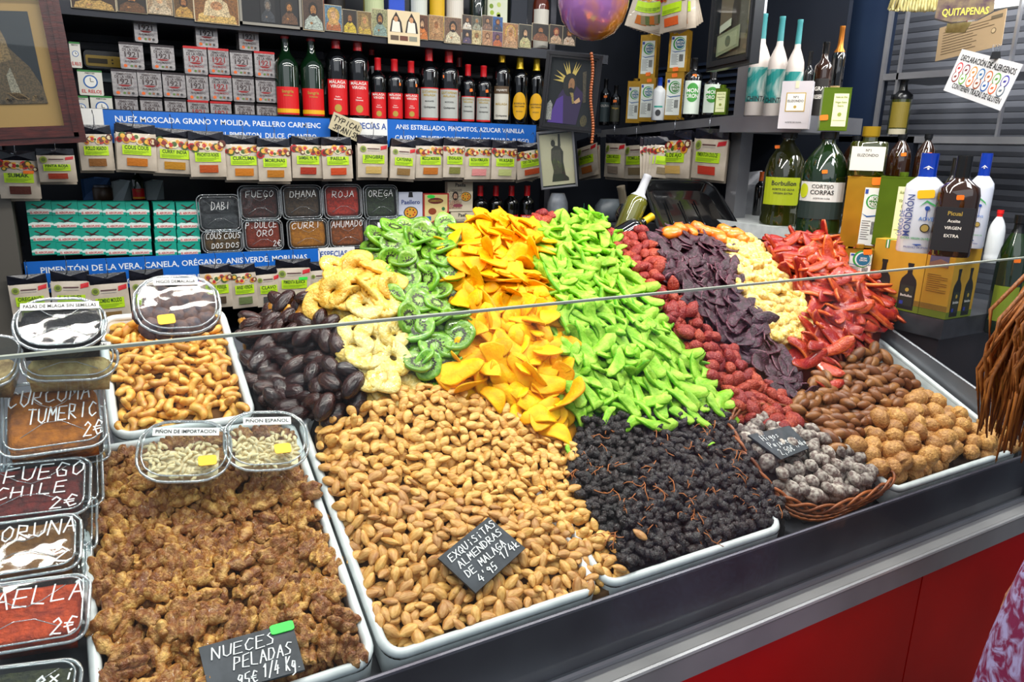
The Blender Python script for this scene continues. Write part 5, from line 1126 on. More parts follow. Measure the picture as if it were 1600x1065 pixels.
t = oil_tin('low oil can with round emblem beside the papaya strips', 1336, 388, 436, 44, ('X', 1.93), rz=0, lab=(-.3, .48), stk=(.3, .93), text2='DRON')
# bottles right of the cartons
rbot('dark green oil jug with black cap and lime label right of the cartons', 1534, 1584, 333, 520, 2.22, prof=JUG, glass=OILG, cap=BLACKP, capz=.86, labels=[((.12, .42, flat('8A9A1E'), 50),)], stick=(.3, .64, .98))
rbot('dark green oil jug cut by the right edge', 1578, 1630, 325, 520, 2.3, prof=JUG, glass=OILG, cap=BLACKP, capz=.86, labels=[((.12, .42, flat('8A9A1E'), 50),)], stick=(-.3, .64, .98))
rbot('white bottle with red cap behind the dark jug', 1534, 1562, 327, 410, 2.5, prof=JUG, glass=mat('white_glass', 'DDE2E4', .15), cap=mat('red_cap', 'D81A1A', .4), capz=.88)
t = rbot('translucent grey plastic jug with green cap at the right edge', 1522, 1612, 455, 640, 1.99, prof=[(.9, 0), (1, .03), (1, .42), (.9, .55), (.6, .75), (.32, .87), (.22, .90), (.22, .93), (.0, .93)], glass=mat('milky_blue_jug', '4A5068', .25, 0, '6A7088', 5, coat=.4), cap=BLACKP, capz=2, n=28)
H = BOT_R[t.name][1]*.93; MB().lathe([(.022, H*.985), (.022, H*1.05), (0, H*1.05)], flat('14463A'), 16).build('cap', t)
rbot('small dark bottle with yellow label on the right steel shelf', 1384, 1417, 124, 210, 2.58, prof=SHOULDER, glass=GO, cap=BLACKP, capz=.64, labels=[((.12, .58, flat('7A6A1C'), 55),), ((.0, .1, flat('B0A890'), 50), dict(name='label_band'))])
# paper bag, notices, raffia bag
P = hX(1168, 345, 2.32); t = thing('paper_bag', 'crumpled white paper bag beside the big oil bottles', 'bag', P, faceang(P))
mb = MB(); V = [(-.06, -.03, 0), (.06, -.03, 0), (.065, .04, 0), (-.06, .04, 0), (-.065, -.02, .14), (.05, -.03, .15), (.055, .03, .16), (-.06, .03, .15), (-.03, 0, .19), (.035, 0, .20)]
mb.add(V, [(0, 1, 5, 4), (1, 2, 6, 5), (2, 3, 7, 6), (3, 0, 4, 7), (4, 5, 9, 8), (6, 7, 8, 9), (5, 6, 9), (7, 4, 8)], mat('bag_paper', 'C4C6CC', .6, 0, 'A8AAB2', 20, .5, 30)); mb.build('bag_body', t)
a, b, c = hX(1505, 77, 2.45), hX(1600, 101, 2.30), hX(1474, 141, 2.45)
X = frameX(c, b-a, a-c); w, h = np.linalg.norm(b-a), np.linalg.norm(a-c)
t = thing('allergen_notice', 'white tilted notice reading DECLARACION DE ALERGENOS', 'notice', X=X); MB().box(0, w, 0, .002, 0, h, flat('DDDDE0')).build('card_sheet', t)
mb = MB(); put_text(mb, 'DECLARACIÓN DE ALERGENOS', w*.06, w*.97, h*.76, h*.13, INK, -.001); put_text(mb, 'CONTIENEN TRAZAS DE GLUTEN', w*.12, w*.95, h*.12, h*.12, INK, -.001); mb.build('lettering', t)
mb = MB(); cs = ['C8323A', '7A2A3A', 'C8883A', '2A6AA8', 'B86A3A', '5A9A3A', '3A3A9A', '8A3A3A', '6AA83A', 'D8783A', '9A4A2A', '1E5AA8', 'D86A3A', '5A6A7A']
for i in range(14):
    x = w*(.10+.13*(i % 7)+.0); z = h*(.58 if i < 7 else .38); mb.prism(disc(x, z, w*.056, n=14), -.0006, 0, flat(cs[i])); mb.prism(disc(x, z, w*.043, n=14), -.001, 0, flat('E8E4E0')); mb.prism([(x-w*.02, z-h*.03), (x+w*.015, z-h*.02), (x+w*.022, z+h*.035), (x-w*.015, z+h*.02)], -.0014, 0, flat(cs[i]))
mb.build('allergen_icons', t)
ck = thing('binder_clip', 'black binder clip holding the allergen notice', 'clip', hX(1555, 90, 2.36), R(-60)); MB().prism([(-.014, -.004), (.014, -.004), (.010, .016), (-.010, .016)], -.008, .008, BLACKP).build('clip_body', ck); MB().tube([(-.008, 0, .012), (-.011, .0, .034), (-.003, 0, .036), (-.002, 0, .014)], .001, CHROME, 5).tube([(.008, 0, .012), (.011, .0, .034), (.003, 0, .036), (.002, 0, .014)], .001, CHROME, 5).build('clip_wire', ck)
a, b, c = hX(1477, 45, 2.57), hX(1584, 14, 2.50), hX(1461, 96, 2.57); X = frameX(c, b-a, a-c); w, h = np.linalg.norm(b-a), np.linalg.norm(a-c)*1.05
t = thing('certificate_sheet', 'tan printed certificate sheet behind the allergen notice', 'paper', X=X); MB().box(0, w, 0, .002, 0, h, flat('9C8566')).build('paper_sheet', t); mb = MB()
for q in range(9): mb.box(w*.08, w*(.62 if q > 2 else .86)*(1-.1*(q % 2)), -.0008, 0, h*(.80-.08*q), h*(.815-.08*q), flat('5E4E3A'))
put_text(mb, 'CERTIFICADO', w*.1, w*.6, h*.86, h*.07, flat('4A3C2A'), -.001); mb.prism(disc(w*.86, h*.48, w*.035, n=12), -.0008, 0, flat('5E4E3A')); mb.prism(disc(w*.86, h*.48, w*.025, n=12), -.0012, 0, flat('B09A78')); mb.box(w*.8, w*.96, -.0008, 0, h*.8, h*.9, flat('5E5240')); mb.build('lettering', t)
# raffia fan bag
P = hX(1448, 12, 2.2); t = thing('raffia_bundle', 'pale raffia bundle hanging at the top right', 'raffia', P, faceang(P)); mb = MB(); RAF = mat('raffia', 'CFC890', .6, 0, 'AFA468', 60)
for i in range(26):
    u = (i/25-.5)*2; mb.tube([(u*.03, 0, .10), (u*.09, -.012, .05), (u*.10, -.016+abs(u)*.01, .0+.008*math.sin(i*2)), (u*.095, -.01, -.012+.01*u*u)], .0045, RAF, 5)
mb.build('strands', t, True)
P = hX(1500, 44, 2.12); t = thing('raffia_bundle', 'small raffia end hanging below the printed bag', 'raffia', P, faceang(P)); mb = MB()
for i in range(12): u = (i/11-.5)*2; mb.tube([(u*.02, 0, .08), (u*.028, -.01, .03), (u*.02-.01, -.008, -.012)], .004, RAF, 5)
mb.build('strands', t, True)
P = hX(1505, 26, 2.02); t = thing('snack_bag', 'clear bag with purple print and yellow lettering at the top right', 'bag', P, faceang(P)); w = .13
mb = MB(); mb.prism([(-w*.5, 0), (-w*.2, -.012), (w*.25, -.008), (w*.5, .01), (w*.46, .12), (-w*.46, .12)], 0, .03, mat('bag_print', '3A1E34', .25, 0, '7A6A4A', 30, .4, 40, coat=.6)); mb.build('bag_body', t); mb = MB(); put_text(mb, 'QUITAPENAS', -w*.38, w*.42, .004, .017, flat('D8C84A'), -.001); mb.build('lettering', t)
# hanging translucent bag, string ball, things in the dim gap
zw = hY(870, 347, 2.45)[2]-.004
bw = thing('back_worktop', 'dark worktop in the gap behind the melon strips', 'worktop', (1.6, 2.47, zw)); MB().box(-.55, .42, -.14, .15, -.03, 0, DSTEEL).build('worktop_slab', bw); MB().box(-.53, .40, -.12, .14, -zw, -.03, DARK).build('cupboard', bw)
P = hY(912, 330, 2.42); P[2] = zw+.018; t = thing('string_ball', 'small pale string ball hanging behind the green melon strips', 'ball', P, 0)
V, Fc = ellipsoid(.018, .018, .018, 12, 9); mb = MB().add(V, Fc, mat('pale_string', 'A8A294', .7, 0, '8A8476', 90, .5, 120))
mb.build('ball_body', t, True); MB().tube([(0, 0, .017), (0, 0, .06)], .0012, flat('2A6A4A'), 5).build('green_string', t)
for (px0, px1, py0, py1, c, nm, lab, cat) in [(855, 885, 300, 347, '7A8088', 'plastic_bag', 'grey translucent plastic bag in the gap under the silver frame', 'bag'), (930, 972, 312, 347, '4A5258', 'plastic_crate', 'dark grey plastic crate behind the melon strips', 'crate')]:
    B, h, w, _ = span(px0, px1, py0, py1, ('Y', 2.45)); B[2] = zw; t = thing(nm, lab, cat, B, 0); m = mat('dim_'+c, c, .4, 0, '2A2E34', 12, .3, 20)
    MB().lathe([(w*.42, 0), (w*.5, h*.3), (w*.46, h*.7), (w*.3, h), (0, h)], m, 10, sy=.6, sq=.3).build('body', t, True)
for (px0, px1, py0, py1, c, lab) in [(177, 207, 282, 313, 'B8C6CC', 'white folded paper behind the teal boxes, left of the green bottle'), (229, 258, 282, 312, 'A8B8BC', 'white crumpled paper behind the teal boxes, right of the green bottle'), (130, 176, 278, 312, '27548A', 'blue folder in the dim gap above the teal boxes')]:
    B, h, w, _ = span(px0, px1, py0, py1, ('Y', 2.95)); t = thing('folded_paper', lab, 'paper', B, .1); MB().add([(-w/2, 0, 0), (w/2, .01, 0), (w/2, 0, h), (0, .015, h*1.05), (-w/2, 0, h*.95), (0, -.012, 0)], [(0, 5, 3, 4), (5, 1, 2, 3)], flat(c)).add([(-w/2, .003, 0), (w/2, .013, 0), (w/2, .003, h), (-w/2, .003, h*.95)], [(0, 1, 2, 3)], flat(c)).build('paper_sheet', t)
wine(207, 228, 262, 312, 'A', 'dark green bottle neck in the gap above the teal boxes', plane=('Y', 2.93))
B, h, w, _ = span(146, 178, 289, 313, ('Y', 2.88)); t = thing('brown_jar', 'dim brown jar above the teal boxes', 'jar', B, 0); MB().lathe([(w*.45, 0), (w*.5, h*.1), (w*.5, h*.8), (w*.42, h*.9), (0, h*.92)], mat('brown_jar_clay', '3A2A1E', .4), 14).build('jar_body', t, True); MB().lathe([(w*.44, h*.86), (w*.44, h), (0, h)], DSTEEL, 14).build('lid', t)
# ---- food boxes
def fbox(px0, px1, py0, py1, label, base, fn, Y=2.68):
    B, h, w, _ = span(px0, px1, py0, py1, ('Y', Y)); t = thing('food_box', label, 'box', B, R(-4), 'paella seasoning boxes'); MB().box(-w/2, w/2, 0, .03, 0, h, flat(base)).build('carton', t); mb = MB(); fn(mb, w, h); mb.build('front_print', t)
def paella_dish(mb, x, z, r):
    mb.prism(disc(x, z, r, r*.8, 16), -.001, 0, INK); mb.prism(disc(x, z, r*.88, r*.70, 16), -.0014, 0, flat('D89A2A'))
    for q in range(7): mb.prism(disc(x+r*.55*math.cos(q*.9), z+r*.42*math.sin(q*.9), r*.13, n=6), -.0018, 0, flat(['B8321C', '5A3A1A', '3A6A2A'][q % 3]))
def f1(mb, w, h): put_text(mb, 'Paellero', -w*.44, w*.44, h*.58, h*.15, flat('24408A'), -.001, center=True); paella_dish(mb, 0, h*.28, w*.3); mb.prism([(-w*.1, h*.82), (w*.1, h*.82), (w*.07, h*1.), (-w*.07, h*1.)], -.001, 0, INK); mb.box(-w*.5, -w*.36, -.001, 0, h*.1, h*.2, flat('24408A'))
def f2(mb, w, h):
    mb.prism([(-w*.44, h*.04), (w*.3, h*.04), (w*.44, h*.3), (w*.44, h*.96), (-w*.44, h*.96)], -.0006, 0, flat('E0CC8A')); mb.prism(disc(-w*.02, h*.76, w*.3, h*.1, 14), -.001, 0, flat('6A1E1A')); put_text(mb, 'CARMENCITA', -w*.26, w*.22, h*.73, h*.06, LT_G, -.0016, center=True)
    mb.prism(disc(-w*.15, h*.42, w*.16, h*.11, 12), -.001, 0, flat('8A3A1A')); mb.prism([(-w*.1, h*.02), (w*.47, h*.28), (w*.47, h*.42), (-w*.25, h*.04)], -.0014, 0, flat('B81E22')); mb.box(-w*.44, -w*.2, -.001, 0, h*.12, h*.26, flat('2A6AA8')); mb.prism(disc(w*.28, h*.5, w*.07, n=8), -.001, 0, flat('2E6A3A')); mb.prism(disc(-w*.2, h*.9, w*.16, h*.06, 8), -.002, 0, GREENS)
def f3(mb, w, h):
    put_text(mb, 'Paella', -w*.2, w*.44, h*.84, h*.12, INK, -.001); portrait(mb, w*.55, h*.7, 'C8BBA0', 'C8A488', '2A1A16', 'D8A888', x0=-w*.2, z0=h*.08); paella_dish(mb, w*.22, h*.5, w*.22); mb.prism(disc(-w*.1, h*.2, w*.2, h*.06, 10), -.002, 0, flat('8A3A4A'))
fbox(624, 660, 300, 344, 'pale blue paella seasoning box with a small pan', 'C9CFE0', f1); fbox(662, 701, 302, 350, 'red and cream seasoning box with green sticker', 'B02A26', f2); fbox(700, 738, 284, 330, 'Paella box with a woman and a pan, upper one', 'D2C6AC', f3); fbox(705, 742, 331, 376, 'Paella box, lower one mostly hidden by kiwi slices', 'D2C6AC', f3)
# ================================================================== leaning bottles and black tray lid behind the heap
def leanbot(label, base, top, r, H, **kw):
    base = np.asarray(base); top = np.asarray(top); z = unit(top-base); x = unit(np.cross(z, (0.3, 1, 0))); y = np.cross(z, x); M = np.eye(4); M[:3, 0] = x; M[:3, 1] = y; M[:3, 2] = z; M[:3, 3] = top-z*H
    return bottle('wine_bottle', label, None, r, H, 0, X=M, **kw)
def tops(px, py, Y): return hY(px, py, Y)
WHW = mat('white_wine_glass', '6A6A1E', .05, 0, '4A4A14', 8, spec=.8, coat=.7)
leanbot('leaning bottle with grey capsule behind the strawberries', tops(985, 380, 2.02), tops(970, 291, 2.02), .036, .30, prof=SHOULDER, glass=GB, cap=mat('pewter_foil', '8A8070', .3, .6), capz=.80)
leanbot('leaning clear wine bottle with white capsule behind the strawberries', tops(962, 395, 1.94), tops(1012, 274, 1.94), .036, .30, prof=SHOULDER, glass=WHW, cap=mat('white_foil', 'C8CAD0', .35), capz=.74)
leanbot('lying dark bottle with yellow screw cap behind the strawberries', tops(945, 385, 1.90), tops(1019, 338, 1.90), .034, .26, prof=SHOULDER, glass=GB, cap=mat('yellow_screw', 'E8B80E', .3, .3), capz=.86)
# black plastic catering tray: open base with candied orange, lid leaning back
TLq, TRq, BRq, BLq = hY(1006, 283, 2.12), hY(1112, 284, 2.12), hY(1170, 384, 1.80), hY(1035, 372, 1.86)
t = thing('black_tray_lid', 'black plastic catering tray lid leaning behind the purple slices', 'tray', (0, 0, 0)); mb = MB()
def bil(u, v, o=0.0):
    p = (1-u)*(1-v)*BLq+u*(1-v)*BRq+u*v*TRq+(1-u)*v*TLq; n = unit(np.cross(BRq-BLq, TLq-BLq)); return p+n*(-o)
ring0 = []; 
def rloop(e, o): return [bil(.5+(x)*(1-e), .5+(z)*(1-e), o) for x, z in rrect(1, 1, .16, 5)]
L0, L1, L2, L3 = rloop(-.02, 0), rloop(.04, 0), rloop(.09, .03), rloop(.26, .045); k = len(L0)
V = L0+L1+L2+L3; Fc = [(a*k+j, a*k+(j+1) % k, (a+1)*k+(j+1) % k, (a+1)*k+j) for a in range(3) for j in range(k)]+[tuple(3*k+j for j in range(k))]
BLKT = mat('black_tray_gloss', '0C0D10', .18, coat=.6); MB().add(V, Fc, BLKT).build('lid_shell', t, 2); MB().tube(L0, .006, BLKT, 6, True).build('rolled_rim', t, True)
mb = MB()
for u in (.3, .5, .7): mb.tube([bil(u, .22, .038), bil(u, .8, .038)], .003, BLKT, 5)
mb.build('stiffening_rib', t, True)
# ================================================================== TRAYS
def rim_z(x, y): return 0.92+0.45*(y-0.82)
def tray(label, x0, x1, y0, y1, rr=.028, depth=.05, lift=0.0, group='white plastic display trays'):
    t = thing('display_tray', label, 'tray', (x0, y0, rim_z(0, y0)), 0, group)
    o = np.array([x0, y0, rim_z(0, y0)])
    P = rrect(x1-x0, y1-y0, rr, 6, (x0+x1)/2, (y0+y1)/2); k = len(P)
    def lp(e, dz):
        cx, cy = (x0+x1)/2, (y0+y1)/2
        return [np.array([cx+(x-cx)*(1-2*e/(x1-x0)), cy+(y-cy)*(1-2*e/(y1-y0)), 0])+np.array([0, 0, rim_z(0, cy+(y-cy)*(1-2*e/(y1-y0)))+dz+lift])-o for x, y in P]
    MB().tube(lp(.007, 0), .0075, WHITEP, 8, True).build('rim', t, True)
    Ls = [lp(.002, -.004), lp(.006, -depth)]; V = Ls[0]+Ls[1]; MB().add(V, [(j, (j+1) % k, k+(j+1) % k, k+j) for j in range(k)], WHITEP).build('outer_wall', t, True)
    Ls = [lp(.012, 0), lp(.02, -depth+.006)]; V = Ls[0]+Ls[1]; MB().add(V, [(j, k+j, k+(j+1) % k, (j+1) % k) for j in range(k)]+[tuple(range(k, 2*k))], WHITEP).build('inner_wall', t, True)
    return t
tray('white tray holding the shelled walnut halves, bottom left', -.058, .279, .815, 1.262)
tray('white tray holding the roasted almonds, bottom centre', .284, .648, .812, 1.262)
tray('white tray holding the black raisins on stems', .652, 1.072, .812, .96)
tray('white tray holding the whole walnuts and pecans at right', 1.395, 1.888, .812, 1.23)
tray('white tray holding the cashews behind the walnut halves', -.006, .222, 1.268, 1.575)
# ================================================================== HEAPS
def PX(pts): return np.array([hS(*p)[:2] for p in pts])
def inside(P, poly):
    x, y = P[:, 0], P[:, 1]; r = np.zeros(len(P), bool); n = len(poly); j = n-1
    for i in range(n):
        xi, yi = poly[i]; xj, yj = poly[j]
        c = ((yi > y) != (yj > y)) & (x < (xj-xi)*(y-yi)/(yj-yi+1e-12)+xi); r ^= c; j = i
    return r
def smoothV(V, s): return V
def n_hash(V, s, k): return np.sin(V[:, 0]*s+k)*np.cos(V[:, 1]*s*1.3+k*2.1)*np.sin(V[:, 2]*s*.9+k*.7+1)
def mk(V, Fc, m=None): return (np.asarray(V, float), Fc, m or [0]*len(Fc))
# --- shapes
def s_almond(k):
    def f(V):
        x = V[:, 0:1]; V = V.copy(); V[:, 1:] *= (1-.38*np.clip(x, 0, 1)**1.3)*(1-.04*np.cos(x*8)); return V*(1+.03*n_hash(V, 5, k)[:, None])
    r = random.Random(k); return mk(*ellipsoid(.0136*r.uniform(.92, 1.08), .0082*r.uniform(.9, 1.1), .0046*r.uniform(.9, 1.15), 10, 7, f))
def s_cashew(k):
    r = random.Random(k); bend = r.uniform(1.0, 1.5); nr, ns = 9, 8; V = []; Fc = []
    for i in range(nr+1):
        t = i/nr*2-1; a = t*bend; R0 = .0125; cx, cy = R0*math.sin(a)*1.15, R0*math.cos(a)-R0*.6
        rad = .0068*math.sqrt(max(1-abs(t)**2.6, .0))*(1.08-.22*t); tx, ty = math.cos(a), -math.sin(a)
        for j in range(ns):
            b = 2*math.pi*j/ns; V.append((cx-ty*rad*math.cos(b)*1.05, cy+tx*rad*math.cos(b)*1.05, rad*.86*math.sin(b)))
    for i in range(nr):
        for j in range(ns): Fc.append((i*ns+j, (i+1)*ns+j, (i+1)*ns+(j+1) % ns, i*ns+(j+1) % ns))
    return mk(V, Fc)
def s_kernel(k):
    """half a walnut: two wavy lobes around a groove"""
    r = random.Random(k); V, Fc = ellipsoid(1, 1, 1, 20, 16); out = []; ph = r.uniform(0, 6); L = r.uniform(.9, 1.12)
    for v in V:
        x, y, z = v; s = 1 if y > 0 else -1
        fold = .5+.5*math.sin(9.5*x+s*1.1+2.0*abs(y)+ph); fold2 = .5+.5*math.sin(15*x-7*y+ph)
        rim = .84+.15*fold**.7*abs(y)**.5; notch = 1-.55*math.exp(-((abs(x)-1)/.22)**2)*math.exp(-(y/.3)**2)
        up = (.55+.62*fold*min(1, abs(y)*3)+.12*fold2)*(1-.62*math.exp(-(y/.15)**2)) if z > 0 else .35+.2*fold
        out.append((x*.0195*L*notch, y*.0135*rim, z*.0105*up+.0012*math.sin(5*x+ph)))
    return mk(out, Fc)
def s_date(k):
    r = random.Random(k)
    def f(V):
        a = np.arctan2(V[:, 2], V[:, 1]); w = 1+.05*np.sin(a*11+2*np.sin(V[:, 0]*3+k))+.06*n_hash(V, 4, k)+.06*n_hash(V, 9, k); V = V*np.stack([np.ones(len(V)), w, w], 1); return V
    return mk(*ellipsoid(.030*r.uniform(.88, 1.1), .0165*r.uniform(.9, 1.1), .0145, 28, 18, f))
def s_ring(R1, R2, th, nA, sides, lump, seedk, curl=0.0):
    V = []; prof = [(R2, -th*.4), (R2, th*.4), ((R1+R2)/2, th*.62), (R1*.93, th*.5), (R1, 0), (R1*.93, -th*.5), ((R1+R2)/2, -th*.62)]; k = len(prof); Fc = []
    for i in range(nA):
        a = 2*math.pi*i/nA; lm = 1+lump*math.sin(nA/2*a)*.5+lump*math.sin(3*a+seedk)+.6*lump*math.sin(5*a+2*seedk)
        for q, (r_, z) in enumerate(prof):
            rr = r_*(lm if q in (3, 4, 5) else 1); rid = th*.26*(1 if i % 2 else -1) if q in (2, 6) else 0
            V.append((rr*math.cos(a), rr*math.sin(a), z+rid+curl*rr*rr*math.cos(2*a+seedk)))
    for i in range(nA):
        for q in range(k): Fc.append((i*k+q, ((i+1) % nA)*k+q, ((i+1) % nA)*k+(q+1) % k, i*k+(q+1) % k))
    return V, Fc
def s_pine(k): V, Fc = s_ring(.037, .0070, .0080, 36, 0, .028, k, 1.5); return mk(V, Fc)
def s_kiwi(k):
    V = []; Fc = []; M = []; n = 20; cu = [2, -3, 4, 1][k % 4]
    prof = [(0, .0012), (.006, .0013), (.0085, .0012), (.021, .0018), (.0270, .0042), (.029, 0), (.0270, -.0042), (.021, -.0018), (.0085, -.0012), (.006, -.0013), (0, -.0012)]
    mi = [2, 2, 0, 0, 1, 1, 0, 0, 2, 2]
    for q, (r_, z) in enumerate(prof):
        for i in range(n):
            a = 2*math.pi*i/n; l = 1+.05*math.sin(2*a+k)+.03*math.sin(5*a+k); V.append((r_*l*math.cos(a)*1.06, r_*l*math.sin(a)*.94, z+cu*r_*r_*math.cos(2*a)))
    for q in range(len(prof)-1):
        for i in range(n): Fc.append((q*n+i, q*n+(i+1) % n, (q+1)*n+(i+1) % n, (q+1)*n+i)); M.append(mi[q])
    for s in (1, -1):
        for i in range(34):
            a = i*2.4+k; rr = .0085+.0075*((i*7) % 5)/5; c = np.array([rr*math.cos(a)*1.06, rr*math.sin(a)*.94, s*.0019]); c[2] += cu*rr*rr*math.cos(2*a); b = len(V); d = .0018
            V += [tuple(c+[d*math.cos(a)*1.6, d*math.sin(a)*1.6, 0]), tuple(c+[-d*math.sin(a), d*math.cos(a), 0]), tuple(c-[d*math.cos(a)*1.6, d*math.sin(a)*1.6, 0]), tuple(c-[-d*math.sin(a), d*math.cos(a), 0]), tuple(c+[0, 0, s*.0007])]
            for j in range(4): Fc.append((b+j, b+(j+1) % 4, b+4)); M.append(3)
    return mk(V, Fc, M)
def s_slab(k, L, Wd, th, bend, twist, pinch, wave=.0, n=8, taper=1.0):
    """curved flat slice: mango, melon, papaya, purple slices"""
    r = random.Random(k*7+3); V = []; Fc = []; bx = r.uniform(.6, 1.2)*bend*r.choice((-1, 1)); tw = r.uniform(-1, 1)*twist; lat = r.uniform(-1, 1)*wave; ph = r.uniform(0, 6)
    ring = [(-1, -.15), (-.85, .75), (0, 1), (.85, .75), (1, .15), (.85, -.75), (0, -1), (-.85, -.75)]; m = len(ring)
    for i in range(n+1):
        t = i/n*2-1; wd = Wd/2*(1-abs(t)**pinch*taper)*(1+.10*math.sin(5*t+ph)); wd = max(wd, Wd*.07); tk = th/2*(1-.45*abs(t)**4)
        a = tw*t; cx = L/2*t; cz = bx*L*t*t; cy = lat*L*t*t+.04*L*math.sin(3*t+ph)*(1 if wave else 0)
        for (u, v) in ring:
            y, z = u*wd, v*tk; V.append((cx, cy+y*math.cos(a)-z*math.sin(a), cz+y*math.sin(a)+z*math.cos(a)+.12*Wd*u*u*math.sin(ph+2*t)))
    for i in range(n):
        for j in range(m): Fc.append((i*m+j, i*m+(j+1) % m, (i+1)*m+(j+1) % m, (i+1)*m+j))
    M = [0 if f_[0] % m in (1, 2, 5, 6) else 1 for f_ in Fc]+[1, 1]
    Fc += [tuple(reversed(range(m))), tuple(n*m+j for j in range(m))]
    return mk(V, Fc, M)
def s_mango(k): r = random.Random(k); return s_slab(k, .086*r.uniform(.75, 1.2), .044*r.uniform(.65, 1.15), .006, .10, .5, 3.8, .08, 10, taper=.85)
def s_melon(k):
    r = random.Random(k)
    if k % 3 == 0: return s_slab(k, .070*r.uniform(.8, 1.2), .024, .011, .04, .3, 5, .30, 10)
    return s_slab(k, .088*r.uniform(.65, 1.2), .021*r.uniform(.65, 1.55), .0095, .07, .7, 8, .07, 8, taper=.7)
def s_papaya(k): r = random.Random(k); return s_slab(k, .120*r.uniform(.65, 1.15), .030*r.uniform(.8, 1.2), .011, .12, .55, 5, .09, 10, taper=.55)
def s_purple(k): r = random.Random(k); return s_slab(k, .060*r.uniform(.8, 1.15), .027*r.uniform(.85, 1.15), .0048, .06, .25, 3.2, .02, 8)
def s_straw(k):
    r = random.Random(k)
    def f(V):
        V = V.copy(); V[:, 1:] *= (1-.30*np.clip(V[:, 0:1], -.2, 1)); return V*(1+.09*n_hash(V, 4, k)+.05*n_hash(V, 9, k))[:, None]
    return mk(*ellipsoid(.021*r.uniform(.85, 1.15), .0145*r.uniform(.85, 1.1), .0115, 13, 10, f))
def s_ginger(k):
    r = random.Random(k)
    def f(V): V = np.sign(V)*np.abs(V)**.7; return V*(1+.14*n_hash(V, 3.4, k)[:, None])
    return mk(*ellipsoid(.0145*r.uniform(.8, 1.2), .0105*r.uniform(.8, 1.2), .0075, 10, 7, f))
def s_pecan(k):
    r = random.Random(k)
    def f(V): V = V.copy(); V[:, 1:] *= (1-.25*np.abs(V[:, 0:1])**3); return V
    return mk(*ellipsoid(.0225*r.uniform(.9, 1.1), .0125, .0122, 14, 10, f))
def s_walnut(k):
    r = random.Random(k)
    def f(V):
        seam = np.exp(-(V[:, 1]/.10)**2); a = np.arctan2(V[:, 2], V[:, 1]); b = 1+.09*seam-.05*np.exp(-((np.abs(V[:, 1])-.2)/.08)**2)+.06*np.sin(7*V[:, 0]+3*np.sin(a*3+k))*np.cos(5*a+k)+.02*n_hash(V, 14, k); return V*b[:, None]
    return mk(*ellipsoid(.0225*r.uniform(.92, 1.08), .0195, .0205, 26, 16, f))
def s_raisin(k):
    def f(V): return V*(1+.24*n_hash(V, 4, k)+.20*n_hash(V, 8, k*1.7)+.08*n_hash(V, 13, k))[:, None]
    r = random.Random(k); return mk(*ellipsoid(.0094*r.uniform(.85, 1.25), .0078, .0066, 13, 10, f))
def s_fig(k):
    r = random.Random(k)
    def f(V):
        V = V.copy(); V[:, 1:] *= (1-.45*np.clip(V[:, 0:1], 0, 1)**1.2); return V*(1+.13*n_hash(V, 4, k)+.09*n_hash(V, 8, k))[:, None]
    return mk(*ellipsoid(.019*r.uniform(.85, 1.12), .0145*r.uniform(.9, 1.1), .0118, 14, 10, f))
# --- materials
M_ALM = [mat('almond_skin', 'DDAA62', .45, 0, 'B0742F', 130, .35, 420, rand=.25, stretch=(.35, 1, 1))]
M_CASH = [mat('cashew_flesh', 'E6B65A', .38, 0, 'C67E26', 80, .15, 250, rand=.2)]
M_KER = [mat('walnut_kernel', '8E5216', .42, 0, 'DDAC62', 120, .8, 420, rand=.32, edge=(.42, .74), coat=.15)]
M_DATE = [mat('date_skin', '120A0B', .26, 0, '3E1C18', 60, 1.0, 170, rand=.35, coat=.2, stretch=(.35, 1, 1))]
M_PIN = [mat('candied_pineapple', 'D9B53A', .38, 0, 'F0DE94', 90, .6, 260, rand=.10, coat=.2)]
M_PINU = [mat('golden_pineapple', 'DDA01E', .38, 0, 'F0CC62', 80, .6, 260, rand=.08, coat=.2)]
M_KIW = [mat('kiwi_flesh', '4A800C', .3, 0, '82AE30', 110, .4, 240, rand=.2, coat=.4), mat('kiwi_rim', '4A8A0A', .3, 0, '74A822', 40, .2, rand=.2, coat=.4), mat('kiwi_core', '9CB866', .35, 0, '6E9A34', 200, rand=.1), mat('kiwi_seed', '26240E', .4)]
M_MAN = [mat('candied_mango', 'F2A200', .5, 0, 'F8C008', 45, .35, 180, rand=.12, spec=.22), mat('mango_edge', 'E49400', .5, 0, 'F0B008', 60, .3, 200, rand=.12, spec=.22)]
M_MEL = [mat('candied_melon', '72AC16', .5, 0, 'ACD84C', 60, .4, 240, rand=.16, spec=.25), mat('melon_edge', '489404', .4, 0, '74B414', 60, .4, 200, rand=.2, spec=.25)]
M_STR = [mat('dried_strawberry', '8E180E', .4, 0, 'C45440', 190, .9, 330, rand=.28, edge=(.42, .78))]
M_PUR = [mat('purple_slice', '2E0E1C', .42, 0, '6E3E56', 160, .8, 320, rand=.3, edge=(.48, .8)), mat('purple_rim', '4A1A28', .4, 0, '7E4A5C', 160, .5, 300, rand=.3)]
M_GIN = [mat('candied_ginger', 'E0B03A', .42, 0, 'F6E09A', 120, .6, 300, rand=.14)]
M_PAP = [mat('candied_papaya', '9A1006', .32, 0, 'C8441C', 55, .7, 220, rand=.25, coat=.3, edge=(.4, .75)), mat('papaya_edge', 'B0260A', .32, 0, 'E07030', 40, .5, 200, rand=.3, coat=.3)]
M_PEC = [mat('pecan_shell', '8A5428', .42, 0, '2E180C', 90, .2, 250, rand=.28, stretch=(.3, 1, 1), edge=(.45, .75))]
M_WAL = [mat('walnut_shell', 'D09A56', .5, 0, '9A6430', 150, .7, 230, rand=.2, edge=(.35, .7), dist=1.2)]
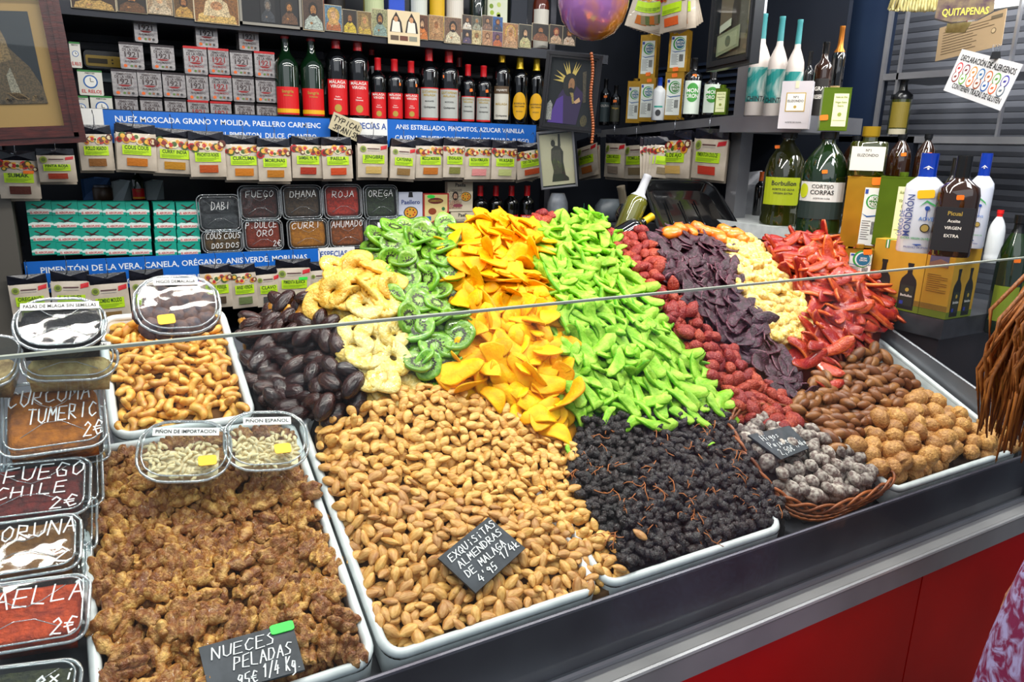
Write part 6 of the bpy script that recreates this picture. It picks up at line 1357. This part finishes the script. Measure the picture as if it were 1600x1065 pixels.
M_RAI = [mat('raisin_skin', '0C0709', .42, 0, '2C1A1C', 260, 1.0, 420, rand=.5, coat=.15)]
M_FIG = [mat('floured_fig', 'B8AEA4', .85, 0, '6A5854', 110, .6, 200, rand=.28, edge=(.35, .6))]
M_GOL = [mat('golden_raisin', 'B8781A', .35, 0, 'DFA23A', 60, .3, rand=.15, coat=.3)]
M_STEM = mat('raisin_stem', 'A8602A', .6)
STATS = {}
def normal_at(x, y):
    e = .006; a = (HS(x+e, y)-HS(x-e, y))/(2*e); b = (HS(x, y+e)-HS(x, y-e))/(2*e); n = np.array([-a, -b, 1]); return n/np.linalg.norm(n)
def rotm(n, spin, tilt, taz):
    z = n; x = np.cross((0, 1, 0), z); x /= np.linalg.norm(x); y = np.cross(z, x); B = np.stack([x, y, z], 1)
    def Rz(a): c, s = math.cos(a), math.sin(a); return np.array([[c, -s, 0], [s, c, 0], [0, 0, 1]])
    def Rx(a): c, s = math.cos(a), math.sin(a); return np.array([[1, 0, 0], [0, c, -s], [0, s, c]])
    return B @ Rz(taz) @ Rx(tilt) @ Rz(-taz) @ Rz(spin)
VW = ['crest', 'upper', 'middle', 'lower', 'foot']; HW = ['far left', 'left', 'centre', 'right', 'far right']
def pxof(T):
    d = np.asarray(T)-CAM; z = d @ FW; return W_/2+F_*(d @ RT)/z, H_/2-F_*(d @ UP)/z
def heap(name, label, cat, group, poly, spacing, shape, mats, tilt=25, lift=.0, jit=.003, nvar=5, layers=2, spin=None, xy=None, bed=True, scale=(.9, 1.1), seed=0, mixed=None, bedm=None, maxn=300, under=True, off=0.0):
    rg = np.random.RandomState(seed+11); P = xy if xy is not None else PX(poly)
    lo, hi = P.min(0), P.max(0); g = []; sy = spacing*.87; row = 0; y = lo[1]
    while y <= hi[1]:
        x = lo[0]+(row % 2)*spacing/2
        while x <= hi[0]: g.append((x, y)); x += spacing
        y += sy; row += 1
    g = np.array(g); base = g+rg.uniform(-.33, .33, g.shape)*spacing; base = base[inside(base, P)]
    metas = []
    shapes = [shape(k) for k in range(nvar)]; meshes = []
    for V, Fc, M in shapes:
        me = bpy.data.meshes.new(name); me.from_pydata(V.tolist(), [], Fc)
        for m in mats: me.materials.append(m)
        me.polygons.foreach_set('material_index', M); me.polygons.foreach_set('use_smooth', [True]*len(Fc)); meshes.append(me)
    items = []
    def tf(x, y, dz):
        n = normal_at(x, y); s = rg.uniform(*scale); sp = rg.uniform(0, 2*math.pi) if spin is None else R(spin[0]+rg.normal()*spin[1])
        Rm = rotm(n, sp, R(tilt)*abs(rg.normal())*.8, rg.uniform(0, 6.28)); z = HS(x, y)
        return Rm*s, np.array([x, y, z])+n*(lift+dz)
    for (x, y) in base: items.append(tf(x, y, rg.uniform(-jit, jit))+(rg.randint(nvar),))
    items.sort(key=lambda it: depth(it[1]))
    pp = np.array([pxof(it[1]) for it in items[:maxn]]); bx0, by0 = pp.min(0); bx1, by1 = pp.max(0)
    for i, (Rm, T, k) in enumerate(items[:maxn]):
        o = bpy.data.objects.new(name, meshes[k]); COL.objects.link(o); M = np.eye(4); M[:3, :3] = Rm; M[:3, 3] = T; o.matrix_world = Matrix(M.tolist())
        a_, b_ = pxof(T); fu = (a_-bx0)/(bx1-bx0+1e-6); fv = (b_-by0)/(by1-by0+1e-6)
        o['label'] = label+', '+VW[min(4, max(0, int(fv*5)))]+' '+HW[min(4, max(0, int(fu*5)))]; o['category'] = cat; o['group'] = group
    rest = items[maxn:]
    if under and layers > 1:
        b2 = g+spacing*.5+rg.uniform(-.33, .33, g.shape)*spacing; b2 = b2[inside(b2, P)]
        rest = rest+[tf(x, y, -spacing*.38-jit)+(rg.randint(nvar),) for x, y in b2]
    if rest:
        VV = []; FF = []; MM = []; b = 0
        for Rm, T, k in rest:
            V, Fc, M = shapes[k]; VV.append(V @ Rm.T+T); FF += [tuple(i+b for i in f) for f in Fc]; MM += M; b += len(V)
        me = bpy.data.meshes.new(name); me.from_pydata(np.concatenate(VV).tolist(), [], FF)
        for m in mats: me.materials.append(m)
        me.polygons.foreach_set('material_index', MM); me.polygons.foreach_set('use_smooth', [True]*len(FF))
        o = bpy.data.objects.new(name+'_heap', me); COL.objects.link(o)
        tag(o, 'deeper and farther pieces of the heap of %s' % group, cat, kind='stuff')
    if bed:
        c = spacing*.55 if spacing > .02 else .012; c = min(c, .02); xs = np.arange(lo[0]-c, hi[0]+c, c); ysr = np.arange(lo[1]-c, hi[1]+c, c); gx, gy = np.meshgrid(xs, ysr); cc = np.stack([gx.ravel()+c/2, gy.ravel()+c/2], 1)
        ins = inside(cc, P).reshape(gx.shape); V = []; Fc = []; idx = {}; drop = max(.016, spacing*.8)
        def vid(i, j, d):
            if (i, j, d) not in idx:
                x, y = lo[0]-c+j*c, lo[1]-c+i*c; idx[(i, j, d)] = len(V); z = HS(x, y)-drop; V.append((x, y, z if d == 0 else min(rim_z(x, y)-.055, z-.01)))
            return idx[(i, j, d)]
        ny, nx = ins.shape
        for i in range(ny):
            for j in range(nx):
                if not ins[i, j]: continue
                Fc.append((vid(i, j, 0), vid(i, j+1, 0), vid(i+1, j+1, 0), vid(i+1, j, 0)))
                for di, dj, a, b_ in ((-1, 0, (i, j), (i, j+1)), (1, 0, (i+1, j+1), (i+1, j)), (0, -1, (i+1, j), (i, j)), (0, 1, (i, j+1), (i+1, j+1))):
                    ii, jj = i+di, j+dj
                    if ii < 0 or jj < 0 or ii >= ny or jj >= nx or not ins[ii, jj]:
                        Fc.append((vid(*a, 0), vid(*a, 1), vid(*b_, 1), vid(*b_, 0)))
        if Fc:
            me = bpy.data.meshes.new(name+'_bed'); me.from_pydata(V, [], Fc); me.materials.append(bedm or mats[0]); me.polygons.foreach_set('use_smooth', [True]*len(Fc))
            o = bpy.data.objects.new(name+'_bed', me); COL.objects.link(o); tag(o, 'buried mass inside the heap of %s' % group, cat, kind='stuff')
    STATS[name] = len(items); pass
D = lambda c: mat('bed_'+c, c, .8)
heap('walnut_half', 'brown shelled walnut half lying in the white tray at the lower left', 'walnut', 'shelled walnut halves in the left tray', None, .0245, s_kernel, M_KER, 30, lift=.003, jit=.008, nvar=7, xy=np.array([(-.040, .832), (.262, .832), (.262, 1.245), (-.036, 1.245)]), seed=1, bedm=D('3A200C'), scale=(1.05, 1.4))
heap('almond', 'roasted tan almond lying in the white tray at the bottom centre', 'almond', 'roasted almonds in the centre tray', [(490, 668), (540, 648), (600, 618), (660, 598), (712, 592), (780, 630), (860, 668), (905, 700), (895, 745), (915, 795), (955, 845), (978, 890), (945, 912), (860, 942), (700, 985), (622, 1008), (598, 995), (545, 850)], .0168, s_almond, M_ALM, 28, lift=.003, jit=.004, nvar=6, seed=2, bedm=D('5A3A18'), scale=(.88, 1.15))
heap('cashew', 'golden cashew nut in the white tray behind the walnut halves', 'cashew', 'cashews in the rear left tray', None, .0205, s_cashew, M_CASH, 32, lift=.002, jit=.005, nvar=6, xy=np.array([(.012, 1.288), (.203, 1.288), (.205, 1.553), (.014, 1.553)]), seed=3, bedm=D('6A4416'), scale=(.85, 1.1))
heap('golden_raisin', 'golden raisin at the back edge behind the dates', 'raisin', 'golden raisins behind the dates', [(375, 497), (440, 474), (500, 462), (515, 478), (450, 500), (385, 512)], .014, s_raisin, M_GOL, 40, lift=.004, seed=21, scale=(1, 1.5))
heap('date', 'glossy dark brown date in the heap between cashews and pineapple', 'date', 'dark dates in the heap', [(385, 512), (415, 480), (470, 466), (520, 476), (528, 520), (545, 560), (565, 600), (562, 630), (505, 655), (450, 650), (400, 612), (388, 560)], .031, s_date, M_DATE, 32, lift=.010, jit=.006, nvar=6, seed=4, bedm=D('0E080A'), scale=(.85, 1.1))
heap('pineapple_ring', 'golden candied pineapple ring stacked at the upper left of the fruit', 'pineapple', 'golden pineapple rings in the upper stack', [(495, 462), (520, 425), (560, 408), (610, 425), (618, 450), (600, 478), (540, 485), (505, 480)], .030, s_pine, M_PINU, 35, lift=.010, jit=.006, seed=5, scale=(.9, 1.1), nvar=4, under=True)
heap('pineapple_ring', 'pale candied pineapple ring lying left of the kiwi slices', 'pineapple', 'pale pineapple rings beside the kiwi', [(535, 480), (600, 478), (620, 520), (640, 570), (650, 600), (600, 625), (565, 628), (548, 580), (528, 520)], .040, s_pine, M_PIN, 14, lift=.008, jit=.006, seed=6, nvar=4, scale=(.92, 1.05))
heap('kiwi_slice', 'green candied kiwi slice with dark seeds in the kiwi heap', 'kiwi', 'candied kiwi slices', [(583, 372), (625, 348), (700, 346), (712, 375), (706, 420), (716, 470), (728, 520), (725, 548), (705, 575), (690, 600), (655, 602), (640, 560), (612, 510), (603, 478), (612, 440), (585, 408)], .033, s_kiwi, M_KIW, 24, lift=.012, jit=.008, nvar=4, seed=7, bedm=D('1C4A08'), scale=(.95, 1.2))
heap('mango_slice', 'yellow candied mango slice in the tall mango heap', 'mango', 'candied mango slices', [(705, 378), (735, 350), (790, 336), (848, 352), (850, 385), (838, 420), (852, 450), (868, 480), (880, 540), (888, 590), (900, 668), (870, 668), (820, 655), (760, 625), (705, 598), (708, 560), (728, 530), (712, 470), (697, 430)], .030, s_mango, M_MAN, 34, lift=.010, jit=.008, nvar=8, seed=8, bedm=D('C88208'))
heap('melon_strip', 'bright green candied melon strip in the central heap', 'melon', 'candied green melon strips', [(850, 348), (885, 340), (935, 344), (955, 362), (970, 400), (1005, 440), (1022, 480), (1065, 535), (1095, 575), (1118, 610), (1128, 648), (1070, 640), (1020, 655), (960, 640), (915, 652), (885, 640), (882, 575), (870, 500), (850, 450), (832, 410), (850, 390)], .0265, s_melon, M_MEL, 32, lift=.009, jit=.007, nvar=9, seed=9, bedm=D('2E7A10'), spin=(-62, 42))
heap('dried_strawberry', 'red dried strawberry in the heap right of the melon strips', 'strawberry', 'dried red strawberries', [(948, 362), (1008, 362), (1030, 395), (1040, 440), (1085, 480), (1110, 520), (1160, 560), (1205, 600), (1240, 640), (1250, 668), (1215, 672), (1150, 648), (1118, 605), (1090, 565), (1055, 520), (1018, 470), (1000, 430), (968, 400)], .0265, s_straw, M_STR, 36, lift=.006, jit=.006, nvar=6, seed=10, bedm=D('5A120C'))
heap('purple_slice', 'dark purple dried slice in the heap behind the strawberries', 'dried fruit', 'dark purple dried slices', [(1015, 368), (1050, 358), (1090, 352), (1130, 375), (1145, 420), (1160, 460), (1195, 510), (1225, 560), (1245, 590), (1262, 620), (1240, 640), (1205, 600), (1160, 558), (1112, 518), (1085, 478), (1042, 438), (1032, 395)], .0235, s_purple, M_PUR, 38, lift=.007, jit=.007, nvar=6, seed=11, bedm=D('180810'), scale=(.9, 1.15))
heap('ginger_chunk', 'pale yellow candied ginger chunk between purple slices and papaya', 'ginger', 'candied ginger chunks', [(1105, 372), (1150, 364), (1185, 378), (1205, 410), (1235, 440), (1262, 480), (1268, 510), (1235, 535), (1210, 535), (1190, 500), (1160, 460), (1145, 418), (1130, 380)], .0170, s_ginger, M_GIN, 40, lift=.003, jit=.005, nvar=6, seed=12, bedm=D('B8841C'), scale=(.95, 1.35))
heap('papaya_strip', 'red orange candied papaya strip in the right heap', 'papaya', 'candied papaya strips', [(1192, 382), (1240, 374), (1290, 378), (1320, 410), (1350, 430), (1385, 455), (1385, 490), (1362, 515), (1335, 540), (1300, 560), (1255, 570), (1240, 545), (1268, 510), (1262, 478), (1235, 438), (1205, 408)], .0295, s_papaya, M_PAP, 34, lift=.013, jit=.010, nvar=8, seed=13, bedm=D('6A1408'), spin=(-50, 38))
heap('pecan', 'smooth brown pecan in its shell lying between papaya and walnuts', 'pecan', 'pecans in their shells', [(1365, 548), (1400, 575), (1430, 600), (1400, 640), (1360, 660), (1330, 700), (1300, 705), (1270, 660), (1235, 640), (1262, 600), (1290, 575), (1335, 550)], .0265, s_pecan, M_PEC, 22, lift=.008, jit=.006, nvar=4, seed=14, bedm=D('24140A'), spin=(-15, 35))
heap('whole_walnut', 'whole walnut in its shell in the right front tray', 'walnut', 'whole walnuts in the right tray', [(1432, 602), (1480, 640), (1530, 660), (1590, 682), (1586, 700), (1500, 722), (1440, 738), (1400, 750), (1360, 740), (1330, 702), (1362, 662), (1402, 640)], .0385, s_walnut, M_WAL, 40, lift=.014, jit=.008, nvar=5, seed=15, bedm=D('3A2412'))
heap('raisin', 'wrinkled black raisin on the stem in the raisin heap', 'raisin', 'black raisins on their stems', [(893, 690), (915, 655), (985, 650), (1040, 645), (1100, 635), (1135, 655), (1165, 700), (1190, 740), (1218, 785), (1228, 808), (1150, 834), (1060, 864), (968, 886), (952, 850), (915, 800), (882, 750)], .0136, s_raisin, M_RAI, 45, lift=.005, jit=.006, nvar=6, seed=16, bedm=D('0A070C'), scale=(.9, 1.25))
# raisin stems
stm = MB(); rg = random.Random(5); RP = PX([(905, 690), (985, 668), (1100, 655), (1165, 700), (1218, 795), (1060, 860), (970, 875), (900, 750)]); n = 0
lo, hi = RP.min(0), RP.max(0)
while n < 60:
    x, y = rg.uniform(lo[0], hi[0]), rg.uniform(lo[1], hi[1])
    if not inside(np.array([[x, y]]), RP)[0]: continue
    a = rg.uniform(0, 6.28); pts = []; n += 1
    for q in range(6):
        pts.append((x, y, HS(x, y)+.013+.004*math.sin(q*1.4+a))); x += .009*math.cos(a); y += .009*math.sin(a); a += rg.uniform(-.7, .7)
        if q in (2, 4): b = a+rg.choice((-1, 1))*1.1; stm.tube([pts[-1], (pts[-1][0]+.012*math.cos(b), pts[-1][1]+.012*math.sin(b), pts[-1][2]-.002)], .0007, M_STEM, 4)
    stm.tube(pts, .0011, M_STEM, 4)
tag(stm.build('raisin_stems', None, True), 'orange brown branching stems among the black raisins', 'stem', kind='stuff')
# stray pieces
def stray(name, label, cat, px, py, shape, mats, spin, lift=.012, k=1, scale=1.0, tilt=0):
    V, Fc, M = shape(k); me = bpy.data.meshes.new(name); me.from_pydata((V*scale).tolist(), [], Fc)
    for m in mats: me.materials.append(m)
    me.polygons.foreach_set('material_index', M); me.polygons.foreach_set('use_smooth', [True]*len(Fc))
    q = hS(px, py); n = normal_at(q[0], q[1]); o = bpy.data.objects.new(name, me); COL.objects.link(o); X = np.eye(4); X[:3, :3] = rotm(n, R(spin), R(tilt), 0); X[:3, 3] = q+n*lift; o.matrix_world = Matrix(X.tolist()); tag(o, label, cat)
stray('mango_slice', 'yellow mango slice resting on the almonds, nearest of the mango', 'mango', 868, 682, s_mango, M_MAN, -50, k=3)
stray('mango_slice', 'yellow mango slice at the foot of the heap left of the raisins', 'mango', 845, 660, s_mango, M_MAN, 30, k=5)
stray('melon_strip', 'short green melon strip lying on the almonds beside the raisins', 'melon', 886, 712, s_melon, M_MEL, 70, k=4, scale=.6)
stray('melon_strip', 'tiny green melon piece on the black raisins', 'melon', 1106, 703, s_melon, M_MEL, 0, k=4, scale=.28, lift=.02)
stray('papaya_strip', 'lone red papaya strip lying on the pecans', 'papaya', 1287, 606, s_papaya, M_PAP, -8, k=2, scale=.7)
for i, (x, y) in enumerate([(1212, 660), (1222, 672), (1240, 660), (1205, 648)]): stray('dried_strawberry', 'red dried strawberry fallen onto the grey figs, %s' % ['lowest left', 'lowest', 'rightmost', 'topmost'][i], 'strawberry', x, y, s_straw, M_STR, 40*i, k=i)
for i, (x, y) in enumerate([(895, 770), (890, 720), (995, 842)]): stray('almond', ['tan almond at the left border of the raisins', 'tan almond near the green melon strip', 'lone tan almond among the black raisins'][i], 'almond', x, y, s_almond, M_ALM, 60*i, k=i, lift=.014)
for i, (x, y) in enumerate([(1085, 658), (1060, 655), (1020, 668), (985, 665), (945, 655), (1030, 640), (1110, 640)]): stray('melon_strip', 'green melon strip hanging over the top of the raisins, %s laid' % ORD[i], 'melon', x, y, s_melon, M_MEL, -70+25*i, k=i, scale=.9, lift=.014)
for i, (x, y) in enumerate([(852, 345), (862, 338), (838, 342), (846, 334)]): stray('dried_strawberry', 'small red piece at the crest between mango and melon, %s' % ['middle right', 'rightmost', 'leftmost', 'topmost'][i], 'strawberry', x, y+4, s_straw, M_STR, 50*i, k=i, scale=.9)
# candied orange under the black lid
for i, (x, y) in enumerate([(1048, 366), (1060, 360), (1075, 364), (1130, 362), (1115, 368), (1100, 364), (1145, 368), (1156, 376), (1122, 374), (1088, 358)]): stray('candied_orange', 'orange candied piece below the black tray lid, piece at %s' % ['far left', 'left', 'left of centre', 'right of centre front', 'centre front', 'centre', 'right', 'far right', 'right of centre', 'centre back'][i], 'candied orange', x, y+3, s_ginger, [mat('candied_orange', 'F08A10', .35, 0, 'E05A0A', 30, .3, coat=.3)], 30*i, k=i % 4, scale=1.8)
# ---- fig basket
wk = mat('wicker', 'A8591E', .5, 0, '6E3410', 40, .3, coat=.15)
bk = PX([(1141, 652), (1258, 656), (1392, 748), (1330, 785), (1262, 806), (1200, 765), (1165, 715)])
c = bk.mean(0); q0 = hS(1200, 660); q1 = hS(1392, 748); q2 = hS(1262, 806)
cen = (hS(1150, 655)[:2]+hS(1390, 750)[:2])/2+np.array([-.005, -.015])
bt = thing('wicker_basket', 'oval brown wicker basket holding the grey floured figs', 'basket', (cen[0], cen[1], rim_z(0, cen[1])), 0)
# basket rim: rounded outline through measured pixel points
bp_ = PX([(1142, 668), (1158, 700), (1185, 740), (1215, 775), (1250, 797), (1290, 800), (1335, 784), (1375, 765), (1392, 750), (1378, 730), (1345, 705), (1300, 675), (1262, 655), (1225, 644), (1180, 642), (1150, 650)])
cen3 = np.array([cen[0], cen[1], rim_z(0, cen[1])]); N = len(bp_)
def basket_pt(t, e=0.0, dz=0.0):
    t = t % N; i = int(t); f = t-i; P0, P1, P2, P3 = [bp_[(i+k-1) % N] for k in range(4)]
    p = .5*((2*P1)+(-P0+P2)*f+(2*P0-5*P1+4*P2-P3)*f*f+(-P0+3*P1-3*P2+P3)*f**3); cc = bp_.mean(0); p = cc+(p-cc)*(1+e); return np.array([p[0], p[1], max(HS(p[0], p[1]), rim_z(0, p[1]))+dz])-cen3
for sgn, ph in ((1, 0), (1, 2.1), (1, 4.2)):
    mb = MB(); pts = [basket_pt(N*i/150, .02+.020*math.cos(N*i/150*3.3+ph), .006+.008*math.sin(N*i/150*3.3+ph)) for i in range(150)]; mb.tube(pts, .0035, wk, 6, True); mb.build('braided_rim', bt, True)
for lev in range(3):
    mb = MB(); pts = [basket_pt(N*i/90, -.01-.03*lev+.006*(1 if (i+lev) % 2 else -1), -.006-.011*lev) for i in range(90)]; mb.tube(pts, .0032, wk, 5, True); mb.build('woven_strand', bt, True)
heap('dried_fig', 'pale grey floured dried fig in the wicker basket', 'fig', 'grey floured figs in the basket', [(1150, 662), (1185, 652), (1235, 655), (1290, 685), (1345, 715), (1378, 742), (1335, 765), (1280, 780), (1235, 770), (1200, 735), (1172, 700)], .0275, s_fig, M_FIG, 32, lift=.008, jit=.006, nvar=6, seed=17, bedm=D('4A4442'))
# ---- slate signs
def slate(label, TL, TR, BR, BL, lines, lift=.022, sticker_px=None, w=.0018):
    C4 = [hS(*p) for p in (TL, TR, BR, BL)]; n = unit(np.cross(C4[1]-C4[0], C4[3]-C4[0]));  n = n if n[2] > 0 else -n
    C4 = [c+n*lift+np.array([0, 0, .0]) for c in C4]
    # keep it one flat plate
    BR2 = C4[1]+C4[3]-C4[0]; C4[2] = BR2*.0+ (C4[2]-n*np.dot(C4[2]-C4[0], n))
    t = thing('slate_price_sign', label, 'sign', C4[3], 0); o = C4[3]
    def wp(P):
        u, v = P[:, 0:1], P[:, 2:3]; q = (1-u)*(1-v)*C4[3]+u*(1-v)*C4[2]+u*v*C4[1]+(1-u)*v*C4[0]; return q-n*P[:, 1:2]-o
    V = np.array([(0, 0, 0), (1, 0, 0), (1, 0, 1), (0, 0, 1), (0, .004, 0), (1, .004, 0), (1, .004, 1), (0, .004, 1)], float)
    MB().add(wp(V), [(0, 1, 2, 3), (7, 6, 5, 4), (0, 4, 5, 1), (1, 5, 6, 2), (2, 6, 7, 3), (3, 7, 4, 0)], CHALK).build('slate_plate', t)
    mb = MB(); asp = np.linalg.norm(C4[1]-C4[0])
    for i, (s, x0, x1, z, h) in enumerate(lines): hand(mb, s, x0, x1, z, h, WINK, y=-.0012, w=w/asp, warp=wp, seed=i+2)
    mb.build('chalk_lettering', t)
    if sticker_px:
        V = np.array([(x, -.002, z) for x, z in sticker_px]+[(x, 0, z) for x, z in sticker_px]); k = len(sticker_px)
        MB().add(wp(V), [tuple(range(k))]+[(j, j+k, (j+1) % k+k, (j+1) % k) for j in range(k)], GREENS).build('green_sticker', t)
slate('slate sign chalked EXQUISITAS ALMENDRAS DE MALAGA on the almonds', (680, 882), (758, 818), (815, 866), (738, 936), [('EXQUiSiTAS', .08, .98, .76, .15), ('ALMENDRAS', .10, .95, .54, .15), ('DE MALAGA', .08, .85, .31, .15), ("4'95", .15, .50, .07, .16), ('1/4k', .62, .98, .12, .17)])
slate('slate sign chalked NUECES PELADAS at the bottom of the walnut halves', (312, 1026), (456, 986), (476, 1062), (330, 1102), [('NUECES', .08, .78, .66, .24), ('PELADAS', .28, .92, .36, .24), ('6,95€', .12, .50, .02, .22), ('1/4 Kg.', .55, .98, .06, .26)], sticker_px=rrect(.26, .2, .04, 3, .88, .93))
slate('slate sign chalked Higos Pajareros on the grey figs', (1159, 692), (1223, 677), (1261, 706), (1210, 730), [('Higos', .12, .55, .68, .2), ('Pajareros', .10, .85, .40, .2), ('2,50€', .12, .55, .1, .2), ('1/4kg', .62, .96, .16, .22)], lift=.026, w=.0015)
# ================================================================== shopper at the right edge
per = thing('person', 'person at the right edge with long brown hair in a purple and red patterned dress', 'person', (1.275, .36, 0))
SKINM = mat('skin', 'C89070', .5, sss=.05)
nodes = {'pelvis': (0, 0, .92, .13), 'belly': (-.01, 0, 1.06, .115), 'chest': (-.02, .01, 1.24, .125), 'neckb': (-.04, .02, 1.37, .055), 'neck': (-.09, .03, 1.43, .05), 'head': (-.165, .05, 1.49, .075), 'crown': (-.18, .055, 1.57, .08),
 'sR': (.14, .01, 1.33, .05), 'eR': (.19, -.02, 1.07, .038), 'wR': (.17, .06, .84, .026), 'hR': (.165, .09, .77, .03), 'sL': (.10, .10, 1.33, .05), 'eL': (.19, .14, 1.08, .038), 'wL': (.20, .20, .86, .026), 'hL': (.20, .22, .79, .03),
 'hpR': (.02, -.08, .86, .085), 'kR': (.02, -.08, .48, .055), 'aR': (.03, -.09, .09, .035), 'tR': (-.09, -.09, .035, .032), 'hpL': (.02, .08, .86, .085), 'kL': (.02, .08, .48, .055), 'aL': (.03, .09, .09, .035), 'tL': (-.09, .09, .035, .032)}
edges = [('pelvis', 'belly'), ('belly', 'chest'), ('chest', 'neckb'), ('neckb', 'neck'), ('neck', 'head'), ('head', 'crown'), ('chest', 'sR'), ('sR', 'eR'), ('eR', 'wR'), ('wR', 'hR'), ('chest', 'sL'), ('sL', 'eL'), ('eL', 'wL'), ('wL', 'hL'), ('pelvis', 'hpR'), ('hpR', 'kR'), ('kR', 'aR'), ('aR', 'tR'), ('pelvis', 'hpL'), ('hpL', 'kL'), ('kL', 'aL'), ('aL', 'tL')]
for s in ('R', 'L'):
    h = nodes['h'+s]
    for q in range(5):
        nm = 'f%d%s' % (q, s); dx = (-.02+.011*q); dz = -.07+(.008*abs(q-2)); 
        if q == 0: dz = -.03; dx = -.032
        nodes[nm] = (h[0]+dx*.4, h[1]+dx, h[2]+dz*.55, .009); nodes[nm+'t'] = (h[0]+dx*.4-.006, h[1]+dx*1.1, h[2]+dz, .007); edges += [('h'+s, nm), (nm, nm+'t')]
keys = list(nodes); me = bpy.data.meshes.new('body'); me.from_pydata([nodes[k][:3] for k in keys], [(keys.index(a), keys.index(b)) for a, b in edges], []); me.materials.append(SKINM)
body = bpy.data.objects.new('body', me); COL.objects.link(body); body.parent = per; body.modifiers.new('skin', 'SKIN')
if not me.skin_vertices: me.attributes.new('skin', 'FLOAT', 'POINT')
try:
    for i, k in enumerate(keys): me.skin_vertices[0].data[i].radius = (nodes[k][3],)*2; me.skin_vertices[0].data[i].use_root = (k == 'pelvis')
    sd = body.modifiers.new('sub', 'SUBSURF'); sd.levels = 2; sd.render_levels = 2
except Exception as ex: print('skin', ex)
DR = mat('patterned_dress', '7A1E4A', .7, 0, 'A8A0D0', 26, .25, 40, dist=2.5, detail=4, edge=(.42, .62))
prof = [(.055, .045, 1.40, -.03), (.15, .10, 1.36, -.01), (.165, .13, 1.25, -.01), (.135, .115, 1.08, 0), (.15, .14, .98, 0), (.175, .16, .86, 0), (.20, .18, .62, 0), (.22, .20, .34, 0)]
V = []; n = 40
for a, b, z, ox in prof:
    for i in range(n):
        t = 2*math.pi*i/n; rip = 1+.05*math.sin(t*9)*max(0, (1.0-z)/.6); V.append((ox+a*math.cos(t)*rip, b*math.sin(t)*rip, z))
Fc = [(j*n+i, j*n+(i+1) % n, (j+1)*n+(i+1) % n, (j+1)*n+i) for j in range(len(prof)-1) for i in range(n)]
MB().add(V, Fc, DR).build('dress', per, True)
HB = mat('brown_hair', 'B06A2E', .42, 0, '7E4618', 60, .3, 90, stretch=(6, 6, .6)); hb = MB(); rg = random.Random(9)
hc = np.array([-.18, .03, 1.53])
V, Fc = ellipsoid(.10, .098, .115, 18, 12); V = V[:, [1, 2, 0]]*1.0; V[:, 0] += hc[0]+.012; V[:, 1] += hc[1]-.012; V[:, 2] += hc[2]+.015; hb.add(V, Fc, HB)
for i in range(1100):
    a = rg.uniform(0, 6.28); x0, y0 = hc[0]+.085*math.cos(a), hc[1]-.01+.085*math.sin(a)
    L = rg.uniform(.12, .26); dx = rg.uniform(-.10, -.03) if math.cos(a) < .3 else rg.uniform(-.02, .02); dy = rg.uniform(-.02, .03)
    pts = [(x0, y0, 1.56), (x0+dx*.2, y0+dy*.2, 1.50), (x0+dx*.5, y0+dy*.6, 1.50-L*.35), (x0+dx*.95+.008*math.sin(i*1.7), y0+dy, 1.50-L*.7), (x0+dx*.9+.014*math.sin(i), y0+dy*.8, 1.50-L)]
    hb.tube(pts, [.003, .0032, .003, .0026, .0010], HB, 5)
hb.build('hair', per, True)
fm = MB(); fc = np.array([-.25, .075, 1.50]); d = unit(np.array([-1, .45, -.12])); s_ = unit(np.cross(d, (0, 0, 1)))
for s in (-1, 1):
    V, Fc = ellipsoid(.012, .012, .010, 8, 6); fm.add(V+fc+s_*s*.030+np.array([0, 0, .012]), Fc, WHITE); V, Fc = ellipsoid(.006, .006, .006, 8, 6); fm.add(V+fc+s_*s*.030+np.array([0, 0, .012])+d*.009, Fc, INK)
    V, Fc = ellipsoid(.010, .016, .026, 8, 6); fm.add(V+np.array([-.17, .05, 1.50])+s_*s*.078, Fc, SKINM)
V, Fc = ellipsoid(.016, .012, .024, 8, 6); fm.add(V+fc+d*.012-np.array([0, 0, .012]), Fc, SKINM); V, Fc = ellipsoid(.012, .022, .006, 8, 6); fm.add(V+fc+d*.002-np.array([0, 0, .045]), Fc, flat('A84A48'))
fm.build('face', per, True)
SHO = flat('2A2024')
for y in (-.09, .09):
    V, Fc = ellipsoid(.115, .043, .034, 12, 8); MB().add(V+np.array([-.04, y, .034]), Fc, SHO).build('shoe', per, True)
